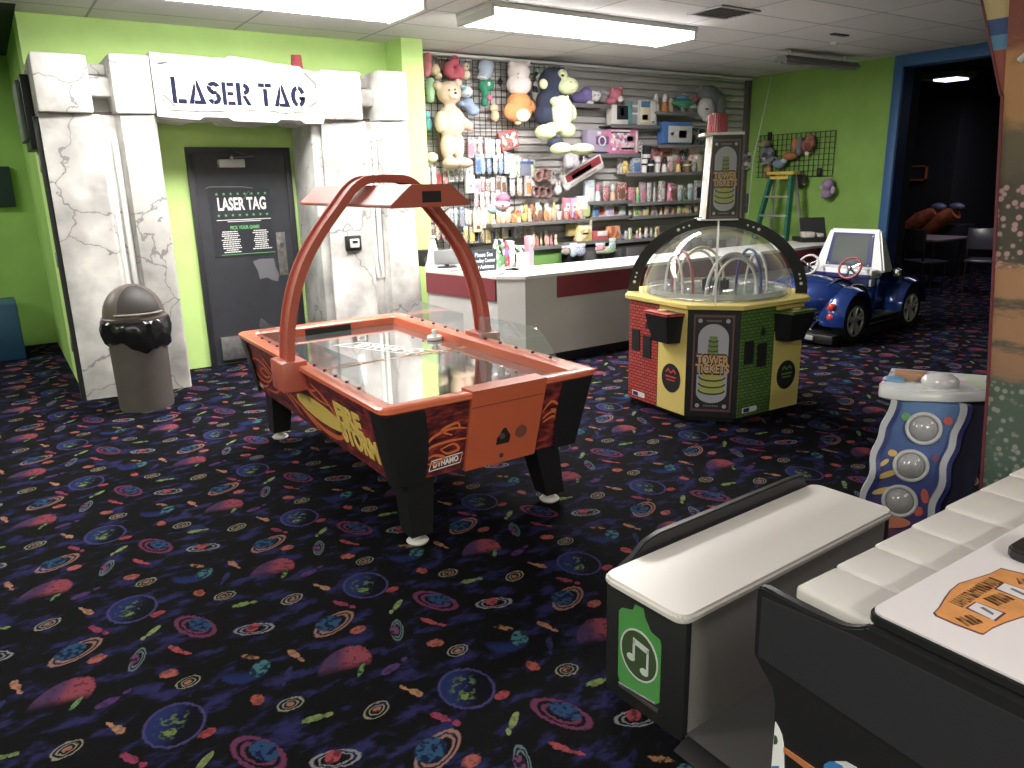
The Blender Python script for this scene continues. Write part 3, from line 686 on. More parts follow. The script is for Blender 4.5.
# ================================================================= air hockey table
M_or = mat('orange enamel', (232, 100, 62), .3, coat=.3); M_ordk = mat('orange red metal', (206, 86, 68), .4, coat=.15)
TX0, TX1, TY0, TY1 = 1.290, 2.510, 2.955, 5.290; TCX, TCY = 1.90, 4.125
t = thing('air_hockey_table', 'orange and black air hockey table with flame artwork and a scoring arch', 'air hockey table', (TCX, TCY, 0))
def roundrect(x0, x1, y0, y1, r, n=4):
    p = []
    for cx, cy, a in ((x1-r, y0+r, -90), (x1-r, y1-r, 0), (x0+r, y1-r, 90), (x0+r, y0+r, 180)):
        for k in range(n+1): b = math.radians(a+90*k/n); p.append((cx+r*math.cos(b), cy+r*math.sin(b)))
    return p
# rail: profile swept round the table
outer = roundrect(TX0-.004, TX1+.012, TY0, TY1, .052, 3)
def inset(d, r): return roundrect(TX0+d, TX1-d, TY0+d, TY1-d, r, 3)
loops = [(roundrect(TX0+.012, TX1-.004, TY0+.012, TY1-.012, .048, 3), .728), (outer, .738), (outer, .758), (inset(.010, .046), .766), (inset(.075, .03), .762), (inset(.092, .02), .748), (inset(.097, .012), .700)]
vs = []; fs = []; n = len(outer)
for lp, z in loops: vs += [(p[0], p[1], z) for p in lp]
for i in range(len(loops)-1):
    for k in range(n): k2 = (k+1) % n; fs.append((i*n+k, i*n+k2, (i+1)*n+k2, (i+1)*n+k))
mb = MB(); mb._add(vs, fs, 0, True); mb.build('rail', M_or, t)
# playing surface
m, tt, b = base('glossy playfield'); b.inputs['Base Color'].default_value = col((112, 116, 116)); b.inputs['Roughness'].default_value = .10; b.inputs['Coat Weight'].default_value = 1.0; b.inputs['Coat Roughness'].default_value = .04; b.inputs['Specular IOR Level'].default_value = 1.0; b.inputs['Coat IOR'].default_value = 2.0
vv = tt.nodes.new('ShaderNodeTexVoronoi'); vv.inputs['Scale'].default_value = 42; vv.inputs['Randomness'].default_value = 0; tc = tt.nodes.new('ShaderNodeTexCoord'); rr = tt.nodes.new('ShaderNodeValToRGB')
rr.color_ramp.elements[0].position = .05; rr.color_ramp.elements[1].position = .08; rr.color_ramp.elements[0].color = col((14, 16, 16)); rr.color_ramp.elements[1].color = col((62, 66, 66))
tt.links.new(tc.outputs['Object'], vv.inputs['Vector']); tt.links.new(vv.outputs['Distance'], rr.inputs[0]); tt.links.new(rr.outputs[0], b.inputs['Base Color'])
surf = MB().box(TX0+.09, TX1-.09, TY0+.09, TY1-.09, .68, .700).build('playfield', m, t)
MB().prism(inset(.02, .07), .40, .728, 'z').build('inner_case', M_blackpl, t) if False else None
Ms = frame((0, 0, .7005), (1, 0, 0), (0, 1, 0))
mb = MB(); Wm = mat('white playfield print', (226, 226, 222), .35)
rect(mb, Ms, TX0+.1, TX1-.1, TCY-.004, TCY+.004, .0006)
Lg = frame((2.0, 4.40, .7006), (.33, -.69, 0), (.69, .33, 0))
ribbon(mb, Lg, [(-.40, -.075), (-.30, .075), (.40, .075), (.30, -.075), (-.40, -.075)], .012, .0006)
mb.text('DYNAMO', .13, Lg, .0004, .004, width=.52)
mb.build('centre_logo', Wm, surf)
mb = MB()
for s in (-1, 1):
    for q in range(3):
        pts = spline([(TX0+.60+s*.05+s*.5*k/5, TCY+.02*q-.02+.03*math.sin(k*1.9+q*2), 0) for k in range(6)], 5); ribbon(mb, Ms, [(p[0], p[1]) for p in pts], .012, .0008)
mb.build('flame_print', mat('flame orange print', (214, 128, 66), .35), surf)
# cabinet body, tapering downwards
Zt, Zb = .728, .365; ti, bi = .018, .088
def ring4(i, z): return [(TX0+i, TY0+i*1.0, z), (TX1-i, TY0+i, z), (TX1-i, TY1-i, z), (TX0+i, TY1-i, z)]
m, tt, b = base('ember artwork'); N = tt.nodes; tc = N.new('ShaderNodeTexCoord'); n_ = N.new('ShaderNodeTexNoise'); n_.inputs['Scale'].default_value = 10; n_.inputs['Detail'].default_value = 8; n_.inputs['Roughness'].default_value = .75
mp = N.new('ShaderNodeMapping'); mp.inputs['Scale'].default_value = (1, 1, 3); r_ = N.new('ShaderNodeValToRGB'); e = r_.color_ramp.elements
e[0].position = .38; e[0].color = col((42, 14, 20)); e[1].position = .62; e[1].color = col((178, 52, 40)); q = e.new(.5); q.color = col((104, 26, 32))
tt.links.new(tc.outputs['Object'], mp.inputs[0]); tt.links.new(mp.outputs[0], n_.inputs[0]); tt.links.new(n_.outputs['Fac'], r_.inputs[0]); tt.links.new(r_.outputs[0], b.inputs['Base Color']); b.inputs['Roughness'].default_value = .35
M_ember = m
A4 = ring4(ti, Zt); B4 = ring4(bi, Zb); vs = A4+B4
mb = MB(); mb._add(vs, [(0, 1, 5, 4), (1, 2, 6, 5), (2, 3, 7, 6), (3, 0, 4, 7), (4, 5, 6, 7)], 0)
cab = mb.build('cabinet', M_ember, t)
MB().box(TX0+.07, TX1-.07, TY0+.07, TY1-.07, .60, .679).build('inner_deck', M_blackpl, t)
# black corner guards, wide at the top, hugging each corner
def lerp(a, b, k): return a+(b-a)*k
for (cx, sx) in ((TX0, 1), (TX1, -1)):
    for (cy, sy) in ((TY0, 1), (TY1, -1)):
        mb = MB(); rows = []
        R = 9; wide = lambda k: (.205-.03*k, .17-.06*k) if True else 0
        for k in range(R):
            f = k/(R-1); z = lerp(Zt, Zb-.012, f); i_ = lerp(ti-.010, bi-.014, f)
            wx = .205+.02*math.sin(f*PI)-.05*f; wy = .15+.02*math.sin(f*PI)-.08*f
            x = cx+sx*i_; y = cy+sy*i_; rc = .024
            loop = [(x+sx*wx, y, z)]
            for j in range(6): a = j/5*PI/2; loop.append((x+sx*(rc-rc*math.sin(a)), y+sy*(rc-rc*math.cos(a)), z))
            loop.append((x, y+sy*wy, z)); rows.append(loop)
        nn = len(rows[0]); vs = [p for r in rows for p in r]; fs = []
        for i in range(R-1):
            for j in range(nn-1): fs.append((i*nn+j, i*nn+j+1, (i+1)*nn+j+1, (i+1)*nn+j))
        mb._add(vs, fs, 0, True); mb.build('corner_guard', M_blackpl, t)
# legs with white feet
for (tx, ty, fx, fy) in ((1.50, 3.12, 1.515, 3.14), (2.24, 3.12, 2.345, 3.16), (1.48, 5.10, 1.475, 5.17), (2.30, 5.10, 2.34, 5.15)):
    mb = MB(); w0, w1 = .075, .058
    v0 = [(tx+a*w0, ty+b_*w0, .40) for a, b_ in ((-1, -1), (1, -1), (1, 1), (-1, 1))]; v1 = [(fx+a*w1, fy+b_*w1, .055) for a, b_ in ((-1, -1), (1, -1), (1, 1), (-1, 1))]
    mb._add(v0+v1, [(0, 1, 5, 4), (1, 2, 6, 5), (2, 3, 7, 6), (3, 0, 4, 7), (4, 5, 6, 7), (0, 3, 2, 1)], 0)
    lg = mb.build('leg', M_blackpl, t)
    MB().lathe([(.0, 0), (.05, .0), (.056, .01), (.045, .022), (.018, .028), (.018, .058), (0, .058)], fx, fy, 20).build('levelling_foot', mat('white levelling foot', (206, 202, 196), .4), lg)
# coin door on the near end
Pe = lambda f: TY0+lerp(ti, bi, f)
mb = MB(); x0, x1, xb0, xb1 = 1.75, 2.185, 1.735, 2.15
vs = [(x0, TY0-.006, .772), (x1, TY0-.006, .772), (xb1, TY0+.07, Zb-.01), (xb0, TY0+.07, Zb-.01), (x0, TY0+.10, .772), (x1, TY0+.10, .772), (xb1, TY0+.11, Zb-.01), (xb0, TY0+.11, Zb-.01)]
mb._add(vs, [(0, 1, 2, 3), (0, 4, 5, 1), (1, 5, 6, 2), (3, 2, 6, 7), (0, 3, 7, 4), (4, 7, 6, 5)], 0)
door = mb.build('coin_door', mat('orange door panel', (214, 84, 46), .35), t)
Me = frame((1.95, TY0-.006+.030, .56), (1, 0, 0), (0, -.076, .417))
Me = frame((1.95, lerp(TY0-.006, TY0+.07, (.772-.56)/(.772-.355))-.001, .56), (1, 0, 0), (0, -.076, .417))
mb = MB(); flat(mb, Me, [(-.045, -.10), (.030, -.10), (.036, -.06), (.014, -.03), (.008, -.015), (-.008, -.015), (-.02, -.035), (-.042, -.065)], .003); mb.build('coin_slot', mat('black coin mech', (30, 24, 26), .4), door)
mb = MB(); disc(mb, Me @ Matrix.Translation((.10, -.055, 0)), .035, .035, .002); mb.build('speaker_grille', mat('dark perforated grille', (124, 62, 48), .6), door)
mb = MB(); disc(mb, Me @ Matrix.Translation((-.01, -.165, 0)), .012, .012, .004); disc(mb, Me @ Matrix.Translation((-.015, -.055, 0)), .016, .016, .008); mb.build('lock', M_steel, door)
ribbon_m = mat('fine door seam', (126, 50, 34), .6); mb = MB(); rect(mb, Me, -.20, .215, .128, .132, .0012); mb.build('seam', ribbon_m, door)
# artwork on the long left side and the near end
Ml = frame((TX0+(ti+bi)/2-.0015, TCY, (Zt+Zb)/2), (0, -1, 0), (-(bi-ti), 0, Zt-Zb))
def S(y, z): return (TCY-y, z-(Zt+Zb)/2)
M_fl = mat('orange flame print', (240, 104, 48), .35); M_yel = mat('yellow print', (246, 206, 84), .4)
mb = MB()
disc(mb, Ml @ Matrix.Translation((S(3.93, .515)[0], S(3.93, .515)[1], 0)) @ Matrix.Rotation(-.02, 4, 'Z'), .36, .062, .0022)
com = mb.build('comet', M_yel, cab)
mb = MB()
mb2pts = [[(4.45, .50), (4.2, .45), (3.95, .405), (3.75, .41), (3.63, .45), (3.62, .53)], [(4.3, .60), (4.1, .64), (3.9, .60), (3.72, .60)], [(3.95, .68), (3.80, .64), (3.68, .58), (3.63, .53)],
          [(5.23, .55), (5.05, .62), (4.85, .60), (4.75, .55), (4.9, .48), (5.1, .48), (5.23, .55)], [(5.0, .55), (4.9, .575), (4.8, .545), (4.92, .515), (5.0, .55)], [(4.85, .66), (4.7, .60), (4.55, .56), (4.35, .60), (4.2, .58)],
          [(4.95, .42), (4.75, .44), (4.6, .50), (4.45, .47), (4.3, .40)], [(4.6, .66), (4.65, .60), (4.5, .62), (4.4, .68)], [(4.3, .47), (4.15, .42), (4.0, .375)], [(5.2, .45), (5.05, .42), (4.9, .46)], [(4.1, .68), (4.0, .63), (3.85, .665)]]
for i, p in enumerate(mb2pts):
    sp = spline([(S(*q)[0], S(*q)[1], 0) for q in p], 6); k = len(sp); ww = .030 if i == 0 else .016
    ribbon(mb, Ml, [(q.x, q.y) for q in sp], [ww*(.35+.65*math.sin(PI*j/(k-1))) for j in range(k)], .0014)
mb.build('flames', M_fl, cab)
def txt(mb, body, y0, y1, z, h, M, off=.006, slant=0.0):
    Sh = Matrix(((1, 0, 0, 0), (slant, 1, 0, 0), (0, 0, 1, 0), (0, 0, 0, 1)))
    mb.text(body, h, M @ Matrix.Translation(((S(y0, z)[0]+S(y1, z)[0])/2, S(y0, z)[1], 0)) @ Sh, .0022, off, width=abs(y1-y0))
mb = MB(); txt(mb, 'FIRE', 3.64, 3.31, .585, .155, Ml, .007); txt(mb, 'STORM', 3.62, 3.17, .480, .150, Ml, .007); o = mb.build('title_lettering', M_yel, cab)
mb = MB(); rect(mb, Ml, S(5.19, 0)[0], S(5.07, 0)[0], S(0, .395)[1], S(0, .425)[1], .0015); mb.build('small_logo', mat('pale logo print', (200, 190, 190), .4), cab)
Mn = frame((1.6, TY0+(ti+bi)/2-.0015, (Zt+Zb)/2), (1, 0, 0), (0, -(bi-ti), Zt-Zb))
zc = (Zt+Zb)/2
EF = [[(1.50, .50), (1.55, .57), (1.65, .60), (1.74, .585)], [(1.49, .46), (1.54, .52), (1.64, .535), (1.745, .53)], [(1.50, .44), (1.56, .475), (1.62, .455), (1.58, .43), (1.51, .44)], [(1.60, .50), (1.67, .515), (1.70, .48), (1.64, .47), (1.60, .50)], [(1.66, .565), (1.60, .60), (1.68, .625), (1.70, .60)],
          [(2.19, .58), (2.24, .63), (2.30, .60), (2.38, .62)], [(2.19, .54), (2.25, .57), (2.31, .545), (2.38, .575)], [(2.20, .52), (2.26, .54), (2.30, .51), (2.37, .50)], [(2.24, .585), (2.28, .57), (2.27, .54)]]
for side_ in (0, 1):
    mb = MB()
    for p in EF:
        if (p[0][0] > 2) != bool(side_): continue
        sp = spline([(q[0]-1.6, q[1]-zc, 0) for q in p], 6); k = len(sp); ribbon(mb, Mn, [(q.x, q.y) for q in sp], [.014*(.4+.6*math.sin(PI*j/(k-1))) for j in range(k)], .0014)
    mb.build('flames', M_fl, cab)
mb = MB(); Mq = Mn @ Matrix.Translation((.034, .425-zc, 0)) @ Matrix.Rotation(.06, 4, 'Z')
ribbon(mb, Mq, [(-.092, -.026), (-.078, .026), (.092, .026), (.078, -.026), (-.092, -.026)], .005, .0014); mb.text('DYNAMO', .042, Mq, .0012, .0015, width=.138); mb.build('maker_logo', mat('white print', (238, 238, 236), .6), cab)
# scoring arch
arc = [(-.642, .705), (-.640, .80), (-.622, .96), (-.578, 1.14), (-.506, 1.31), (-.405, 1.46), (-.293, 1.59), (-.205, 1.69), (-.13, 1.738), (-.05, 1.746), (0, 1.747)]
arc = [(a, b_) for a, b_ in arc]+[(-a, b_) for a, b_ in arc[::-1][1:]]
arc = [(p.x, p.y) for p in spline([(a, b_, 0) for a, b_ in arc], 4)]
def sweep(mb, path, x0, y0, prof):
    """prof: list of (outward, along y)"""
    n = len(path); m_ = len(prof); vs = []
    for i in range(n):
        a = Vector(path[max(i-1, 0)]); c_ = Vector(path[min(i+1, n-1)]); d = (c_-a).normalized(); nn = Vector((-d.y, d.x))
        for o_, w in prof: vs.append((x0+path[i][0]+nn.x*o_, y0+w, path[i][1]+nn.y*o_))
    fs = []
    for i in range(n-1):
        for j in range(m_): j2 = (j+1) % m_; fs.append((i*m_+j, i*m_+j2, (i+1)*m_+j2, (i+1)*m_+j))
    fs += [list(range(m_)), [(n-1)*m_+j for j in range(m_)][::-1]]
    mb._add(vs, fs, 0)
mb = MB(); W2 = .068
sweep(mb, arc, TCX, TCY, [(.022, -W2), (.022, -W2+.014), (.008, -W2+.014), (.008, W2-.014), (.022, W2-.014), (.022, W2), (-.022, W2), (-.022, W2-.014), (-.004, W2-.014), (-.004, -W2+.014), (-.022, -W2+.014), (-.022, -W2)])
arch = mb.build('arch', M_ordk, t)
for s in (-1, 1):
    mb = MB(); xx = TCX+s*.635
    mb.box(xx-.075, xx+.075, TCY-.10, TCY+.10, .62, .79, .012); mb.build('arch_bracket', M_ordk, t)
mb = MB(); BXc = 1.915
mb.prism([(BXc-.235, 1.612), (BXc-.225, 1.598), (BXc+.225, 1.598), (BXc+.235, 1.612), (BXc+.115, 1.712), (BXc-.115, 1.712)], 3.57, 4.92, 'y', bev=.004)
box = mb.build('score_box', M_ordk, t)
Mf = frame((BXc, 3.5695, 1.65), (1, 0, 0), (0, 0, 1)); mb = MB(); rect(mb, Mf, -.055, .055, -.028, .028, .0015); mb.build('score_display', mat('dark display', (38, 34, 44), .2), box)
mb = MB(); [mb.tube([(TCX+s*.235, TCY-.069, z), (TCX+s*.235, TCY-.075, z)], .01) for s in () for z in ()]
# clear guards along both long rails
M_acr = clear('clear acrylic guard', alpha=.07)
def guard(x, lean, pts, nm='side_guard'):
    mb = MB(); bm2 = [(x+lean*(z-.765), y, z) for y, z in pts]; o_ = [(p[0]+.005, p[1], p[2]) for p in bm2]; n = len(pts)
    mb._add(bm2+o_, [list(range(n)), [n+k for k in range(n)][::-1]]+[(k, (k+1) % n, n+(k+1) % n, n+k) for k in range(n)], 0)
    g = mb.build(nm, M_acr, t)
    for k in range(5):
        y = lerp(pts[0][0], pts[-1][0], (k+.5)/5); MB().tube([(x-.004, y, .775), (x+.012, y, .775)], .007).build('guard_bolt', M_black, g)
    return g
guard(1.345, 0, [(3.26, .768), (3.30, .90), (3.34, .915), (4.0, .90), (4.02, .768)])
guard(1.345, 0, [(4.20, .768), (4.20, .885), (4.75, .89), (4.86, .91), (4.90, .90), (4.98, .768)])
guard(2.45, 0, [(3.20, .768), (3.36, .90), (3.44, .925), (4.02, .91), (4.04, .768)])
guard(2.45, 0, [(4.22, .768), (4.22, .90), (4.85, .91), (4.93, .90), (5.05, .768)])
# goal slot at the far end
MB().box(TCX-.17, TCX+.17, TY1-.10, TY1-.092, .70, .74).build('goal_slot', M_black, t)
# strikers and the clear ones lying on the field
def striker(x, y, z, label, m_):
    o = thing('striker', label, 'air hockey striker', (x, y, z))
    MB().lathe([(0, 0), (.048, 0), (.052, .004), (.052, .02), (.046, .026), (.034, .020), (.022, .018)], 0, 0, 24).build('base', m_, o, world=False)
    MB().lathe([(.020, .018), (.017, .03), (.018, .052), (.019, .060), (.012, .070), (0, .072)], 0, 0, 20).build('knob', m_, o, world=False)
    return o
M_str = mat('white striker plastic', (226, 226, 224), .35)
striker(2.363, 4.459, .7015, 'white striker on the hockey field beside the right rail, near the centre line', M_str)
striker(2.01, 3.16, .7015, 'white striker on the hockey field right behind the orange coin door', M_str)
striker(2.14, 3.30, .7015, 'small pale striker lying on the hockey field, right of the one by the coin door', mat('translucent striker', (170, 170, 168), .25))

# ================================================================= bin-sized ticket tower game
RZ = math.radians(-3.5)
t = thing('ticket_tower_game', 'octagonal yellow red and green ticket game with a clear dome and a tower', 'arcade machine', (4.55, 3.97, 0), RZ)
H = .572; K = .256; ZT = .83
def octo(h, k): return [(-h, -h+k), (-h+k, -h), (h-k, -h), (h, -h+k), (h, h-k), (h-k, h), (-h+k, h), (-h, h-k)]
M_yel2 = mat('yellow laminate', (224, 200, 96), .4)
m, tt, b = base('red brick print')
def brickmat(name, c1, c2, mo):
    m, t_, b = base(name); tc = t_.nodes.new('ShaderNodeTexCoord'); br = t_.nodes.new('ShaderNodeTexBrick')
    sp = t_.nodes.new('ShaderNodeSeparateXYZ'); cb = t_.nodes.new('ShaderNodeCombineXYZ'); ad = t_.nodes.new('ShaderNodeMath'); ad.operation = 'ADD'
    t_.links.new(tc.outputs['Object'], sp.inputs[0]); t_.links.new(sp.outputs[0], ad.inputs[0]); t_.links.new(sp.outputs[1], ad.inputs[1]); t_.links.new(ad.outputs[0], cb.inputs[0]); t_.links.new(sp.outputs[2], cb.inputs[1])
    br.inputs['Scale'].default_value = 1; br.inputs['Brick Width'].default_value = .05; br.inputs['Row Height'].default_value = .024; br.inputs['Mortar Size'].default_value = .0035
    br.inputs['Color1'].default_value = col(c1); br.inputs['Color2'].default_value = col(c2); br.inputs['Mortar'].default_value = col(mo)
    t_.links.new(cb.outputs[0], br.inputs[0]); t_.links.new(br.outputs[0], b.inputs['Base Color']); b.inputs['Roughness'].default_value = .4; return m
M_rb = brickmat('red brick print', (196, 52, 46), (216, 74, 60), (70, 20, 22)); M_gb = brickmat('green brick print', (88, 132, 44), (70, 112, 38), (34, 58, 22))
mb = MB(); mb.prism(octo(H-.05, K-.02), .0, .05, 'z'); mb.build('plinth', M_blackpl, t, world=False)
mb = MB(); mb.prism(octo(H, K), .045, ZT-.004, 'z'); mb.build('cabinet', M_blackpl, t, world=False)
mb = MB(); mb.prism(octo(H+.035, K+.012), ZT, ZT+.03, 'z', bev=.004); mb.build('deck', M_yel2, t, world=False)
def dirs(k):   # face k: centre, right direction, outward
    P = octo(H, K); a = Vector(P[k]); b_ = Vector(P[(k+1) % 8]); return a, b_
faces = octo(H, K)
for i, (k, bm_, em, cm, cn) in enumerate(((7, M_rb, 'red', (206, 60, 50), 1), (1, M_gb, 'green', (84, 140, 50), 1), (3, M_rb, 'blue', (206, 60, 50), 0), (5, M_gb, 'yellow', (84, 140, 50), 0))):
    a, b_ = (Vector(faces[k]), Vector(faces[(k+1) % 8])); d = (b_-a).normalized(); L_ = (b_-a).length
    Mf = frame((a.x, a.y, 0), (d.x, d.y, 0), (0, 0, 1))
    mb = MB(); rect(mb, Mf, .0, L_*.52, .05, ZT-.01, .004); bp = mb.build('brick_panel', bm_, t, world=False)
    mb = MB(); rect(mb, Mf, L_*.535, L_, .05, ZT-.01, .004); yp = mb.build('side_panel', M_yel2, t, world=False)
    mb = MB(); rect(mb, Mf, L_*.06, L_*.20, .44, .60, .012); rect(mb, Mf, L_*.27, L_*.41, .40, .57, .012)
    flat(mb, Mf, [(L_*.30, .63), (L_*.38, .63), (L_*.36, .67), (L_*.33, .69)], .01); mb.build('ticket_door', M_black, bp, world=False)
    mb = MB(); disc(mb, Mf @ Matrix.Translation((L_*.77, .30, 0)), .098, .108, .008); mb.build('speaker_hole', M_black, yp, world=False)
    mb = MB(); Mt = Mf @ Matrix.Translation((L_*.77, .32, .009)); mb.text('LOSER', .05, Mt @ Matrix.Translation((0, .02, 0)), .001, .001, width=.11) if False else ribbon(mb, Mt, [(-.05, .02), (-.03, .045), (0, .02), (.03, .045), (.05, .02)], .014)
    ribbon(mb, Mt, [(-.055, -.01), (.055, -.01)], .012); ribbon(mb, Mt, [(-.045, -.035), (.045, -.035)], .008)
    mb.build('speaker_badge', mat(em+' badge', cm, .4), yp, world=False)
    mb = MB(); rect(mb, Mf, L_*.08, L_*.30, .075, .115, .006); disc(mb, Mf @ Matrix.Translation((L_*.27, .095, 0)), .03, .02, .0065); st = mb.build('payment_sticker', mat('white sticker', (226, 226, 226), .4), bp, world=False)
    mb = MB(); rect(mb, Mf, L_*.10, L_*.19, .08, .11, .008); mb.build('sticker_print', mat('navy print', (38, 44, 96), .4), st, world=False)
    # black catch cup hanging from the deck edge
    mb = MB(); Mc = Mf
    x0, x1, xb0, xb1 = L_*.50, L_*.95, L_*.55, L_*.90; zt_, zb_ = .775, .575; dt, db = .145, .10
    vs = [Mc @ Vector(p) for p in ((x0, zt_, .0), (x1, zt_, .0), (x1-.03, zt_+.0, dt), (x0+.03, zt_, dt), (xb0, zb_, .0), (xb1, zb_, .0), (xb1-.03, zb_, db), (xb0+.03, zb_, db))]
    mb._add(vs, [(0, 1, 2, 3), (0, 4, 5, 1), (1, 5, 6, 2), (2, 6, 7, 3), (3, 7, 4, 0), (4, 7, 6, 5)], 0)
    cup = mb.build('coin_cup', M_blackpl, t, world=False)
    mb = MB(); vs2 = [Mc @ Vector(p) for p in ((x0-.008, zt_, 0), (x1+.008, zt_, 0), (x1-.02, zt_+.004, dt+.01), (x0+.02, zt_+.004, dt+.01))]; vs2 += [v+Vector((0, 0, .018)) for v in vs2]
    mb._add(vs2, [(0, 1, 2, 3), (4, 5, 6, 7), (0, 1, 5, 4), (1, 2, 6, 5), (2, 3, 7, 6), (3, 0, 4, 7)], 0); mb.build('cup_top', bm_, cup, world=False)
    c0 = Mc @ Vector((L_*.72, zt_+.02, dt*.55)); MB().lathe([(0, c0.z), (.035, c0.z), (.035, c0.z+.012), (.0, c0.z+.016)], c0.x, c0.y, 16).build('play_button', mat('gold button', (206, 170, 110), .3, metal=.3), cup, world=False)
M_pur = mat('brown purple poster edge', (104, 66, 66), .4); M_gr = mat('grey poster ground', (166, 166, 176), .4)
def tower_poster(par, Mp, w, h):
    """upright arched poster: TOWER of TICKETS over a green ticket tower"""
    mb = MB(); rect(mb, Mp, -w/2, w/2, -h/2, h/2, .002); pst = mb.build('poster', M_pur, par, world=False)
    mb = MB(); rect(mb, Mp, -w*.46, w*.46, -h*.475, h*.475, .003); mb.build('poster_border', mat('black poster ink', (36, 32, 36), .4), pst, world=False)
    mb = MB(); n = 12; top = [(w*.38*math.cos(PI*k/n), h*.26+h*.15*math.sin(PI*k/n)) for k in range(n+1)]; bot = [(-w*.38*math.cos(PI*k/n), -h*.30-h*.11*math.sin(PI*k/n)) for k in range(n+1)]
    flat(mb, Mp, top+bot, .004)
    for sx in (-1, 1):
        for sy in (-1, 1): disc(mb, Mp @ Matrix.Translation((sx*w*.34, sy*h*.44, 0)), w*.055, w*.055, .004, 14)
    mb.build('poster_ground', M_gr, pst, world=False)
    mb = MB(); lev = [(.13, .30, .17), (.17, .17, .08), (.28, -.10, -.17), (.33, -.17, -.24), (.35, -.24, -.31)]
    for (hw, z1, z0) in [(.11, .285, .22), (.13, .225, .14), (.15, .14, .06)]:
        flat(mb, Mp, [(-w*hw, h*z0), (w*hw, h*z0), (w*hw*.86, h*z1), (-w*hw*.86, h*z1)], .0052)
    o1 = mb.build('tower_print', mat('olive green print', (112, 132, 62), .4), pst, world=False)
    mb = MB()
    for i2, (hw, zc_) in enumerate(((.27, -.115), (.31, -.185), (.33, -.255))):
        flat(mb, Mp, [(w*hw*math.cos(2*PI*k/20), h*zc_+h*.048*math.sin(2*PI*k/20)) for k in range(20)], .0052+.0004*i2)
    mb.build('coil_print', mat('yellow green print', (168, 170, 74), .4), pst, world=False)
    mb = MB()
    for zz in (.24, .19, .14): ribbon(mb, Mp, [(-w*.13, h*zz), (0, h*(zz-.012)), (w*.13, h*zz)], h*.012, .0075)
    for zc_ in (-.13, -.20, -.27): ribbon(mb, Mp, [(w*.33*math.cos(PI+PI*k/12), h*zc_+h*.045*math.sin(PI+PI*k/12)) for k in range(13)], h*.016, .0075)
    mb.build('coil_shadow', mat('dark green print', (52, 74, 40), .4), pst, world=False)
    mb = MB(); mb.text('TOWER', h*.15, Mp @ Matrix.Translation((0, h*.035, 0)), .0074, .010, width=w*.86); mb.text('TICKETS', h*.14, Mp @ Matrix.Translation((0, -h*.055, 0)), .0074, .010, width=w*.90); mb.build('lettering_shadow', mat('dark red print', (80, 36, 30), .4), pst, world=False)
    mb = MB(); mb.text('TOWER', h*.13, Mp @ Matrix.Translation((0, h*.038, 0)), .0086, .003, width=w*.80); mb.text('TICKETS', h*.12, Mp @ Matrix.Translation((0, -h*.052, 0)), .0086, .003, width=w*.84); mb.build('lettering', mat('tan gold print', (198, 158, 98), .4), pst, world=False)
    mb = MB()
    for zz in (.44, -.44): 
        for k in range(7): rect(mb, Mp, (-.18+.054*k)*w, (-.18+.054*k+.032)*w, h*zz-.006, h*zz+.006, .0042)
    mb.build('maker_lettering', mat('grey lettering', (120, 116, 118), .5), pst, world=False)
for k in (0, 2, 4, 6):
    a, b_ = Vector(faces[k]), Vector(faces[(k+1) % 8]); d = (b_-a).normalized(); c_ = (a+b_)/2
    tower_poster(t, frame((c_.x, c_.y, (ZT+.05)/2), (d.x, d.y, 0), (0, 0, 1)), (b_-a).length*.76, .70)
# dome, arches, tower
M_dome = clear('clear dome plastic', (244, 246, 246), .04, .05)
Z0 = ZT+.03; R1 = .555; HZ = .50
MB().lathe([(R1*math.cos(k/12*PI/2), Z0+HZ*math.sin(k/12*PI/2)) for k in range(12)]+[(.03, Z0+HZ)], 0, 0, 48, cap=False).build('dome', M_dome, t, world=False)
def band(ang, ro, ho, wd, th, m_, nm):
    d = Vector((math.cos(ang), math.sin(ang), 0)); nn = Vector((-math.sin(ang), math.cos(ang), 0)); n = 40; vs = []
    for k in range(n+1):
        a = PI*k/n
        for (q, s) in ((0, -1), (0, 1), (1, 1), (1, -1)):
            r = ro-wd*q; h_ = ho-wd*q*.9; vs.append(d*(r*math.cos(a))+nn*(s*th/2)+Vector((0, 0, Z0+h_*math.sin(a))))
    fs = []
    for k in range(n):
        for j in range(4): j2 = (j+1) % 4; fs.append((k*4+j, k*4+j2, (k+1)*4+j2, (k+1)*4+j))
    fs += [(0, 1, 2, 3), (n*4+3, n*4+2, n*4+1, n*4)]
    mb = MB(); mb._add(vs, fs, 0); return mb.build(nm, m_, t, world=False), d, nn
ang = math.radians(-45)
ob, d, nn = band(ang, .665, .575, .085, .02, M_blackpl, 'dome_arch')
mb = MB()
for a in [math.radians(v) for v in (8, 12, 15.5, 62, 66, 70, 110, 114, 118, 164.5, 168, 172)]:
    p = d*(.622*math.cos(a))+Vector((0, 0, Z0+.535*math.sin(a))); s = .012 if round(math.degrees(a)) in (8, 62, 118, 172) else .008
    mb.tube([p-nn*.014, p+nn*.014], s, 12)
mb.build('arch_bulb', mat('clear arch bulb', (226, 226, 222), .3), ob, world=False)
band(ang+PI/2, .63, .56, .012, .012, mat('pale acrylic edge', (214, 216, 214), .3), 'edge_arch')
Zt2 = Z0+.545
tw = thing('tower', 'x', 'x') if False else None
RT = math.radians(-45+12)
def rotp(x, y, a=RT): return (x*math.cos(a)-y*math.sin(a), x*math.sin(a)+y*math.cos(a))
TW, TH = .118, .60
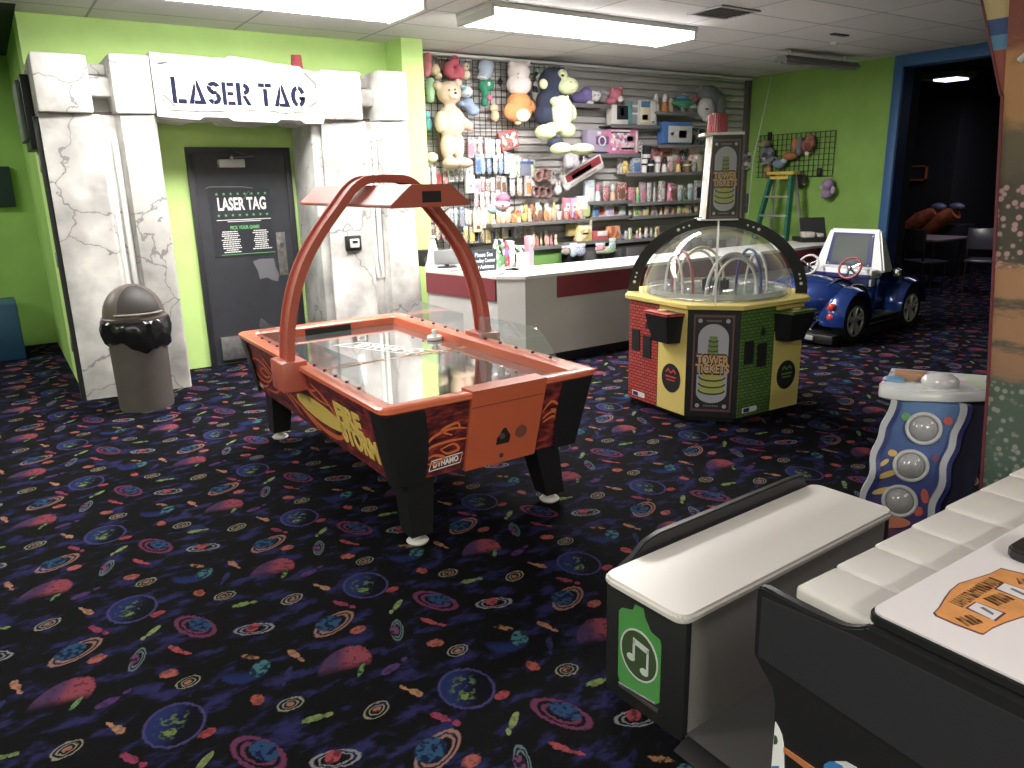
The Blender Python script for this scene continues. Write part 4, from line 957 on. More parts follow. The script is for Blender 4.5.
mb = MB(); mb.prism([rotp(-TW-.04, -TW), rotp(TW, -TW), rotp(TW, TW), rotp(-TW-.04, TW)], Zt2, Zt2+.012, 'z'); mb.build('tower_plate', M_white, t, world=False); mb = MB(); mb.prism([rotp(-TW-.035, -TW), rotp(TW+.01, -TW-.01), rotp(TW+.01, TW+.01), rotp(-TW-.035, TW)], Zt2+TH, Zt2+TH+.018, 'z')
mb.build('tower_plate', M_white, t, world=False)
mb = MB(); b0 = [rotp(-TW, -TW), rotp(TW+.005, -TW), rotp(TW+.005, TW), rotp(-TW, TW)]; t0 = [rotp(-TW+.028, -TW+.01), rotp(TW+.005, -TW+.01), rotp(TW+.005, TW-.01), rotp(-TW+.028, TW-.01)]
vs = [(p[0], p[1], Zt2+.012) for p in b0]+[(p[0], p[1], Zt2+TH) for p in t0]
mb._add(vs, [(3, 2, 1, 0), (4, 5, 6, 7), (0, 1, 5, 4), (1, 2, 6, 5), (2, 3, 7, 6), (3, 0, 4, 7)], 0); twr = mb.build('tower', M_blackpl, t, world=False)
xd = Vector((math.cos(RT), math.sin(RT), 0)); yd_ = Vector((-math.sin(RT), math.cos(RT), 0))
tower_poster(twr, frame((-yd_.x*(TW-.002)+xd.x*.006, -yd_.y*(TW-.002)+xd.y*.006, Zt2+TH*.49), (xd.x, xd.y, 0), (yd_.x*.02/TH*.6, yd_.y*.02/TH*.6, 1)), .205, TH*.92)
mb = MB(); Mw = frame((-xd.x*(TW-.013), -xd.y*(TW-.013), Zt2+TH*.5), (-yd_.x, -yd_.y, 0), (xd.x*.028/TH, xd.y*.028/TH, 1))
rect(mb, Mw, -.115, .115, -TH*.49, TH*.49, .003); mb.build('side_print', printed('pale photo print', [(226, 224, 220), (214, 212, 210), (196, 190, 178), (176, 176, 160), (230, 226, 222)], 14), twr, world=False)
bc = [(.062, Zt2+TH+.018), (.068, Zt2+TH+.024)]
for k in range(1): bc += [(.066, Zt2+TH+.15), (.058, Zt2+TH+.158), (0, Zt2+TH+.158)]
mb = MB(); n = 28; vs = []; 
for zz, rr_ in ((Zt2+TH+.02, .074), (Zt2+TH+.14, .066), (Zt2+TH+.152, .058)):
    for k in range(n*2): a = PI*k/n; r = rr_*(1.0 if k % 2 else .94); vs.append((-.04*xd.x+r*math.cos(a), -.04*xd.y+r*math.sin(a), zz))
N2 = n*2; fs = [(i*N2+k, i*N2+(k+1) % N2, (i+1)*N2+(k+1) % N2, (i+1)*N2+k) for i in range(2) for k in range(N2)]+[[2*N2+k for k in range(N2)]]
mb._add(vs, fs, 0); mb.build('beacon', mat('red beacon plastic', (172, 58, 66), .35), t, world=False)
# inside the dome: turntable, hoops, posts
mb = MB(); mb.lathe([(0, Z0), (.52, Z0), (.52, Z0+.012), (.50, Z0+.018), (0, Z0+.018)], 0, 0, 48); mb.build('turntable', mat('silver turntable', (178, 180, 178), .15, metal=.7), t, world=False)
mb = MB(); mb.lathe([(.50, Z0+.018), (.52, Z0+.018), (.52, Z0+.05), (.50, Z0+.05)], 0, 0, 48, cap=False); mb.build('turntable_rim', clear('frosted rim', (235, 238, 240), .2, .3), t, world=False)
for k, (a, c_) in enumerate(((math.radians(160), (158, 70, 74)), (math.radians(250), (196, 196, 192)), (math.radians(-20), (52, 66, 128)), (math.radians(70), (188, 176, 130)))):
    cx, cy = .27*math.cos(a), .27*math.sin(a); dx, dy = math.cos(a+PI/2), math.sin(a+PI/2)
    mb = MB()
    pts = [(cx+dx*.20*math.cos(PI*j/20), cy+dy*.20*math.cos(PI*j/20), Z0+.018+.30*max(0, math.sin(PI*j/20))) for j in range(21)]
    mb.tube(pts, .011); mb.build('hoop', mat('hoop colour %d' % k, c_, .3), t, world=False)
    mb = MB(); q = [(cx*1.25+dx*.17*math.cos(PI*j/20), cy*1.25+dy*.17*math.cos(PI*j/20), Z0+.018+.27*math.sin(PI*j/20)) for j in range(21)]; mb.tube(q, .010); mb.build('hoop', mat('pale hoop', (210, 208, 204), .3), t, world=False)
mb = MB()
for k in range(10):
    a = 2*PI*k/10; mb.tube([(.09*math.cos(a), .09*math.sin(a), Z0+.018), (.09*math.cos(a), .09*math.sin(a), Z0+.10)], .012, 8)
mb.build('centre_post', M_black, t, world=False)
mb = MB()
for s in (-1, 1):
    cx = s*.30*math.cos(ang); cy = s*.30*math.sin(ang)
    mb.tube([(cx, cy, Z0+.06), (cx+.16, cy-.02, Z0+.05)], .014); mb.tube([(cx, cy, Z0+.018), (cx, cy, Z0+.11)], .014)
mb.build('sweep_arm', M_white, t, world=False)
# ================================================================= prize wall
YW = 8.10
def sw(px, py, off=0.0): return at(px, py, y=YW-off)
M_wire = mat('black wire', (34, 34, 38), .4); M_shelf = mat('dark grey shelf', (86, 84, 86), .5)
def grid_panel(x0, x1, z0, z1, label, cell=.078):
    t = thing('grid_panel', label, 'wire grid', ((x0+x1)/2, YW-.03, z0))
    mb = MB(); x = x0
    while x <= x1+.001: mb.box(x-.003, x+.003, YW-.036, YW-.030, z0, z1); x += cell
    mb.build('upright_wires', M_wire, t)
    mb = MB(); z = z0
    while z <= z1+.001: mb.box(x0, x1, YW-.031, YW-.025, z-.003, z+.003); z += cell
    mb.build('cross_wires', M_wire, t)
grid_panel(4.30, 4.92, .95, 3.08, 'black wire grid panel behind the giant tan teddy bear')
grid_panel(4.94, 5.56, 1.2, 3.08, 'black wire grid panel behind the pale blue and green plush toys')
grid_panel(5.58, 6.28, 2.35, 3.08, 'short black wire grid panel behind the white bear and the orange plush')
structure(MB().box(3.96, 9.75, 7.98, 8.09, 3.085, 3.115, .004).build('trim_5', mat('white valance rail', (226, 224, 222), .5)))
def shelf(pl, pr, depth, label):
    a = sw(*pl, off=depth); b = sw(*pr, off=depth); z = (a.z+b.z)/2
    t = thing('wall_shelf', label, 'shelf', ((a.x+b.x)/2, YW-depth/2, z-.03))
    MB().box(a.x, b.x, YW-depth, YW-.002, z-.016, z, .002).build('board', M_shelf, t)
    MB().box(a.x, b.x, YW-depth-.004, YW-depth, z-.035, z+.012, .001).build('price_lip', mat('grey price strip', (112, 110, 112), .45), t)
    return a.x, b.x, YW-depth/2, z
SH = {}
SH['upper'] = shelf((560, 106), (611, 103), .28, 'short dark shelf under the purple and white plush cats, beside the giant ape plush')
SH['boxes'] = shelf((611, 127), (660, 124), .25, 'dark shelf holding the black, teal and picture boxes')
SH['figures'] = shelf((656, 114), (700, 112), .25, 'dark shelf holding small figures and the green plush')
SH['pink'] = shelf((588, 156), (640, 153), .25, 'dark shelf under the big pink boxes')
SH['blue'] = shelf((658, 147), (706, 144), .28, 'dark shelf under the blue box')
SH['cups'] = shelf((626, 174), (706, 172), .25, 'dark shelf with black and white cups and red packets')
SH['bright'] = shelf((588, 203), (632, 200), .25, 'dark shelf with the light blue box and red bag')
SH['mixed'] = shelf((628, 204), (704, 200), .25, 'dark shelf of mixed small toys left of the ticket tower')
SH['long'] = shelf((492, 225), (590, 219), .30, 'long dark shelf full of yellow and pink small toys')
SH['frames'] = shelf((590, 219), (632, 215), .25, 'dark shelf with white framed boxes')
SH['candy'] = shelf((629, 218), (706, 212), .25, 'dark shelf with a row of little coloured packets left of the dome')
SH['low'] = shelf((534, 248), (563, 245), .28, 'dark shelf of small pink and orange toys over the green panel')
SH['lowmid'] = shelf((563, 244), (616, 239), .28, 'low dark shelf with yellow bags and a red and white box')
SH['lowright'] = shelf((616, 242), (668, 236), .28, 'low dark shelf with grey and pink packets behind the counter')
PAL = dict(yellow=(226, 190, 96), orange=(222, 132, 76), pink=(222, 130, 160), red=(196, 66, 70), white=(226, 224, 222), cream=(232, 214, 176), grey=(150, 150, 156), blue=(86, 126, 190), teal=(90, 170, 170), green=(96, 164, 100), purple=(140, 116, 190), black=(40, 40, 46), brown=(120, 84, 66), lilac=(190, 170, 214), lightblue=(150, 200, 226), tan=(214, 178, 150), lime=(196, 214, 140))
def pm(c, rough=.6): return mat('toy '+c, PAL[c], rough)
def pp(c1, c2): return printed('print %s %s' % (c1, c2), [PAL[c1], PAL[c2], PAL['white'], PAL[c1]], 26)
CACHE = {}
ORD = ['first', 'second', 'third', 'fourth', 'fifth', 'sixth', 'seventh', 'eighth', 'ninth', 'tenth', 'eleventh', 'twelfth', 'thirteenth', 'fourteenth', 'fifteenth', 'sixteenth', 'seventeenth', 'eighteenth', 'nineteenth', 'twentieth']
def toy(kind, c1, c2):
    """one toy of each sort at the origin, front towards -y; later ones are copies"""
    key = (kind, c1, c2)
    if key in CACHE: return copy_tree(CACHE[key]), False
    t = thing(kind, 'x', 'x'); CACHE[key] = t
    if kind == 'toy_box':
        MB().box(-.5, .5, -.22, .22, 0, 1, .03).build('carton', pp(c1, c2), t, world=False)
        MB().box(-.38, .38, -.235, -.215, .12, .66, .01).build('front_window', pm(c2, .25), t, world=False)
    elif kind == 'toy_packet':
        mb = MB(); mb.ball((0, -.05, .40), (.46, .16, .42), 12); mb.build('bag', pp(c1, c2), t, world=False)
        MB().box(-.42, .42, -.07, -.02, .72, 1.0, .02).build('header_card', pm('white'), t, world=False)
    elif kind == 'plush_toy':
        mb = MB(); mb.ball((0, 0, .36), (.40, .34, .38), 12); mb.ball((-.30, -.18, .12), (.15, .18, .12), 8); mb.ball((.30, -.18, .12), (.15, .18, .12), 8); mb.build('body', pm(c1, .9), t, world=False)
        mb = MB(); mb.ball((0, -.05, .76), (.33, .28, .27), 12); mb.ball((-.24, -.02, .98), (.10, .07, .11), 8); mb.ball((.24, -.02, .98), (.10, .07, .11), 8); mb.build('head', pm(c1, .9), t, world=False)
        MB().ball((0, -.28, .70), (.17, .12, .12), 10).build('muzzle', pm(c2, .9), t, world=False)
    elif kind == 'toy_figure':
        mb = MB(); mb.lathe([(0, 0), (.30, 0), (.34, .1), (.26, .45), (.18, .58), (0, .60)], 0, 0, 12); mb.build('body', pm(c1, .5), t, world=False)
        MB().ball((0, 0, .76), (.27, .25, .25), 10).build('head', pm(c2, .5), t, world=False)
    elif kind == 'toy_cup':
        mb = MB(); mb.lathe([(0, 0), (.30, 0), (.42, .95), (.44, 1.0), (.38, 1.0), (.36, .9), (0, .88)], 0, 0, 14); mb.build('cup', pm(c1, .35), t, world=False)
        MB().lathe([(.335, .3), (.39, .7)], 0, 0, 14, cap=False).build('band', pm(c2, .35), t, world=False)
    elif kind == 'toy_ball':
        MB().ball((0, 0, .5), .5, 12).build('ball', pm(c1, .4), t, world=False)
        MB().tube([(.47*math.cos(2*PI*k/16), .2*math.sin(2*PI*k/16)-.0, .5+.47*math.sin(2*PI*k/16)) for k in range(16)], .06, 6, closed=True).build('stripe', pm(c2, .4), t, world=False)
    elif kind == 'toy_wand':
        MB().lathe([(0, 0), (.12, 0), (.12, .7), (0, .72)], 0, 0, 8).build('handle', pm(c1), t, world=False)
        MB().ball((0, 0, .84), (.22, .14, .18), 8).build('top', pm(c2), t, world=False)
    return t, True
def put(kind, c1, c2, x, y, z, w, h, label, group, cat, rz=0.0):
    o, _ = toy(kind, c1, c2); o.location = (x, y, z); o.scale = (w, min(w, .16), h); o.rotation_euler = (0, 0, rz)
    o['label'] = label; o['category'] = cat
    if group: o['group'] = group
    elif 'group' in o: del o['group']
    return o
NOUN = dict(toy_box='boxed toy', toy_packet='bagged toy', plush_toy='plush toy', toy_figure='toy figure', toy_cup='cup', toy_ball='ball', toy_wand='toy wand')
def fill(key, items, where, y=None, hs=(.09, .14), jitter=.12, w=None):
    """items: list of (kind, c1, c2); spread along the shelf, each its own object"""
    x0, x1, yy, z = SH[key]; n = len(items); pitch = (x1-x0)/n
    for i, (k, c1, c2) in enumerate(items):
        ww = (w or pitch)*rnd.uniform(.82, 1.05); hh = rnd.uniform(*hs); x = x0+pitch*(i+.5)
        put(k, c1, c2, x, (y or yy)-rnd.uniform(-.03, .05), z, ww, hh, '%s and %s %s %s, %s from left' % (c1, c2, NOUN[k], where, ORD[i] if i < 20 else '%dth' % (i+1)), 'small toys '+where, 'toy', rnd.uniform(-.25, .25))
R = rnd.choice
def many(n, kinds, cs): return [(R(kinds), *rnd.sample(cs, 2)) for _ in range(n)]
fill('long', many(19, ['plush_toy', 'toy_figure', 'toy_packet', 'toy_ball'], ['yellow', 'orange', 'cream', 'tan', 'yellow', 'brown'])[0:13]+many(6, ['plush_toy', 'toy_figure', 'toy_packet'], ['pink', 'red', 'white', 'orange']), 'in front on the long shelf', hs=(.11, .17), y=YW-.22)
fill('long', many(18, ['toy_figure', 'plush_toy', 'toy_packet'], ['yellow', 'orange', 'cream', 'tan', 'pink', 'white']), 'at the back of the long shelf', hs=(.17, .24), y=YW-.10)
fill('candy', many(18, ['toy_packet', 'toy_figure', 'toy_box'], ['yellow', 'orange', 'cream', 'green', 'pink', 'white', 'red', 'grey']), 'on the shelf left of the dome', hs=(.09, .15))
fill('low', many(9, ['plush_toy', 'toy_packet', 'toy_figure'], ['yellow', 'orange', 'pink', 'white', 'red', 'cream']), 'over the green cabinet', hs=(.12, .20))
fill('lowright', many(8, ['toy_packet', 'toy_figure'], ['grey', 'white', 'lilac'])[0:4]+many(9, ['toy_packet', 'toy_figure'], ['pink', 'red', 'yellow', 'lime', 'white', 'lilac']), 'on the low grey-and-pink shelf', hs=(.11, .17))
fill('mixed', [('toy_cup', 'red', 'white'), ('toy_box', 'red', 'pink'), ('toy_figure', 'green', 'lime'), ('toy_box', 'grey', 'pink'), ('toy_packet', 'grey', 'white'), ('toy_wand', 'white', 'grey'), ('toy_box', 'brown', 'white'), ('plush_toy', 'pink', 'white'), ('toy_box', 'red', 'brown'), ('toy_packet', 'grey', 'teal'), ('toy_figure', 'green', 'grey'), ('toy_packet', 'teal', 'grey'), ('toy_box', 'grey', 'black')], 'on the shelf left of the tower', hs=(.16, .30))
fill('cups', [('plush_toy', 'yellow', 'cream'), ('toy_box', 'grey', 'blue'), ('toy_cup', 'white', 'black'), ('toy_cup', 'black', 'white'), ('toy_cup', 'white', 'grey'), ('toy_figure', 'white', 'black'), ('toy_packet', 'red', 'white'), ('toy_figure', 'yellow', 'red'), ('toy_cup', 'brown', 'lime'), ('toy_packet', 'grey', 'black'), ('toy_box', 'white', 'cream')], 'in front on the cup shelf', hs=(.16, .24), y=YW-.18)
fill('cups', [('toy_box', 'grey', 'white'), ('toy_box', 'white', 'black'), ('toy_cup', 'black', 'white'), ('toy_box', 'red', 'pink'), ('toy_box', 'red', 'brown'), ('toy_box', 'red', 'white'), ('toy_packet', 'black', 'grey'), ('toy_box', 'cream', 'pink')], 'at the back of the cup shelf', hs=(.36, .44), y=YW-.07)
fill('bright', [('toy_box', 'lightblue', 'white'), ('toy_figure', 'white', 'pink'), ('toy_packet', 'red', 'pink'), ('toy_figure', 'tan', 'white'), ('toy_box', 'red', 'brown')], 'on the shelf beside the tilted box', hs=(.20, .28))
fill('frames', [('toy_packet', 'teal', 'grey'), ('toy_box', 'teal', 'blue'), ('toy_box', 'white', 'red'), ('toy_box', 'white', 'lilac'), ('toy_box', 'white', 'brown'), ('toy_box', 'blue', 'white')], 'on the framed-box shelf', hs=(.18, .24))
fill('figures', [('toy_figure', 'cream', 'white'), ('toy_figure', 'orange', 'white'), ('toy_figure', 'tan', 'cream'), ('toy_packet', 'grey', 'brown'), ('toy_packet', 'brown', 'tan')], 'beside the green plush', hs=(.16, .30))
# hooks of bagged toys over the left part of the wall
k = 0
def hooks(rows):
    for (x0, x1, py, n, cs, hh, where) in rows:
        for i in range(n):
            px = x0+(x1-x0)*(i+.5)/n; p = sw(px, py, .10); c = rnd.sample(cs, 2); kd = R(['toy_packet', 'toy_packet', 'toy_box'])
            w = (sw(x1, py).x-sw(x0, py).x)/n*.92
            put(kd, c[0], c[1], p.x, YW-.10-rnd.uniform(0, .05), p.z, w, hh*rnd.uniform(.85, 1.1), '%s and %s %s %s, %s from left' % (c[0], c[1], NOUN[kd], where, ORD[i]), 'packets hanging '+where, 'toy')
            MB_hook(p.x, p.z+hh*.93, w)
HK = []
def MB_hook(x, z, w):
    if not HK:
        mb = MB(); mb.tube([(0, .10, .0), (0, -.06, 0), (0, -.075, .02)], .004, 6); o = mb.build('peg_hook', M_steel); tag(o, 'x', 'hook', 'steel peg hooks holding the bagged toys'); HK.append(o)
    else: o = HK[0].copy(); C.objects.link(o); HK.append(o)
    o.location = (x, YW-.12, z+.01); o['label'] = 'steel peg hook holding a bagged toy on the prize wall'
hooks([(424, 447, 186, 4, ['white', 'grey', 'red', 'black'], .22, 'left below the tan bear'),
       (447, 474, 182, 5, ['white', 'grey', 'cream', 'black'], .20, 'under the tan bear'),
       (474, 508, 174, 6, ['blue', 'lightblue', 'white', 'blue'], .24, 'in the blue hanging row'),
       (466, 500, 158, 6, ['white', 'grey', 'cream', 'pink', 'black'], .22, 'above the blue row'),
       (474, 506, 194, 6, ['grey', 'pink', 'white', 'brown'], .20, 'below the blue row'),
       (472, 500, 210, 5, ['cream', 'pink', 'white', 'grey', 'lilac'], .22, 'left of the pink ball plush'),
       (444, 472, 226, 6, ['blue', 'yellow', 'lightblue', 'cream', 'grey'], .20, 'behind the hockey arch'),
       (472, 492, 228, 3, ['cream', 'yellow', 'white', 'tan'], .26, 'left of the long shelf'),
       (428, 452, 240, 4, ['brown', 'pink', 'grey', 'black', 'tan'], .20, 'low beside the green column'),
       (462, 500, 243, 7, ['grey', 'black', 'yellow', 'blue', 'brown'], .22, 'above the blackboard sign'),
       (508, 534, 178, 4, ['lime', 'green', 'teal', 'white'], .26, 'in the lime hanging row'),
       (509, 536, 196, 4, ['lightblue', 'orange', 'white', 'grey'], .22, 'below the lime row'),
       (500, 534, 238, 6, ['black', 'grey', 'white', 'yellow'], .16, 'under the long shelf'),
       (563, 588, 168, 3, ['white', 'lilac', 'grey', 'white'], .20, 'behind the tilted box'),
       (422, 446, 210, 3, ['grey', 'white', 'black'], .20, 'behind the score box')])

# ---- individual prizes
def prize(name, label, cat, px, py, off=.14, group=None):
    p = sw(px, py, off); return thing(name, label, cat, p, group=group)
SCL = lambda px, py: (sw(px+1, py).x-sw(px, py).x)    # metres per pixel across
def E_(mb, t, px, py, rx, ry, dep=None, off=0.0, seg=14, tilt=0.0):
    """soft stuffed volume centred where this part of the toy is, radii measured in photo pixels"""
    o = t.location; y = o.y-off; p = at(px, py, y=y); k = abs(at(px+1, py, y=y).x-p.x); kz = abs(at(px, py+1, y=y).z-p.z)
    mb.ball(p, (rx*k, dep or min(rx*k, ry*kz)*.8, ry*kz), seg, rot=Matrix.Rotation(tilt, 4, 'Y')); return p
def soft(c, name=None): return mat(name or ('plush '+str(c)), c, .95, bump=.2, scale=60)
def fuse(o, vox=.014):
    m = o.modifiers.new('fuse', 'REMESH'); m.mode = 'VOXEL'; m.voxel_size = vox; m.use_smooth_shade = True
    s = o.modifiers.new('smooth', 'SMOOTH'); s.iterations = 3; return o
# giant tan teddy bear
t = prize('teddy_bear', 'giant tan teddy bear hanging at the left of the prize wall', 'plush toy', 451, 120, .22)
mb = MB()
E_(mb, t, 449, 93, 11.5, 12, .13); E_(mb, t, 451, 122, 13.5, 17, .13); E_(mb, t, 437, 85, 4, 4.5, .05); E_(mb, t, 458, 83, 4, 4.5, .05)
E_(mb, t, 440, 122, 5, 11, .07, .03); E_(mb, t, 466, 124, 8, 5, .07, .04, tilt=.7); E_(mb, t, 447, 146, 6, 14, .08); E_(mb, t, 458, 146, 5.5, 14, .08); E_(mb, t, 451, 163, 8, 5.5, .12, .05); E_(mb, t, 464, 163, 8, 5.5, .12, .05)
fuse(mb.build('body', soft((228, 194, 170)), t))
mb = MB(); E_(mb, t, 453.5, 95, 5, 4.5, .06, .11); mb.build('muzzle', soft((238, 220, 200)), t)
mb = MB(); E_(mb, t, 449, 90, .9, 1.0, .015, .135, 8); E_(mb, t, 455, 89.5, .9, 1.0, .015, .13, 8); E_(mb, t, 455.5, 93, 1.4, 1.2, .02, .17, 8); mb.build('eyes_and_nose', mat('black bead', (24, 22, 26), .2), t)
mb = MB(); E_(mb, t, 431.5, 157.5, 6, 5.5, .07); ob = mb.build('plush_ball', soft((238, 210, 180))); center(ob); tag(ob, 'round cream plush head hanging beside the feet of the tan bear', 'plush toy')
ob = MB().box(*[v for v in (sw(436, 150).x, sw(443, 150).x)], YW-.10, YW-.04, sw(440, 158).z, sw(440, 112).z, .01).build('brown_packet_strip', mat('brown card', (132, 100, 92), .7)); tag(center(ob), 'tall brown card strip hanging left of the tan bear', 'card')
def simple(name, label, px, py, off, parts, cat='plush toy', f=True):
    """parts: (part name, colour, [ellipsoids px,py,rx,ry,depth,off,tilt])"""
    t = prize(name, label, cat, px, py, off)
    for nm, c, es in parts:
        mb = MB()
        for e in es: E_(mb, t, *e[:4], *(e[4:6] if len(e) > 5 else (e[4:] if len(e) > 4 else ())), tilt=e[6] if len(e) > 6 else 0.0)
        o = mb.build(nm, soft(c), t)
        if f and len(es) > 2: fuse(o)
    return t
BK = (22, 22, 26)
simple('pink_plush', 'pink and red plush creature with curled arms above the tan bear', 454, 68, .14, [('body', (214, 92, 112), [(448, 69, 4.5, 8, .08, 0, .3), (459, 72, 4.5, 8, .08, 0, -.2), (454.5, 60, 4, 5, .07, .02), (453, 76, 6, 4, .07, 0)]), ('eyes', BK, [(453, 58, .6, .6, .01, .09), (457, 58, .6, .6, .01, .09)])])
simple('cream_plush', 'small cream plush right of the pink plush, at the top of the grid', 466, 70, .12, [('body', (240, 224, 186), [(466, 67, 3, 4), (466, 75, 4, 5)]), ('eyes', BK, [(467.5, 66.5, .6, .6, .01, .06)])], f=False)
simple('pink_roll_plush', 'long pink plush roll in the top left corner of the prize wall', 427.5, 64, .14, [('body', (226, 124, 140), [(427.5, 58, 3.6, 6, .06, 0), (427.5, 66, 3.8, 9, .06, 0), (427, 72, 3.4, 5, .06, 0)])])
simple('green_roll_plush', 'long mint green plush roll under the pink one by the green column', 430.5, 90, .14, [('body', (176, 222, 180), [(430.5, 83, 3.6, 6, .06, 0), (430.5, 92, 3.8, 9, .06, 0), (430.5, 99, 3.2, 4, .06, 0)])])
simple('cyan_plush', 'small bright cyan plush low beside the green column', 428.5, 120, .12, [('body', (108, 200, 222), [(427.5, 115, 2.5, 4), (429, 124, 3, 6)])], f=False)
simple('monkey_plush', 'cream plush monkey with a brown arm between the pink roll and pink plush', 435, 70, .12, [('body', (238, 220, 176), [(435, 70, 4.5, 6, .06), (438, 76, 3.5, 4, .06)]), ('arm', (104, 78, 66), [(436, 59, 4, 1.2, .02, .02, .5), (440, 65, 1.2, 4.5, .02, .02, -.4)])])
simple('blue_round_plush', 'pale blue round plush at the top of the middle grid panel', 485.5, 69, .14, [('body', (176, 194, 222), [(485.5, 68, 6.5, 9, .09, 0), (484, 76, 6, 4, .08, 0), (490, 66, 3, 6, .06, 0)]), ('collar', (232, 236, 240), [(482, 78, 5, 1.5, .06, .03, .2)])])
simple('green_turtle_plush', 'dark green plush turtle hanging under the pale blue round plush', 486, 87, .14, [('body', (44, 146, 108), [(484, 86, 5, 6, .07, 0), (489.5, 85, 4, 6, .07, .02), (485, 94, 3, 4, .05, 0), (484.5, 102, 3.2, 5, .06, 0)]), ('flower', (222, 110, 150), [(489.5, 98, 2.6, 3, .05, .06)]), ('tag', (230, 230, 230), [(489, 84, 1.2, 2.2, .02, .08)])])
simple('blue_dog_plush', 'pale blue and white plush dog between the tan bear and the green turtle', 470, 103, .15, [('head', (212, 224, 232), [(466, 92, 6, 6, .08), (462, 88, 2, 3, .03)]), ('body', (150, 176, 216), [(468, 104, 5, 6, .08, 0), (473, 110, 6, 6, .08, 0), (461, 104, 3, 3, .05, 0)]), ('bow', (80, 180, 206), [(463.5, 88.5, 2.4, 1.4, .03, .07)]), ('eyes', BK, [(468, 95, .7, .5, .01, .08), (471, 97, .7, .5, .01, .08)])])
simple('white_bear_plush', 'large white plush bear sitting on top of the orange plush', 518.5, 79, .20, [('body', (240, 226, 226), [(518.5, 72, 10, 11, .12, 0), (519, 85, 11.5, 11, .13, 0), (511.5, 64, 3, 3, .05, 0), (527, 64, 3, 3, .05, 0)]), ('face', (190, 160, 160), [(518.5, 73.8, .8, .8, .01, .125), (518.2, 77.5, .6, .5, .01, .13)])])
simple('orange_plush', 'round orange plush with a white belly under the white bear', 520, 108, .20, [('body', (236, 150, 84), [(519, 102, 11, 10, .12, 0), (518, 112, 13, 11, .13, 0), (533, 107, 3, 8, .04, 0, -.5), (509, 111, 5, 8, .06, .03)]), ('belly', (244, 232, 212), [(523, 115, 7, 7, .05, .10)]), ('feet', (240, 206, 160), [(518, 123, 2.5, 2.5, .05, .05)])])
t = prize('cow_bag', 'black and white spotted bag string hanging left of the giant ape plush', 'bag', 536.5, 92, .10); mb = MB(); E_(mb, t, 536.5, 92, 4.5, 11, .05); E_(mb, t, 537.5, 74, 2.4, 7, .04); E_(mb, t, 538.5, 106, 3, 4, .05)
mb.build('bag', printed('cow spots', [(30, 30, 34), (226, 230, 222), (30, 30, 34), (222, 226, 214), (150, 180, 150)], 14), t)
simple('tan_small_plush', 'small tan plush below the green turtle', 495, 112, .12, [('body', (236, 200, 160), [(495, 116, 3.5, 6, .05), (494, 108, 4, 4, .05)])], f=False)
ob = MB().prism([(0, -.05), (.035, 0), (0, .05), (-.035, 0)], 0, .01, 'y').build('diamond_tag', M_black); ob.location = sw(500.5, 81.5, .06); tag(ob, 'small black diamond shaped tag hanging on the wire grid', 'tag')
# giant ape plush
t = prize('ape_plush', 'giant navy and pale green ape plush hanging on the slats', 'plush toy', 558, 110, .34)
NV = (40, 48, 76); PG = (216, 226, 176)
mb = MB(); E_(mb, t, 553, 82, 12, 15, .17, 0); E_(mb, t, 550, 103, 12, 17, .17, 0); E_(mb, t, 547, 115, 11, 12, .16, 0); E_(mb, t, 560, 73, 6, 6, .10, .05); E_(mb, t, 562, 96, 7, 8, .12, .02)
fuse(mb.build('body', soft(NV), t))
mb = MB(); E_(mb, t, 567, 86, 9, 9, .15, .14); E_(mb, t, 562.5, 74, 4.5, 5, .06, .15); E_(mb, t, 543.5, 84, 4, 5.5, .04, .12, tilt=-.4); fuse(mb.build('face', soft(PG), t), .012)
mb = MB(); E_(mb, t, 562.5, 75.5, 1.1, 1.5, .02, .215, 8); E_(mb, t, 571, 82, .8, .6, .015, .285, 8); mb.build('eyes', mat('black bead', (24, 22, 26), .2), t)
mb = MB(); E_(mb, t, 562, 112, 9.5, 17, .13, .16); E_(mb, t, 556, 101, 5, 4.5, .08, .20); E_(mb, t, 571, 112, 4, 9, .08, .14, tilt=-.3); fuse(mb.build('belly', soft((226, 234, 196)), t), .012)
mb = MB(); E_(mb, t, 545.5, 132, 8.5, 8, .14, .20); E_(mb, t, 553, 128, 8, 6, .12, .20); E_(mb, t, 566, 130, 8, 8, .12, .16); fuse(mb.build('legs', soft(PG), t), .012)
mb = MB(); E_(mb, t, 555.5, 143, 6.8, 6, .10, .22); mb.build('sole', soft(NV), t)
mb = MB(); E_(mb, t, 561, 149, 8.5, 6.5, .15, .33); E_(mb, t, 582, 149, 10, 6, .15, .30); E_(mb, t, 572, 149, 5, 4, .10, .28); fuse(mb.build('feet', soft((208, 218, 164)), t), .012)
mb = MB(); E_(mb, t, 567.5, 99, .9, 4, .02, .20); mb.build('neck_tag', mat('white tag', (230, 230, 230), .5), t)
# cats and pink plush on the upper shelf
simple('purple_cat_plush', 'purple plush cushion beside the face of the ape plush', 584, 97, .16, [('body', (128, 112, 184), [(578, 98, 7, 6, .08), (586, 95, 6, 8, .08), (583, 99, 8, 5, .08)])])
simple('white_cat_plush', 'small white plush kitten on the short shelf beside the purple cushion', 595, 97, .22, [('body', (236, 234, 232), [(595, 98, 3.5, 4, .06), (590, 103, 3, 2.5, .05)]), ('head', (240, 238, 236), [(596, 95, 4.2, 3.6, .07, .02), (592.8, 91.4, 1.1, 1.6, .02, .02), (599.3, 91.4, 1.1, 1.6, .02, .02)]), ('face', BK, [(595, 95, .5, .5, .01, .09), (598, 95, .5, .5, .01, .09)])])
simple('grey_cat_plush', 'grey plush behind the white kitten on the short shelf', 602, 96, .12, [('body', (160, 158, 166), [(602, 98, 5, 5.5, .07), (605, 94, 4, 5, .06)])], f=False)
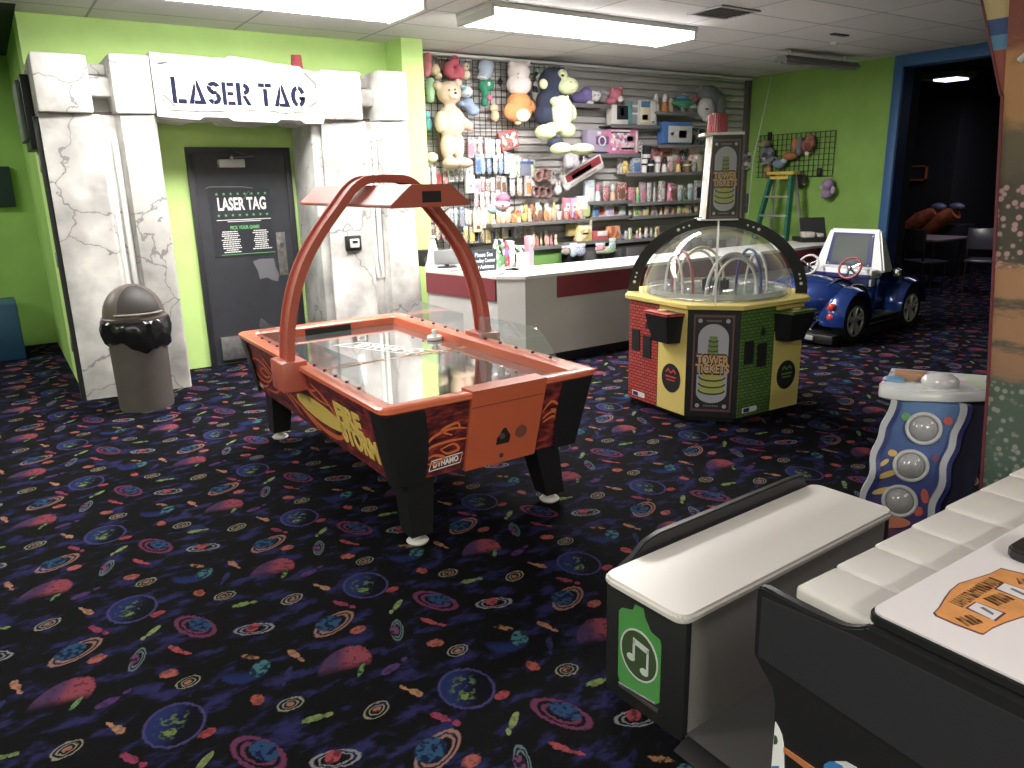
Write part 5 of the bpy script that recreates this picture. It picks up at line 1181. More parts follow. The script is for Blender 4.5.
simple('pink_cat_plush', 'pink and white plush with pointed ears at the right end of the short shelf', 616, 96, .20, [('body', (218, 112, 132), [(616, 95, 5.5, 7, .08), (611, 101, 5, 4, .07), (621, 89, 1.5, 4, .03), (612.5, 89, 1.5, 3.5, .03)]), ('belly', (236, 228, 228), [(620.5, 99, 2.6, 3.2, .04, .06)])])
simple('green_plush', 'green and blue plush with a red tip on the figure shelf', 684, 103, .16, [('body', (58, 146, 110), [(684, 104, 8, 5, .09), (677, 103, 5, 3, .07), (690, 103, 4, 4, .07)]), ('top', (92, 136, 184), [(682, 97.5, 6, 3, .06)]), ('tip', (204, 96, 100), [(695, 99.5, 3, 2.2, .04)]), ('fins', (196, 200, 200), [(693, 107, 4, 1.8, .03, .05)])])
simple('shark_plush', 'large grey and white plush shark hanging right of the green plush', 709, 103, .22, [('body', (112, 116, 124), [(709, 97, 10, 12, .12, 0), (717, 104, 8, 14, .10, 0, -.3), (704, 94, 6, 9, .10, 0)]), ('belly', (190, 188, 186), [(706, 108, 7, 11, .10, .07, .25), (709, 116, 6, 7, .09, .07)]), ('mouth', BK, [(707, 109, 1.8, .6, .02, .175)]), ('nose', (150, 60, 66), [(697.5, 98, 1.3, 2, .04, .06)])])
simple('pink_ball_plush', 'pink and pale pink ball-shaped plush hanging in the middle of the packets', 503, 202, .20, [('top', (222, 120, 160), [(503.5, 198, 5.2, 4.5, .08)]), ('body', (238, 190, 206), [(502.5, 205, 6.5, 5, .09)]), ('eye', BK, [(503, 205.5, .8, .8, .01, .09)])])
simple('blue_fish_plush', 'small pale blue plush fish under the pink ball-shaped plush', 494, 211, .16, [('body', (150, 186, 214), [(492, 210, 4.5, 3.5, .05), (497, 212, 3.5, 3, .05)])], f=False)
# boxes placed by their corners
def carton(name, label, x0, x1, y0, y1, off, dep, main, parts, tilt=0.0, cat='box', yaw=0.0):
    """x0..y1: the front face; parts: flat printed areas as fractions of the face (name, material, fx0, fx1, fz0, fz1)"""
    a = sw(x0, (y0+y1)/2, off); b = sw(x1, (y0+y1)/2, off); zt = sw((x0+x1)/2, y0, off).z; zb = sw((x0+x1)/2, y1, off).z
    cx = (a.x+b.x)/2; w = (b.x-a.x); h = zt-zb
    t = thing(name, label, cat, (cx, YW-off, zb)); t.rotation_euler = (0, tilt, yaw)
    MB().box(-w/2, w/2, 0, dep, 0, h, .004).build('carton', main, t, world=False)
    for nm, m_, fx0, fx1, fz0, fz1 in parts: MB().box(-w/2+w*fx0, -w/2+w*fx1, -.004, .002, h*fz0, h*fz1, .001).build(nm, m_, t, world=False)
    return t, w, h
carton('boxed_watch', 'white box with a black window at the left end of the box shelf', 612.5, 628, 105, 124.5, .22, .12, pm('white'), [('black_window', pm('black', .3), .28, 1.0, .25, .98), ('figure_print', pm('lilac'), .5, .74, .45, .85), ('white_label', pm('white'), .45, .9, .22, .32)])
carton('boxed_toy', 'teal and grey boxed toy between the white box and the picture box', 627, 640, 101, 124, .17, .10, pm('grey'), [('teal_side', pm('teal'), 0, .38, 0, 1), ('title_strip', pm('white'), .3, .9, .74, .84), ('grey_strip', pm('white'), .4, .9, .42, .5)])
carton('picture_box', 'tall framed beach picture box on the box shelf', 640, 657, 100, 125, .22, .05, mat('pale grey frame', (196, 204, 200), .4), [('sky_print', pm('blue', .4), .06, .55, .7, .94), ('sand_print', pm('cream', .4), .06, .55, .08, .7), ('green_print', mat('sage print', (140, 150, 110), .5), .12, .45, .2, .42), ('white_column', pm('white'), .64, .92, .08, .94), ('black_label', pm('black'), .68, .86, .1, .16)])
carton('pink_carton', 'large pink boxed doll set on the shelf below the white box', 609.5, 638.5, 129.5, 154.5, .22, .12, mat('hot pink card', (224, 116, 164), .4), [('print_area', printed('pink doll print', [(222, 140, 176), (236, 206, 220), (160, 110, 150), (240, 236, 238)], 22), .04, .88, .16, .86), ('white_frame', pm('white'), .9, .96, .1, .95), ('title_strip', pm('white'), .05, .7, .92, .97), ('black_title', pm('black'), .05, .68, .86, .90), ('starburst', pm('white'), .60, .8, .52, .74), ('white_label', pm('white'), .4, .8, .20, .28)])
t, w, h = carton('purple_carton', 'purple and white boxed toy with a ring on it beside the big pink box', 588, 610, 130, 152, .20, .12, mat('lilac card', (176, 160, 196), .4), [('purple_panel', mat('violet print', (116, 72, 140), .4), .36, .94, .35, .72), ('pink_top', pm('pink'), .6, .92, .76, .96), ('white_mark', pm('white'), .42, .6, .8, .94)])
mb = MB(); mb.tube([(w*.12+w*.15*math.cos(2*PI*k/24), -.012, h*.5+w*.15*math.sin(2*PI*k/24)) for k in range(24)], .010, 8, closed=True); mb.build('ring_print', pm('white'), t, world=False)
carton('blue_carton', 'bright blue box with a white front panel above the cup shelf', 664.5, 692.5, 122, 143.5, .24, .14, mat('royal blue card', (64, 116, 190), .4), [('white_panel', mat('pale panel', (202, 202, 204), .4), .14, .98, .05, .82), ('scribble_print', printed('pale grey line print', [(202, 202, 204), (202, 202, 204), (110, 110, 116), (202, 202, 204)], 40), .5, .78, .25, .62), ('dot_print', pm('grey'), .22, .32, .38, .52)])
carton('dark_packet', 'dark bagged toy right of the blue box', 693, 705, 128, 146, .14, .06, printed('dark toy print', [(60, 62, 66), (110, 112, 118), (40, 42, 46), (150, 150, 150)], 20), [])
t, w, h = carton('tilted_box', 'long red and white toy box hanging at a slant below the ape plush feet', 566, 606, 164, 178, .30, .08, mat('off white card', (222, 218, 216), .4), [('red_panel', mat('crimson card', (160, 48, 60), .4), .04, .96, .40, .96), ('dark_print', pm('black', .4), .18, .7, .44, .76), ('grey_label', mat('pale print grey', (170, 166, 166), .4), .1, .8, .08, .26)], tilt=-.42)
carton('green_card', 'pink and green carded toy standing on the long shelf', 578, 590, 196, 217, .24, .04, printed('pink green card', [(222, 150, 170), (236, 226, 226), (196, 214, 140), (230, 190, 200)], 9), [('green_base', mat('lime card', (192, 206, 120), .4), .02, .98, .02, .38), ('white_figure', pm('white'), .2, .5, .45, .85)])
for i, (x0, x1, c) in enumerate(((565, 571, 'pink'), (571.5, 577.5, 'lilac'))):
    carton('doll_box', ('pink' if i == 0 else 'lilac')+' narrow doll box on the long shelf left of the green card', x0, x1, 198, 218, .22, .06, pm(c), [('doll_window', pm('white'), .2, .85, .3, .75), ('black_dots', pm('black'), .3, .7, .5, .6)])
carton('lid_box', 'blue-lidded clear tub hanging above the bracelet bundle', 521, 531, 162, 176, .16, .10, mat('blue grey print', (120, 124, 150), .4), [('blue_lid', mat('cobalt plastic', (56, 96, 170), .4), -.05, 1.25, .88, 1.05)])
carton('toy_poster', 'red framed poster of small toys above the slats, left of the ape plush legs', 502, 520, 130, 149, .12, .05, mat('scarlet card', (196, 84, 84), .5), [('poster_print', printed('busy toy print', [(226, 214, 206), (190, 110, 100), (120, 100, 100), (240, 236, 230)], 24), .08, .92, .10, .84)], tilt=-.25)
carton('yellow_bag', 'yellow and white toy bag standing on the low shelf', 578, 592, 223, 241, .26, .10, printed('yellow bag print', [(226, 200, 110), (236, 226, 190), (210, 180, 90), (236, 230, 210)], 12), [('dark_mouth', pm('black'), .35, .75, .36, .46), ('left_ear', pm('cream'), .0, .22, .9, 1.12), ('right_ear', pm('cream'), .78, 1.0, .9, 1.15)])
carton('olive_bag', 'olive brown bag left of the yellow toy bag', 568.5, 578, 223, 236, .20, .08, mat('olive bag', (170, 150, 90), .6), [])
carton('red_white_box', 'red box with a white top on the low shelf, right of the yellow bag', 593, 608, 231, 240, .24, .12, mat('coral red card', (206, 84, 90), .45), [('white_top', pm('white'), .3, .95, .45, .98)])
carton('orange_box', 'orange and brown small box at the right end of the low middle shelf', 610, 620, 226, 239, .22, .10, printed('orange print', [(226, 140, 90), (180, 90, 60), (226, 180, 140)], 18), [])
carton('white_phone_box', 'tall white boxed toy hanging above the right end of the score box', 466.5, 475, 175, 193, .18, .05, pm('white'), [('print_spot', pm('grey'), .4, .7, .3, .5)])
carton('heart_card', 'cream card with a dark red heart spot hanging beside the long shelf', 473.5, 482, 211, 232, .18, .02, pm('cream'), [('red_spot', mat('maroon print', (140, 50, 70), .5), .35, .75, .15, .30)])
# bracelet bundle and bunny strings
t = prize('bracelet_bundle', 'bundle of brown ringed bracelets hanging on pegs', 'bracelets', 545, 185, .16)
for kx, ky in ((538, 176), (544, 174), (550, 176), (535, 192), (541, 192), (547, 193)):
    p = at(kx, ky, y=t.location.y); mb = MB(); r = .055
    for q in range(3): mb.tube([(p.x+r*math.cos(2*PI*k/14), p.y-.02+.03*q, p.z+r*1.15*math.sin(2*PI*k/14)) for k in range(14)], .014, 6, closed=True)
    mb.build('ring', mat('brown bead' if (kx % 2) else 'rose bead', (118, 80, 76) if (kx % 2) else (176, 128, 122), .5), t)
for i, (px, py) in enumerate(((553, 180), (558, 190), (563, 176), (567, 186))):
    simple('bunny_plush', ['upper left', 'lowest', 'upper right', 'rightmost lower'][i]+' little white plush bunny of the four hanging under the tilted box', px, py, .18+.03*i, [('body', (214, 206, 212), [(px, py, 3, 5, .05), (px-1.5, py-7, 1, 3, .02), (px+1.5, py-7, 1, 3, .02)]), ('nose', BK, [(px, py-2, .5, .5, .01, .05)])], f=False)
# green cabinet panel and dark bins below the shelves
ob = MB().box(sw(533, 255, .2).x, sw(561, 255, .2).x, YW-.22, YW-.01, .1, sw(548, 248, .2).z, .01).build('green_cabinet', mat('leaf green laminate', (98, 150, 66), .45)); tag(center(ob), 'plain green cabinet under the low shelf, behind the counter', 'cabinet')
x0 = sw(561, 250).x; x1 = sw(690, 240).x
ob = thing('storage_cabinet', 'low dark storage cabinet behind the counter under the shelves', 'cabinet', ((x0+x1)/2, 7.95, 0))
MB().box(x0, x1, YW-.24, YW-.01, .1, .86, .01).build('case', mat('charcoal cabinet', (62, 60, 62), .5), ob)
for k in range(7): MB().box(x0+.1+k*.42, x0+.42+k*.42, YW-.262, YW-.24, .50, .80, .006).build('drawer', mat('grey drawer', (92, 90, 92), .5), ob)
for i, (px, py, c1, c2, w, h) in enumerate(((566, 255, 'brown', 'grey', .18, .12), (573, 257, 'lightblue', 'white', .14, .18), (580, 256, 'blue', 'white', .20, .16), (600, 252, 'pink', 'red', .20, .12), (606, 254, 'green', 'lime', .40, .10), (612, 250, 'teal', 'white', .14, .16))):
    p = sw(px, py, .32); put('toy_packet', c1, c2, p.x, p.y, p.z, w, h, '%s and %s packet hanging just above the counter top, %s from left' % (c1, c2, ORD[i]), 'packets just above the counter top', 'toy')

# ---- things standing on the counter
ZC = .875
def onc(px, py): return at(px, py, z=ZC)
p = at(425, 266, z=ZC); t = thing('speaker', 'small black speaker on the counter beside the green column', 'speaker', p)
MB().box(-.055, .055, -.05, .05, 0, .17, .008).build('cabinet', M_blackpl, t, world=False); mb = MB(); disc(mb, frame((0, -.051, .07), (1, 0, 0), (0, 0, 1)), .035, .035, .004); mb.build('cone', mat('dark grey cone', (60, 60, 64), .5), t, world=False)
p = at(433, 267, z=ZC); t = thing('paper_stand', 'white cone-shaped paper stand on the counter by the black speaker', 'stand', (p.x+.06, p.y+.1, ZC)); MB().lathe([(0, 0), (.10, 0), (.075, .08), (.03, .25), (.025, .28), (0, .29)], 0, 0, 18).build('cone', pm('white'), t, world=False); MB().lathe([(0, .29), (.035, .29), (.035, .31), (0, .315)], 0, 0, 14).build('cap', pm('white'), t, world=False)
p = at(450, 269, z=ZC); t = thing('monitor', 'grey back of a small monitor on the counter behind the arch', 'monitor', (p.x+.05, p.y+.15, ZC), math.radians(-20))
MB().box(-.13, .13, -.015, .015, .03, .18, .01).build('screen', mat('grey monitor shell', (118, 120, 122), .5), t, world=False); MB().box(-.08, .08, .015, .05, .06, .15, .01).build('rear_bulge', mat('grey monitor shell', (118, 120, 122), .5), t, world=False); MB().box(-.10, .10, -.07, .07, 0, .012, .004).build('foot', M_blackpl, t, world=False); MB().box(-.02, .02, -.01, .01, .01, .08).build('neck', M_blackpl, t, world=False)
p = at(485, 271, z=ZC); q0 = at(474, 271, y=p.y); q1 = at(498, 271, y=p.y); ww = q1.x-q0.x; hh = at(485, 250, y=p.y).z-ZC
t = thing('sign', 'small blackboard sign on the counter reading Please See Bowling Counter for Assistance', 'sign', (p.x, p.y, ZC))
MB().box(-ww/2, ww/2, 0, .018, 0, hh, .003).build('board', mat('blackboard', (42, 50, 64), .5), t, world=False)
mb = MB(); Mh = frame((0, -.001, hh*.5), (1, 0, 0), (0, 0, 1))
mb.text('Please See', hh*.30, Mh @ Matrix.Translation((-ww*.03, hh*.28, 0)), .0008, .001, width=ww*.74); mb.text('Bowling Counter', hh*.26, Mh @ Matrix.Translation((0, 0, 0)), .0008, .001, width=ww*.90); mb.text('for Assistance', hh*.26, Mh @ Matrix.Translation((0, -hh*.29, 0)), .0008, .001, width=ww*.78)
mb.build('handwriting', mat('chalk', (214, 222, 232), .7), t, world=False)
MB().box(-ww*.3, ww*.3, .018, .07, 0, .012).build('prop', M_black, t, world=False)
for i, (x0, x1, yt, c1, c2, lb) in enumerate(((499.5, 506.5, 240, 'black', 'green', 'dark green and black tall display box beside the blackboard sign'), (507.5, 511, 241, 'purple', 'red', 'narrow purple display box, right of the dark green one'), (511.3, 515, 241, 'lilac', 'white', 'narrow lilac and white display box on the counter'), (516.5, 523, 246, 'green', 'black', 'green and black packet stand behind the white card'), (523.5, 529, 246, 'blue', 'black', 'blue and black packet stand behind the white card'))):
    b_ = 267 if i < 3 else 262; p = at((x0+x1)/2, b_, z=ZC); a = at(x0, b_, y=p.y); b2 = at(x1, b_, y=p.y); h_ = at(x0, yt, y=p.y).z-ZC
    t = thing('display_box', lb, 'box', (p.x, p.y, ZC)); w = b2.x-a.x
    MB().box(-w/2, w/2, 0, .12, 0, h_, .004).build('carton', pp(c1, c2), t, world=False); MB().box(-w*.35, w*.35, -.004, .001, h_*.1, h_*.4, .001).build('front_print', pm(c2), t, world=False)
p = at(523, 268, z=ZC); t = thing('card_sign', 'white printed card standing on the counter corner', 'sign', (p.x, p.y, ZC)); MB().box(-.075, .075, 0, .004, 0, .155).build('card', pm('white'), t, world=False); mb = MB(); [mb.box(-.05, .05, -.001, 0, .03+.022*k, .036+.022*k) for k in range(5)]; mb.build('print_lines', mat('pale print grey', (170, 166, 166), .4), t, world=False)
p = at(531.5, 266, z=ZC); t = thing('display_box', 'tall pink box standing right of the white card on the counter', 'box', (p.x, p.y, ZC)); MB().box(-.03, .03, 0, .08, 0, .30, .004).build('carton', mat('rose card', (206, 134, 150), .5), t, world=False); MB().box(-.022, .022, -.003, 0, .22, .28).build('front_print', pm('white'), t, world=False)
for i, (px, py, w, d, rz) in enumerate(((545, 269, .28, .09, .35), (505, 272, .24, .12, .2), (462, 270, .30, .12, .0), (575, 266, .14, .07, .1))):
    p = onc(px, py); ob = MB().box(-w/2, w/2, -d/2, d/2, 0, .004).build('paper', [mat('dark leaflet', (110, 104, 104), .6), mat('pale leaflet', (176, 172, 170), .6)][i % 2]); ob.location = (p.x, p.y, ZC); ob.rotation_euler = (0, 0, rz); tag(ob, ['dark leaflet lying on the counter right of the pink box', 'pale leaflet lying on the counter in front of the narrow boxes', 'dark leaflet lying on the counter beside the arch', 'small pale leaflet lying on the middle of the counter'][i], 'paper')

# ================================================================= green right wall
XW = 9.8
t = thing('grid_panel', 'dark wire grid panel mounted on the green right wall', 'wire grid', (XW-.03, 7.2, 1.69))
a, b = at(773, 135, x=XW-.03), at(836, 131, x=XW-.03); y0, y1, z1 = b.y, 7.85, 2.285; z0 = 1.69
mb = MB(); y = y0
while y < y1: mb.box(XW-.036, XW-.030, y-.004, y+.004, z0, z1); y += .078
mb.build('upright_wires', M_wire, t)
mb = MB(); z = z0
while z < z1+.01: mb.box(XW-.031, XW-.025, y0, y1, z-.004, z+.004); z += .0745
mb.build('cross_wires', M_wire, t)
for yy, zz in ((7.62, 2.27), (6.75, 1.74)):
    MB().box(XW-.06, XW-.03, yy-.03, yy+.03, zz-.05, zz+.06, .006).build('wall_clip', M_black, t)
def hang_r(name, label, es, off=.125, cat='plush toy'):
    px, py = es[0][1][0][:2]; p = at(px, py, x=XW-off); t = thing(name, label, cat, p)
    for nm, L_, m_ in es:
        mb = MB()
        for (px, py, rx, ry) in L_:
            q = at(px, py, x=XW-off); ky = abs(at(px+1, py, x=XW-off).y-q.y); kz = abs(at(px, py+1, x=XW-off).z-q.z); mb.ball(q, (min(.08, rx*ky), rx*ky, ry*kz), 12)
        o = mb.build(nm, m_, t)
    return t
P2 = lambda n, cs, s=14: printed(n, cs, s, .9)
hang_r('plush_toy', 'grey and white plush hanging at the upper left of the dark wire grid', [('body', [(767, 153, 7, 7), (771, 160, 6, 5), (764, 160, 4, 5)], P2('grey plush patches', [(88, 90, 108), (120, 120, 130), (60, 64, 76), (170, 166, 160)])), ('head', [(765, 144, 5, 4)], P2('tan plush patches', [(150, 130, 90), (90, 100, 110)]))])
hang_r('plush_toy', 'blue grey fish plush hanging just above the yellow top of the ladder', [('body', [(779, 164, 6, 5)], soft((112, 136, 156))), ('fin', [(784, 161, 3, 3)], soft((170, 180, 190)))])
hang_r('plush_toy', 'orange fox plush hanging in the middle of the dark wire grid', [('body', [(790, 156, 7, 4), (795, 144, 3, 7)], soft((184, 104, 62))), ('paws', [(790, 154, 2, 1.5)], soft((224, 214, 196)))])
hang_r('plush_toy', 'long grey plush hanging between the orange and the rusty plush', [('body', [(800, 144, 3, 8), (799, 150, 3, 6)], soft((104, 104, 112)))])
hang_r('plush_toy', 'rusty brown and white plush at the upper right of the dark wire grid', [('body', [(810, 143, 5, 9), (806, 146, 4, 7)], P2('rust patches', [(150, 84, 72), (180, 110, 90), (120, 60, 56)])), ('paws', [(807, 153, 2, 3)], soft((214, 206, 196)))])
hang_r('plush_toy', 'small orange plush low on the left side, left of the ladder top', [('body', [(768, 172, 3, 7)], P2('orange patches', [(180, 120, 76), (140, 90, 60)]))])
hang_r('plush_toy', 'dark brown plush with white paws hanging right of the ladder top', [('body', [(800, 180, 6, 8)], soft((88, 78, 78))), ('paws', [(798, 176, 1.6, 1.6), (803.5, 184, 1.5, 1.5), (796.5, 186, 1.5, 1.5)], soft((214, 206, 200)))])
hang_r('plush_toy', 'lilac plush hanging alone on the green wall below the wire grid', [('body', [(827, 194, 5, 5), (828, 184, 5, 6)], soft((150, 124, 166))), ('paws', [(822, 187, 2, 3), (833, 190, 2, 4), (822, 196, 2, 2)], soft((186, 160, 190)))])
for i, (px, py, rx, ry, c, lb) in enumerate(((748, 162, 5, 8, [(120, 112, 112), (80, 70, 74), (190, 180, 176)], 'pale card of small toys behind the right side of the tower'), (749, 203, 6, 10, [(60, 60, 66), (84, 84, 90)], 'dark bagged toy hanging behind the right side of the tower, upper'), (751, 221, 6, 8, [(50, 50, 56), (74, 76, 84)], 'dark bagged toy hanging behind the right side of the tower, lower'))):
    p = at(px, py, y=8.0); k = .0145; t = thing('hanging_bag', lb, 'toy', (p.x, 8.0, p.z)); MB().box(-rx*k, rx*k, -.03, .05, -ry*k, ry*k, .02).build('bag', printed('dark bag %d' % i, c, 20), t, world=False); MB().box(-rx*k*.7, rx*k*.7, -.034, -.026, ry*k*.8, ry*k*1.2, .003).build('header_card', pm('white' if i == 0 else 'grey'), t, world=False)
# ladder
t = thing('step_ladder', 'green fibreglass step ladder with a yellow top leaning by the green wall', 'ladder', (9.35, 7.05, 0))
M_lad = mat('green fibreglass', (26, 108, 84), .5); M_al = mat('aluminium', (176, 172, 174), .35, metal=.5)
yt0, yt1, yb0, yb1 = 6.90, 7.24, 6.74, 7.46; zt_ = 1.72
for (a0, b0) in ((yt0, yb0), (yt1, yb1)):
    mb = MB(); mb._add([(9.33, a0-.02, zt_), (9.41, a0-.02, zt_), (9.41, a0+.02, zt_), (9.33, a0+.02, zt_), (9.03, b0-.03, 0), (9.11, b0-.03, 0), (9.11, b0+.03, 0), (9.03, b0+.03, 0)], [(0, 1, 2, 3), (4, 7, 6, 5), (0, 4, 5, 1), (1, 5, 6, 2), (2, 6, 7, 3), (3, 7, 4, 0)], 0); mb.build('front_rail', M_lad, t)
    mb = MB(); mb._add([(9.42, a0-.015, zt_), (9.45, a0-.015, zt_), (9.45, a0+.015, zt_), (9.42, a0+.015, zt_), (9.70, b0-.015, 0), (9.73, b0-.015, 0), (9.73, b0+.015, 0), (9.70, b0+.015, 0)], [(0, 1, 2, 3), (4, 7, 6, 5), (0, 4, 5, 1), (1, 5, 6, 2), (2, 6, 7, 3), (3, 7, 4, 0)], 0); mb.build('rear_rail', M_al, t)
for z in (.28, .58, .88, 1.16, 1.42):
    f = (zt_-z)/zt_; MB().box(9.33-.30*f, 9.42-.30*f, lerp(yt0, yb0, f), lerp(yt1, yb1, f), z-.012, z+.014, .003).build('step', M_al, t)
MB().box(9.31, 9.47, 6.85, 7.29, 1.72, 1.765, .01).build('top_cap', mat('yellow plastic', (214, 176, 62), .45), t)
MB().box(9.30, 9.33, 6.92, 7.22, 1.66, 1.70, .006).build('tool_tray', mat('yellow plastic', (214, 176, 62), .45), t)
a, b = at(772, 75, x=9.5), at(753, 160, x=9.2)
ob = MB().tube([a, b, b+Vector((-.02, .02, -.8))], .006, 6).build('cord', mat('pale cord', (176, 186, 170), .6)); tag(center(ob), 'thin pale cord hanging from the ceiling in front of the green corner', 'cord')
# till on the counter
p = at(808, 240, z=ZC); t = thing('cash_register', 'black till with a tilted screen at the far right end of the counter', 'cash register', (8.85, 6.15, ZC), math.radians(-35))
MB().box(-.20, .20, -.18, .18, 0, .06, .01).build('base', M_blackpl, t, world=False)
MB().box(-.16, -.02, -.16, 0, .06, .13, .01).build('printer', mat('beige plastic', (190, 184, 172), .5), t, world=False); MB().box(.02, .10, -.14, -.04, .06, .11, .01).build('card_slot', mat('beige plastic', (190, 184, 172), .5), t, world=False)
mb = MB(); mb.prism([(-.02, .06), (.10, .30), (.13, .29), (.03, .06)], -.14, .18, 'x', bev=.004); mb.build('screen', mat('dark screen shell', (40, 42, 44), .35), t, world=False)

# ================================================================= kiddie car ride
t = thing('kiddie_car_ride', 'blue coin-operated roadster ride with a white screen cowl and chrome wheels', 'kiddie ride', (7.84, 5.05, 0), math.radians(4))
M_cb = mat('metallic blue body paint', (6, 40, 122), .22, metal=.35, coat=1.0); M_cw = mat('white fibreglass', (226, 228, 230), .3, coat=.3); M_ty = mat('black tyre', (18, 18, 20), .6)
def part(mb, nm, m_, par=None): return mb.build(nm, m_, par or t, world=False)
part(MB().box(-.95, 1.0, -.50, .50, .02, .12, .02), 'platform', M_blackpl)
mb = MB(); body = [(-.80, .24), (-.86, .40), (-.80, .60), (-.55, .66), (-.30, .60), (-.10, .36), (.16, .36), (.20, .80), (.34, .80), (.80, .66), (.98, .52), (1.02, .30), (.95, .22)]
mb.prism(body, -.34, .34, 'y', bev=.03); part(mb, 'body', M_cb)
# fenders
def fender(cx, cz, r, y0, y1, a0, a1, nm, k=1.0):
    mb = MB(); n = 16; sec = [(0.0, r*1.0), (.25, r*1.10), (.5, r*1.14), (.75, r*1.10), (1.0, r*.98)]; vs = []; m_ = len(sec)
    for i in range(n+1):
        a = math.radians(a0+(a1-a0)*i/n)
        for f, rr in sec: vs.append((cx+rr*math.cos(a)*k, y0+(y1-y0)*f, cz+rr*math.sin(a)))
        for f, rr in sec[::-1]: vs.append((cx+(rr-.02)*math.cos(a)*k, y0+(y1-y0)*f, cz+(rr-.02)*math.sin(a)))
    q = 2*m_; fs = []
    for i in range(n):
        for j in range(q): j2 = (j+1) % q; fs.append((i*q+j, i*q+j2, (i+1)*q+j2, (i+1)*q+j))
    fs += [list(range(q)), [n*q+j for j in range(q)][::-1]]
    mb._add(vs, fs, 0, True); return part(mb, nm, M_cb)
def wheel(x, y, r, nm='wheel'):
    s = -1 if y < 0 else 1
    mb = MB(); pr = [(r*.62, -.07), (r*.94, -.075), (r, -.05), (r, .05), (r*.94, .075), (r*.62, .07)]; n = 32; vs = []; fs = []
    for (rr, yy) in pr:
        for k in range(n): a = 2*PI*k/n; vs.append((x+rr*math.cos(a), y+yy, .235+rr*math.sin(a)))
    for i in range(len(pr)):
        i2 = (i+1) % len(pr)
        for k in range(n): k2 = (k+1) % n; fs.append((i*n+k, i*n+k2, i2*n+k2, i2*n+k))
    mb._add(vs, fs, 0, True); w = part(mb, nm, M_ty)
    mb = MB()
    for k in range(5):
        a = 2*PI*k/5+.3; ca_, sa_ = math.cos(a), math.sin(a); da = .17
        for sgn in (-1, 1):
            aa = a+sgn*.05; ab = a+sgn*.22
            mb.tube([(x+.03*math.cos(aa), y+s*.055, .235+.03*math.sin(aa)), (x+r*.66*math.cos(ab), y+s*.062, .235+r*.66*math.sin(ab))], [.018, .015], 8)
    mb.tube([(x+r*.65*math.cos(2*PI*k/28), y+s*.066, .235+r*.65*math.sin(2*PI*k/28)) for k in range(28)], .012, 8, closed=True)
    mb.tube([(x, y+s*.03, .235), (x, y+s*.075, .235)], .035, 14); part(mb, 'hub_spokes', mat('bright wheel metal', (214, 214, 214), .3, metal=.55), w)
    mb = MB(); mb.tube([(x, y-.05, .235), (x, y+.04, .235)], r*.60, 24); part(mb, 'wheel_well_disc', M_blackpl, w)
for x in (-.58, .62):
    for s in (-1, 1): wheel(x, s*.46, .235 if True else .22)
for s in (-1, 1):
    fender(-.58, .26, .29, s*.56, s*.28, -8, 190, 'rear_fender'); fender(.62, .26, .285, s*.56, s*.30, 5, 185, 'front_fender')
mb = MB(); mb.ball((-.62, 0, .44), (.33, .50, .24), 24); part(mb, 'rear_deck', M_cb)
for s in (-1, 1):
    part(MB().box(-.28, .34, s*.36, s*.54, .20, .235, .015), 'running_board', mat('black rubber', (28, 28, 30), .5)); part(MB().tube([(-.30, s*.50, .17), (.38, s*.50, .17)], .03, 12), 'side_pipe', M_chrome)
    for z in (.40, .30):
        l_ = part(MB().lathe([(0, 0)]+[(.045, 0), (.045, .0)], 0, 0) if False else MB().ball((-.885, s*.42, z), (.03, .042, .042), 14), 'tail_light', mat('red tail lamp', (196, 44, 40), .2))
        mb = MB(); mb.tube([(-.88, s*.42+.047*math.cos(2*PI*k/18), z+.047*math.sin(2*PI*k/18)) for k in range(18)], .008, 8, closed=True); part(mb, 'lamp_ring', M_chrome, l_)
    part(MB().tube([(-.84, s*.26, .24), (-.94, s*.27, .22), (-.99, s*.27, .17)], .014, 8), 'exhaust_tip', M_chrome)
    part(MB().lathe([(0, .60), (.055, .60), (.06, .62), (.045, .68), (0, .70)], .40, s*.44, 18), 'headlamp', M_chrome)
# screen cowl leaning over the dash, facing the seats
cow = [(.14, .66), (.22, 1.08), (.245, 1.115), (.275, 1.115), (.32, 1.0), (.36, .66)]
mb = MB(); vs = []
for (x, z) in cow:
    hw = lerp(.42, .29, max(0, min(1, (z-.70)/.42)))
    vs += [(x, -hw, z), (x, hw, z)]
n = len(cow); fs = [(2*i, 2*i+1, 2*((i+1) % n)+1, 2*((i+1) % n)) for i in range(n)]+[[2*i for i in range(n)], [2*i+1 for i in range(n)][::-1]]
mb._add(vs, fs, 0); bmesh.ops.bevel(mb.bm, geom=list(mb.bm.edges), offset=.02, segments=3, affect='EDGES'); [setattr(f, 'smooth', True) for f in mb.bm.faces]; part(mb, 'screen_cowl', M_cw)
Msc = frame((.148, 0, .885), (0, -1, 0), (.08, 0, .40))
Msc = frame((.14+.08*(.885-.66)/.42-.004, 0, .885), (0, -1, 0), (.08, 0, .42))
mb = MB(); flat(mb, Msc, [(-.27, -.175), (.27, -.175), (.235, .19), (-.235, .19)], .008); bz = part(mb, 'screen_bezel', mat('navy bezel', (28, 34, 100), .3))
mb = MB(); flat(mb, Msc, [(-.215, -.15), (.215, -.15), (.195, .165), (-.195, .165)], .010); part(mb, 'screen', mat('dark grey screen', (72, 80, 80), .12), bz)
mb = MB(); [disc(mb, Msc @ Matrix.Translation((sx*.235, sy*.158, 0)), .009, .009, .012, 10) for sx in (-1, 1) for sy in (-1, 1)]; part(mb, 'bezel_screw', M_chrome, bz)
mb = MB(); mb.box(-.02, .22, -.37, .37, .60, .70, .03); part(mb, 'dashboard', M_cw); mb = MB(); mb.box(-.03, -.018, -.36, .36, .60, .645, .004); part(mb, 'dash_stripe', mat('navy bezel', (28, 34, 100), .3))
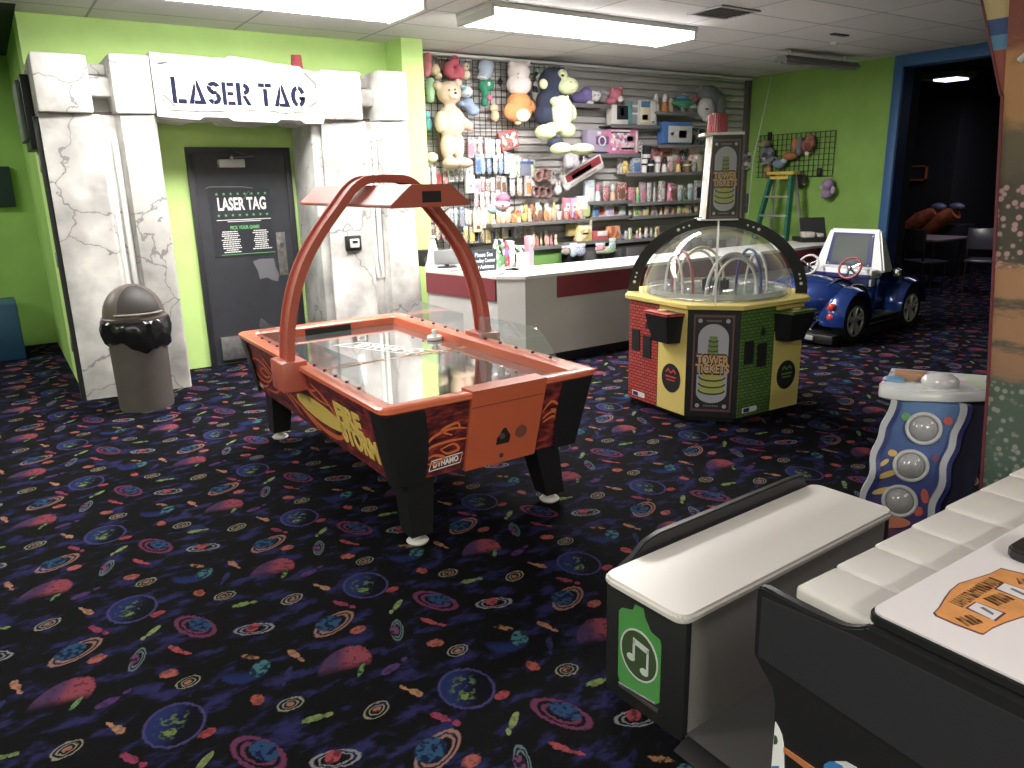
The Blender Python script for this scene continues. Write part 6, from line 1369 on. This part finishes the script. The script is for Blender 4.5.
for s, c in ((-1, (150, 44, 44)), (1, (190, 184, 180))):
    cx, cy, cz = -.12, (.33 if s > 0 else -.17), .72; ax = Vector((-.8, 0, .45)).normalized(); u = Vector((0, 1, 0)); w_ = ax.cross(u)
    mb = MB(); c0 = Vector((cx, cy, cz)); mb.tube([c0+u*(.12*math.cos(2*PI*k/28))+w_*(.12*math.sin(2*PI*k/28)) for k in range(28)], .013, 10, closed=True); sw_ = part(mb, 'steering_wheel', mat('steering rim %d' % s, c, .3))
    mb = MB()
    for k in range(3): a = PI/2+2*PI*k/3; mb.tube([c0, c0+u*(.115*math.cos(a))+w_*(.115*math.sin(a))], .009, 8)
    mb.ball(c0, .028, 12); mb.tube([c0, c0-ax*.15], .015, 10); part(mb, 'steering_spokes', M_chrome, sw_)
for s in (-1, 1):
    mb = MB(); pts = [(-.40+.20*math.cos(PI*k/14), s*.30, .62+.26*math.sin(PI*k/14)) for k in range(15)]
    if s < 0: mb.tube(spline([(-.58, -.44, .54), (-.46, -.40, .575), (-.30, -.42, .56), (-.22, -.45, .50)], 6), .018, 10); part(mb, 'grab_rail', M_chrome)
mb = MB(); mb.box(-.50, -.16, -.30, .30, .46, .56, .03); mb.box(-.56, -.48, -.26, .30, .50, .64, .03); part(mb, 'seat', M_cw)
part(MB().box(.0, .08, -.36, -.335, .52, .60, .004), 'coin_slot', mat('silver closer', (196, 196, 198), .35, metal=.3))
part(MB().box(-.98, -.955, -.30, .20, .055, .10, .004), 'number_plate', mat('pale grey plate', (150, 150, 152), .5))

# ================================================================= dark room beyond the opening
t = thing('ceiling_light', 'lit light fixture on the ceiling of the dark room beyond the blue frame', 'ceiling light', (11.9, 6.3, 3.1))
a = at(930, 75, x=12.0); b = at(968, 80, x=12.0)
MB().box(11.75, 12.2, b.y-.02, a.y+.02, 3.02, 3.10, .01).build('housing', mat('grey fixture enamel', (120, 120, 124), .5), t)
MB().box(11.80, 12.15, b.y+.06, a.y-.16, 2.995, 3.02, .01).build('diffuser', mat('bluish lit diffuser', (214, 222, 255), .4, emit=3.0), t)
MB().box(11.9, 12.0, 6.2, 6.3, 3.10, 3.3).build('hanger', M_black, t)
area(11.97, 6.25, 2.97, .3, .5, .8, (200, 205, 255))
def dr(px, py, x): return at(px, py, x=x)
t = thing('dark_table', 'pale-topped table standing in the dark room behind the car', 'table', (12.3, 6.4, 0))
MB().box(11.6, 12.6, 5.95, 7.1, .70, .735, .01).build('tabletop', mat('beige tabletop', (120, 108, 98), .5), t)
for (x, y) in ((11.68, 6.03), (12.5, 6.03), (11.68, 7.0), (12.5, 7.0)): MB().tube([(x, y, 0), (x, y, .70)], .025, 8).build('leg', M_black, t)
def chair(x, y, rz, label, c):
    t = thing('dining_chair', label, 'chair', (x, y, 0), rz)
    MB().box(-.22, .22, -.22, .22, .43, .47, .015).build('seat', c, t, world=False); MB().box(-.21, .21, .19, .22, .62, .92, .012).build('backrest', c, t, world=False)
    for sx in (-1, 1):
        for sy in (-1, 1): MB().tube([(sx*.19, sy*.19, 0), (sx*.19, sy*.19, .92 if sy > 0 else .43)], .013, 8).build('leg', M_black, t, world=False)
chair(11.3, 5.95, 1.2, 'dark chair with a light catching its seat, in front of the dark table', mat('dark seat', (70, 66, 84), .25)); chair(12.0, 5.45, 1.8, 'dark chair right of the dark table, standing on the purple carpet', mat('dark seat', (70, 66, 84), .25))
chair(12.9, 5.25, -1.2, 'pale grey chair half hidden by the mural at the right of the dark room', mat('pale grey seat', (96, 92, 104), .5))
t = thing('pinball_cabinet', 'dark cabinet with two slanting orange bands in the dark room', 'arcade cabinet', (14.1, 7.6, 0))
a = dr(905, 225, 13.2); b = dr(950, 208, 13.2)
MB().box(13.3, 13.85, 6.5, 8.4, 0, .85, .02).build('cabinet', M_black, t)
for (p0, p1, nm) in (((900, 232), (938, 212), 0), ((925, 232), (956, 212), 1)):
    a = dr(*p0, 13.28); b = dr(*p1, 13.28); mb = MB(); mb.tube([a, (a+b)/2+Vector((0, 0, .03)), b], [.08, .14, .12], 12); mb.build('orange_bolster', mat('orange vinyl', (196, 92, 46), .5, mottle=.3, scale=9), t)
    MB().ball(b+Vector((0, 0, .08)), (.1, .13, .07), 12).build('grey_cap', mat('slate cap', (80, 84, 104), .5), t)
t = thing('framed_sign', 'small orange framed sign on the dark room wall beside the blue post', 'sign', (13.8, 7.9, 1.8))
a = dr(901, 181, 13.85); b = dr(928, 165, 13.85)
mb = MB(); y0, y1, z0, z1 = b.y, a.y, a.z, b.z
mb.box(13.83, 13.88, y0, y1, z0, z0+.03); mb.box(13.83, 13.88, y0, y1, z1-.03, z1); mb.box(13.83, 13.88, y0, y0+.03, z0, z1); mb.box(13.83, 13.88, y1-.03, y1, z0, z1); mb.build('frame', mat('orange frame paint', (168, 80, 40), .5), t)
MB().box(13.86, 13.9, y0, y1, z0, z1).build('panel', mat('dark panel', (40, 34, 36), .5), t)
area(12.9, 5.6, 2.9, 1.6, 1.2, 26, (226, 214, 255))  # unseen lamp without a fixture, fills the dark room
# ================================================================= piano bench
M_wl = mat('cream white laminate top', (222, 216, 210), .35); M_gp = mat('warm grey panel', (150, 144, 142), .5, mottle=.03, scale=8)
t = thing('piano_bench', 'low bench with a white top and black ends, green music note panel on its end', 'bench', (2.13, 1.60, 0))
MB().prism(roundrect(1.507, 2.746, 1.378, 1.742, .05, 5), .42, .452, 'z', bev=.010).build('bench_top', M_wl, t)
MB().box(1.56, 2.70, 1.402, 1.715, .02, .425).build('core', M_gp, t)
MB().box(1.562, 2.69, 1.394, 1.404, .0, .42).build('front_panel', M_gp, t)
MB().box(2.69, 2.715, 1.39, 1.73, 0, .42, .003).build('end_panel', M_black, t)
ep = MB().box(1.535, 1.562, 1.39, 1.735, 0, .42, .003).build('end_panel', M_black, t)
mb = MB(); bp_ = [(1.60, .40), (1.62, .43), (1.68, .455), (1.73, .49), (1.80, .505), (2.60, .505), (2.68, .50), (2.70, .46), (2.70, .40)]
mb.prism(bp_, 1.745, 1.772, 'y', bev=.004).build('back_board', M_blackpl, t)
Mb = frame((1.5345, 1.585, 0), (0, -1, 0), (0, 0, 1))
Y = lambda y: 1.585-y
gpoly = [(Y(1.672), .335), (Y(1.66), .35), (Y(1.61), .365), (Y(1.60), .39), (Y(1.565), .392), (Y(1.555), .36), (Y(1.53), .325), (Y(1.49), .315), (Y(1.485), .30), (Y(1.485), .09), (Y(1.50), .075), (Y(1.66), .06), (Y(1.672), .09)]
mb = MB(); flat(mb, Mb, gpoly, .003); g_ = mb.build('green_panel', mat('green end print', (66, 150, 62), .35), ep)
mb = MB(); disc(mb, Mb @ Matrix.Translation((.008, .215, 0)), .080, .088, .0045, 36); mb.build('oval_ground', mat('dark green print', (36, 110, 56), .35), g_)
mb = MB(); disc(mb, Mb @ Matrix.Translation((.008, .215, 0)), .084, .092, .005, 36, inner=.93)
Mn_ = Mb @ Matrix.Translation((.012, .215, 0))
flat(mb, Mn_, [(-.030, .055), (.040, .045), (.040, .025), (-.030, .035)], .006); rect(mb, Mn_, -.030, -.021, -.020, .05, .006); rect(mb, Mn_, .031, .040, -.045, .04, .006)
disc(mb, Mn_ @ Matrix.Translation((-.038, -.022, 0)), .018, .013, .006); disc(mb, Mn_ @ Matrix.Translation((.022, -.048, 0)), .018, .013, .006)
mb.build('music_note', mat('pale grey print', (196, 206, 196), .35), g_)
mb = MB(); mb.tube([(1.531, Y(.0)-0+.08, .062), (1.531, 1.50, .078)], .004); mb.box(1.528, 1.535, 1.49, 1.665, .052, .060); mb.build('panel_edge', M_steel, ep)
t.rotation_euler = (0, 0, .045); t.location.y += .034
# floor platform joining bench and piano
t = thing('floor_platform', 'flat dark grey floor platform joining the bench and the piano game', 'platform', (2.1, 1.2, 0))
MB().box(1.56, 2.95, .30, 1.43, 0, .018, .003).build('plate', mat('dark grey rubber mat', (72, 70, 70), .6), t)
MB().prism([(1.50, 0), (1.565, 0), (1.565, .022), (1.545, .022)], .30, 1.388, 'y').build('edge_ramp', M_blackpl, t)

# ================================================================= giant piano game
t = thing('piano_game', 'big black piano-shaped arcade game with a row of wide white keys and a white lid', 'arcade machine', (2.2, .6, 0))
side = [(1.075, .700), (1.075, .732), (1.060, .742), (.93, .738), (.84, .744), (.80, .762), (.79, .772), (.10, .772), (.10, .02), (.98, .02), (.995, .03), (1.0, .44), (1.012, .485), (1.045, .515), (1.072, .545)]
MB().prism(side, 1.435, 1.462, 'x', bev=.005).build('side_cheek', M_blackpl, t)
MB().prism(side, 2.975, 3.0, 'x', bev=.005).build('side_cheek', M_blackpl, t)
# greyish inner recess line of the cheek
MB().prism([(1.055, .55), (1.055, .715), (.82, .735), (.12, .745), (.12, .36), (.60, .52)], 1.431, 1.436, 'x').build('cheek_inlay', mat('dark grey inlay', (36, 36, 40), .35), t)
MB().box(1.462, 2.975, .10, 1.02, .50, .735).build('key_bed', M_blackpl, t)
MB().box(1.462, 2.975, .10, .98, .02, .50).build('lower_case', M_blackpl, t)
kb = [1.465, 1.633, 1.812, 2.00, 2.195, 2.41, 2.615, 2.82, 2.972]
for i in range(len(kb)-1):
    x0, x1 = kb[i]+.003, kb[i+1]-.003; y1 = .992+.006*i
    mb = MB(); mb.box(x0, x1, .70, y1, .715, .768 if i != 4 else .772, .014, 3)
    mb.build('white_key', mat('ivory key plastic', (200, 195, 189), .35), t)
lid = MB(); lid.prism(roundrect(1.448, 2.99, .12, .790+.012, .03, 4), .775, .797, 'z', bev=.003); L_ = lid.build('lid', M_blackpl, t)
MB().prism(roundrect(1.454, 2.985, .126, .796, .03, 4), .7965, .8015, 'z').build('lid_face', mat('white lid laminate', (216, 210, 212), .35), L_)
# orange instruction decal with a dark edge
def zt(px, py): q = at(920+px/8.53, 550+py/8.53, z=.8015); return (q.x, q.y)
out = [(110, 540), (160, 490), (200, 420), (250, 350), (330, 285), (460, 245), (600, 200), (690, 155), (880, 200), (960, 240), (1060, 330), (1140, 420), (1110, 490), (1010, 540), (880, 575), (740, 620), (620, 670), (540, 725), (500, 715), (300, 640), (130, 565)]
cx_, cy_ = sum(zt(*p)[0] for p in out)/len(out), sum(zt(*p)[1] for p in out)/len(out)
po = [zt(*p) for p in out]; pi_ = [(cx_+(x-cx_)*.965, cy_+(y-cy_)*.965) for x, y in po]
I4 = Matrix.Translation((0, 0, .8015))
mb = MB(); flat(mb, I4, po, .0008); mb.build('decal_edge', mat('dark plum print', (84, 40, 54), .35), L_)
mb = MB(); flat(mb, I4, pi_, .0012); dc = mb.build('decal', mat('orange decal', (222, 140, 66), .35, mottle=.12, scale=14), L_)
mb = MB(); mb2_ = MB()
def quad(m_, pts, th): flat(m_, I4, [zt(*p) for p in pts], th)
dk = mat('brown decal lettering', (126, 78, 36), .4)
def line_text(body, a, b, hgt):
    A0_ = Vector(zt(*a)); B0_ = Vector(zt(*b)); d0 = B0_-A0_; rect(mb, frame(((A0_.x+B0_.x)/2, (A0_.y+B0_.y)/2, .8027), (d0.x, d0.y, 0), (-d0.y, d0.x, 0)), -d0.length/2, d0.length/2, -hgt*.42, hgt*.42, .0004, mi=1)
    A = Vector(zt(*a)); B = Vector(zt(*b)); d = (B-A); Mx = frame(((A.x+B.x)/2, (A.y+B.y)/2, .803), (d.x, d.y, 0), (-d.y, d.x, 0)); w = d.length
    # unreadable printed words: rows of small upright strokes
    x = -w/2
    while x < w/2-.004:
        s_ = rnd.uniform(.006, .011); rect(mb, Mx, x, min(w/2, x+s_*.45), -hgt/2, hgt/2, .0006); rect(mb, Mx, x, min(w/2, x+s_), rnd.choice([-hgt/2, hgt/2-.004, -.002]), rnd.choice([-hgt/2+.004, hgt/2, .002]), .0006) if True else 0
        x += s_+.003
line_text('', (300, 470), (440, 385), .030); line_text('', (430, 390), (560, 310), .030); line_text('', (550, 315), (660, 255), .030); line_text('', (600, 450), (750, 395), .034); line_text('', (350, 620), (490, 590), .034); line_text('', (830, 270), (930, 285), .03)
mb.build('printed_words', [dk, mat('tan decal lettering', (176, 112, 54), .4)], dc)
for q_ in ([(385, 500), (470, 445), (735, 545), (645, 612)], [(630, 335), (705, 280), (980, 370), (900, 440)]):
    mb = MB(); quad(mb, q_, .0018); mb.build('picture_edge', mat('dark plum print', (84, 40, 54), .35), dc)
mb = MB(); quad(mb, [(412, 500), (480, 455), (705, 545), (625, 605)], .0024); quad(mb, [(655, 335), (720, 290), (960, 372), (880, 430)], .0024); pc = mb.build('picture', mat('pale picture', (206, 202, 206), .4), dc)
mb = MB(); quad(mb, [(510, 500), (540, 495), (630, 550), (620, 565)], .003); quad(mb, [(765, 340), (790, 335), (900, 385), (880, 395)], .003); mb.build('picture_detail', mat('dark grey print', (96, 96, 100), .4), pc)
p = at(1024, 557, z=.80); MB().prism(roundrect(p.x-.045, p.x+.09, p.y-.045, p.y+.03, .03, 4), .8015, .83, 'z', bev=.006).build('lid_knob', M_blackpl, L_)
# artwork low on the black side cheek
Mk = frame((1.4345, 0, 0), (0, -1, 0), (0, 0, 1))
def ks(px, py): q = at(760+px/9.309, 690+py/9.309, x=1.434); return (-q.y, q.z)
mb = MB(); flat(mb, Mk, [ks(*p) for p in ((145, 295), (175, 350), (205, 420), (220, 500), (225, 600), (228, 900), (100, 1100), (110, 700), (125, 500))], .002); ar = mb.build('white_art', mat('white print', (238, 238, 236), .6), t)
mb = MB(); flat(mb, Mk, [ks(*p) for p in ((225, 530), (225, 575), (420, 725), (700, 930), (720, 880), (500, 720))], .003); mb.build('orange_art', mat('orange art print', (196, 108, 56), .4), t)
mb = MB(); flat(mb, Mk, [ks(*p) for p in ((600, 690), (640, 665), (700, 665), (770, 700), (800, 760), (800, 900), (580, 900))], .003); flat(mb, Mk, [ks(*p) for p in ((115, 705), (180, 705), (185, 800), (110, 800))], .003); mb.build('blue_art', mat('blue art print', (40, 120, 196), .4), t)
mb = MB(); flat(mb, Mk, [ks(*p) for p in ((700, 662), (800, 665), (900, 720), (960, 900), (800, 900), (790, 740))], .0025); mb.build('grey_art', mat('pale grey art', (206, 204, 206), .4), t)
mb = MB(); flat(mb, Mk, [ks(*p) for p in ((138, 415), (160, 430), (170, 470), (162, 500), (132, 505))], .003); mb.build('green_art', mat('dark green print', (52, 84, 60), .4), t)

# ================================================================= mural partition
m, tt, b = base('painted canyon mural'); N = tt.nodes; L = tt.links
tc = N.new('ShaderNodeTexCoord'); sp = N.new('ShaderNodeSeparateXYZ'); L.new(tc.outputs['Object'], sp.inputs[0])
nz = N.new('ShaderNodeTexNoise'); nz.inputs['Scale'].default_value = 9; nz.inputs['Detail'].default_value = 8; nz.inputs['Roughness'].default_value = .7; mp = N.new('ShaderNodeMapping'); mp.inputs['Scale'].default_value = (1, 1.0, 3.0); L.new(tc.outputs['Object'], mp.inputs[0]); L.new(mp.outputs[0], nz.inputs[0])
ad = N.new('ShaderNodeMath'); ad.operation = 'MULTIPLY_ADD'; ad.inputs[1].default_value = .16; L.new(nz.outputs['Fac'], ad.inputs[0]); L.new(sp.outputs[2], ad.inputs[2])
mr = N.new('ShaderNodeMapRange'); mr.inputs['From Min'].default_value = .48; mr.inputs['From Max'].default_value = 2.68; L.new(ad.outputs[0], mr.inputs[0])
r = N.new('ShaderNodeValToRGB'); e = r.color_ramp.elements
stops = [(0.0, (66, 92, 76)), (.215, (70, 88, 74)), (.235, (150, 104, 74)), (.27, (164, 112, 78)), (.285, (80, 74, 60)), (.30, (168, 114, 76)), (.345, (170, 116, 76)), (.358, (58, 62, 52)), (.375, (172, 118, 78)), (.425, (180, 120, 78)), (.44, (62, 62, 48)), (.57, (70, 60, 50)), (.60, (92, 78, 58)), (.66, (100, 86, 62)), (.69, (188, 128, 74)), (.79, (196, 130, 74)), (.82, (140, 62, 50)), (1.0, (146, 62, 54))]
while len(e) < len(stops): e.new(.5)
for i, (p_, c_) in enumerate(stops): e[i].position = p_
for i, (p_, c_) in enumerate(stops): e[i].color = col(c_)
L.new(mr.outputs[0], r.inputs[0])
# pink blossom dots over the green bushes
vo = N.new('ShaderNodeTexVoronoi'); vo.inputs['Scale'].default_value = 34; L.new(tc.outputs['Object'], vo.inputs['Vector'])
d1 = N.new('ShaderNodeMapRange'); d1.inputs['From Min'].default_value = .30; d1.inputs['From Max'].default_value = .45; d1.inputs['To Min'].default_value = 1; d1.inputs['To Max'].default_value = 0; L.new(vo.outputs['Distance'], d1.inputs[0])
def win(a, b_):
    q = N.new('ShaderNodeMath'); q.operation = 'GREATER_THAN'; q.inputs[1].default_value = a; L.new(ad.outputs[0], q.inputs[0])
    w = N.new('ShaderNodeMath'); w.operation = 'LESS_THAN'; w.inputs[1].default_value = b_; L.new(ad.outputs[0], w.inputs[0])
    x = N.new('ShaderNodeMath'); x.operation = 'MULTIPLY'; L.new(q.outputs[0], x.inputs[0]); L.new(w.outputs[0], x.inputs[1]); return x.outputs[0]
def mul(a, b_): x = N.new('ShaderNodeMath'); x.operation = 'MULTIPLY'; L.new(a, x.inputs[0]); (L.new(b_, x.inputs[1]) if not isinstance(b_, float) else setattr(x.inputs[1], 'default_value', b_)); return x.outputs[0]
n2 = N.new('ShaderNodeTexNoise'); n2.inputs['Scale'].default_value = 7; L.new(tc.outputs['Object'], n2.inputs[0]); n3 = N.new('ShaderNodeMapRange'); n3.inputs['From Min'].default_value = .42; n3.inputs['From Max'].default_value = .5; L.new(n2.outputs['Fac'], n3.inputs[0])
f1 = mul(mul(win(1.43, 1.75), d1.outputs[0]), .9); f2 = mul(mul(mul(win(.0, .95), d1.outputs[0]), n3.outputs[0]), .55)
def mx(f, a, rgb): q = N.new('ShaderNodeMix'); q.data_type = 'RGBA'; L.new(f, q.inputs['Factor']); L.new(a, q.inputs[6]); q.inputs[7].default_value = col(rgb); return q.outputs[2]
L.new(mx(f2, mx(f1, r.outputs[0], (196, 146, 146)), (176, 170, 158)), b.inputs['Base Color']); b.inputs['Roughness'].default_value = .6
M_mural = m
t = thing('mural_partition', 'tall partition painted with an orange canyon and pink flowers at the right edge', 'partition', (3.42, .6, 0))
MB().prism([(1.375, 0), (1.405, .42), (1.435, .86), (1.502, 1.635), (1.532, 2.0), (1.615, 3.12), (-.8, 3.12), (-.8, 0)], 3.35, 3.44, 'x').build('painted_board', M_mural, t)
MB().prism([(1.373, 0), (1.403, .42), (1.433, .86), (1.500, 1.635), (1.530, 2.0), (1.540, 2.0), (1.510, 1.635), (1.443, .86), (1.413, .42), (1.383, 0)], 3.343, 3.445, 'x').build('edge_strip', mat('dark red edge paint', (110, 30, 40), .5), t)
MB().tube([(3.335, 1.485, 2.12), (3.325, 1.46, 2.135), (3.33, 1.44, 2.15)], .012).build('hook', M_white, t)
t = thing('header_board', 'hanging board with yellow, blue and red bands in the top right corner', 'banner', (3.42, 1.7, 2.0))
def zedge(z): return 1.547+(z-2.013)*(1.659-1.547)/(2.361-2.013)
def zin(z): return 1.528+(z-2.0)*.074
for nm, z0, z1, m_ in (('red_band', 2.005, 2.17, mat('brick red band', (166, 72, 60), .6)), ('light_blue_band', 2.17, 2.225, mat('sky blue band', (80, 140, 190), .6)), ('blue_band', 2.225, 2.285, mat('deep blue band', (50, 76, 140), .6)), ('yellow_band', 2.285, 3.12, mat('sand yellow band', (206, 176, 120), .6))):
    MB().prism([(zin(z0), z0), (max(zin(z0)+.01, zedge(z0)), z0), (zedge(z1), z1), (zin(z1), z1)], 3.36, 3.43, 'x').build(nm, m_, t)
mb = MB(); mb.prism([(zedge(2.0), 2.0), (zedge(2.0)+.008, 2.0), (zedge(3.12)+.008, 3.12), (zedge(3.12), 3.12)], 3.355, 3.435, 'x'); mb.build('edge_strip', mat('dark red edge paint', (110, 30, 40), .5), t)

# ================================================================= bubble game
A0 = Vector((3.324, 1.891, 0)); XD = Vector((.50, -.866, 0)); OD = Vector((-.866, -.50, 0))
t = thing('bubble_game', 'small blue ocean-print game with three grey domes down its front and a white rim', 'arcade machine', (3.55, 1.75, 0))
def B(s, o_, z): return A0+XD*s+OD*o_+Vector((0, 0, z))
rows = [(.0, .70, .075, .335), (.015, .60, .060, .325), (.03, .52, .035, .305), (.05, .43, .020, .29), (.075, .33, .012, .28), (.10, .23, -.008, .26), (.12, .14, -.018, .25), (.13, .0, -.025, .24)]
rs = spline([(o_, z, 0) for o_, z, a, b_ in rows], 4); ls = spline([(a, b_, 0) for o_, z, a, b_ in rows], 4)
m, tt, bb = base('ocean print'); N = tt.nodes; tc = N.new('ShaderNodeTexCoord'); sp = N.new('ShaderNodeSeparateXYZ'); tt.links.new(tc.outputs['Object'], sp.inputs[0]); nz = N.new('ShaderNodeTexNoise'); nz.inputs['Scale'].default_value = 9; tt.links.new(tc.outputs['Object'], nz.inputs[0])
ad = N.new('ShaderNodeMath'); ad.operation = 'MULTIPLY_ADD'; ad.inputs[1].default_value = .25; tt.links.new(nz.outputs['Fac'], ad.inputs[0]); tt.links.new(sp.outputs[2], ad.inputs[2]); r = N.new('ShaderNodeValToRGB'); e = r.color_ramp.elements
for q in range(2): e.new(.5)
for i, (p_, c_) in enumerate(((.1, (198, 100, 80)), (.28, (64, 50, 110)), (.50, (50, 66, 140)), (.85, (88, 128, 184)))): e[i].position = p_; e[i].color = col(c_)
tt.links.new(ad.outputs[0], r.inputs[0]); tt.links.new(r.outputs[0], bb.inputs['Base Color']); bb.inputs['Roughness'].default_value = .3
M_oc = m; n = len(rs)
mb = MB(); vs = []; 
for i in range(n): vs += [B(ls[i].x, rs[i].x, rs[i].y), B(ls[i].y, rs[i].x, rs[i].y), B(ls[i].y+.0, -.30, rs[i].y), B(ls[i].x+.12, -.30, rs[i].y)]
fs = [(4*i+j, 4*i+(j+1) % 4, 4*i+4+(j+1) % 4, 4*i+4+j) for i in range(n-1) for j in range(4)]+[(0, 1, 2, 3), (4*n-4, 4*n-3, 4*n-2, 4*n-1)]
mb._add(vs, fs, 0)
for f in mb.bm.faces:
    pass
mb.build('cabinet', M_oc, t)
for side_, nm in ((0, 'left'), (1, 'right')):
    mb = MB(); vs = []; mbd = MB(); vd = []
    for i in range(n):
        e_ = ls[i].x if side_ == 0 else ls[i].y; s_ = -1 if side_ == 0 else 1; wv = .006*math.sin(i*.9)
        a0, a1 = e_-.004+wv, e_+.024+wv
        if side_ == 0: a0, a1 = e_-.022+wv, e_+.004+wv
        vs += [B(a0, rs[i].x+.025, rs[i].y+.012), B(a1, rs[i].x+.025, rs[i].y+.012), B(a1, rs[i].x-.05, rs[i].y), B(a0, rs[i].x-.05, rs[i].y)]
        q0 = a1-.002 if side_ == 0 else a1-.002; q1 = q0+.022
        vd += [B(q0, rs[i].x+.016, rs[i].y+.008), B(q1, rs[i].x+.012, rs[i].y+.006), B(q1, rs[i].x-.05, rs[i].y), B(q0, rs[i].x-.05, rs[i].y)]
    mb._add(vs, fs, 0, True); mb.build('wavy_trim', mat('pale grey trim', (184, 188, 196), .35), t)
    mbd._add(vd, fs, 0, True); mbd.build('inner_trim', mat('royal blue trim', (34, 46, 120), .35), t)
mb = MB(); mb._add([B(.46, -.05, .69), B(.42, .05, .20), B(.42, .08, 0), B(.46, -.35, 0), B(.46, -.35, .69), B(.345, -.03, .69), B(.29, .07, .20), B(.265, .10, 0), B(.30, -.35, 0), B(.345, -.35, .69)], [(0, 1, 2, 3, 4), (9, 8, 7, 6, 5), (0, 5, 6, 1), (1, 6, 7, 2), (2, 7, 8, 3), (3, 8, 9, 4), (4, 9, 5, 0)], 0)
mb.build('side_panel', mat('dark navy side', (26, 28, 52), .4), t)
rotx = Matrix(((XD.x, OD.x, 0, 0), (XD.y, OD.y, 0, 0), (0, 0, 1, 0), (0, 0, 0, 1)))
M_dm = mat('grey dome plastic', (164, 164, 166), .18, coat=.6)
for (s, o_, z) in ((.200, .012, .580), (.165, .045, .405), (.135, .085, .240)):
    til = rotx @ Matrix.Rotation(.22, 4, 'X')
    c0 = B(s, o_, z); ax = (til @ Vector((0, 1, 0))).normalized()
    mb = MB(); mb.ball(c0, (.062, .05, .062), 24, rot=til); dm = mb.build('dome', M_dm, t)
    uu = XD; vv_ = ax.cross(uu).normalized(); mb = MB(); mb.tube([c0+uu*(.068*math.cos(2*PI*k/30))+vv_*(.068*math.sin(2*PI*k/30))+ax*.020 for k in range(30)], .009, 8, closed=True); mb.build('dome_ring', mat('pale dome ring', (196, 196, 198), .35), dm)
# printed sea shapes
def Msurf(i, s): a = B(s, rs[i].x+.002, rs[i].y+.001); d = (B(s, rs[i-1].x, rs[i-1].y)-B(s, rs[i+1].x, rs[i+1].y)); return frame(a, XD, d)
def blob(i, s, rx, ry, m_, nm, rz=0):
    mb = MB(); disc(mb, Msurf(i, s) @ Matrix.Rotation(rz, 4, 'Z') @ Matrix.Translation((0, 0, -.001)), rx, ry, .006, 18); mb.build(nm, m_, t)
Yw = mat('coral yellow print', (216, 176, 84), .35); Rd = mat('coral red print', (206, 80, 72), .35); Gn = mat('sea green print', (92, 160, 90), .35)
blob(3, .125, .022, .018, Gn, 'green_print'); blob(3, .295, .020, .018, Rd, 'red_print'); blob(11, .262, .016, .018, mat('purple print', (120, 60, 110), .35), 'purple_print')
blob(11, .085, .020, .016, Yw, 'yellow_print'); blob(15, .075, .050, .013, Yw, 'yellow_print', .5); blob(18, .065, .055, .013, Yw, 'yellow_print', .4); blob(13, .055, .025, .010, Yw, 'yellow_print', .8)
blob(18, .235, .016, .034, Rd, 'red_print', .2); blob(21, .215, .020, .022, Rd, 'red_print'); blob(24, .09, .10, .03, mat('coral orange print', (214, 116, 84), .35), 'coral_print', .1)
# white rounded rim and the toys sealed in the top
rim = [(.05, -.30), (.0, -.08), (.005, -.02), (.04, .01), (.11, .02), (.30, -.03), (.42, -.09), (.50, -.16), (.50, -.30)]
mb = MB(); vs = []; k_ = len(rim)
for (g_, z) in ((.0, .700), (.012, .708), (.012, .735), (.0, .750)): vs += [B(s-(.012-g_)*(-1 if s < .3 else 1)*-1 if False else s, o_+g_, z) for s, o_ in rim]
fs2 = [(i*k_+j, i*k_+(j+1) % k_, (i+1)*k_+(j+1) % k_, (i+1)*k_+j) for i in range(3) for j in range(k_)]+[list(range(k_))[::-1], [3*k_+j for j in range(k_)]]
mb._add(vs, fs2, 0, True); mb.build('rim', mat('white rim plastic', (206, 206, 210), .3), t)
mb = MB(); vs = []
for (g_, z) in ((-.012, .750), (-.014, .757), (-.05, .768)): vs += [B(min(max(s, .0-g_*.6), .59), o_+g_, z) for s, o_ in rim]
fs3 = [(i*k_+j, i*k_+(j+1) % k_, (i+1)*k_+(j+1) % k_, (i+1)*k_+j) for i in range(2) for j in range(k_)]+[[2*k_+j for j in range(k_)]]
mb._add(vs, fs3, 0, True); mb.build('printed_top', printed('pale sea print', [(206, 210, 220), (120, 160, 206), (226, 160, 170), (200, 204, 210), (186, 200, 170)], 16), t)
mb = MB(); mb.ball(B(.25, -.09, .780), (.080, .06, .045), 24, rot=rotx); mb.build('top_dome', mat('white dome plastic', (214, 212, 216), .12, coat=.8), t)
mb = MB(); p = B(.13, -.15, .760); mb.box(-.07, .07, -.035, .035, 0, .045, .008); o = mb.build('top_block', mat('tan block', (176, 122, 86), .5), t, world=False); o.data.transform(WM(t).inverted() @ Matrix.Translation(p) @ rotx)
mb = MB(); mb.ball(B(.06, -.09, .772), (.05, .035, .02), 14, rot=rotx); mb.build('blue_fish', mat('sea blue plastic', (92, 150, 190), .3), t)

# ================================================================= light, world, colour
w = bpy.data.worlds.new('world'); bpy.context.scene.world = w; w.use_nodes = True
w.node_tree.nodes['Background'].inputs[0].default_value = (.5, .5, .55, 1); w.node_tree.nodes['Background'].inputs[1].default_value = .15
sc = bpy.context.scene
sc.view_settings.view_transform = 'Standard'; sc.view_settings.look = 'None'; sc.view_settings.gamma = 1.0; sc.view_settings.exposure = 0.0
sc.view_settings.use_curve_mapping = False
sc.cycles.max_bounces = 8; sc.cycles.transparent_max_bounces = 16; sc.cycles.use_denoising = True
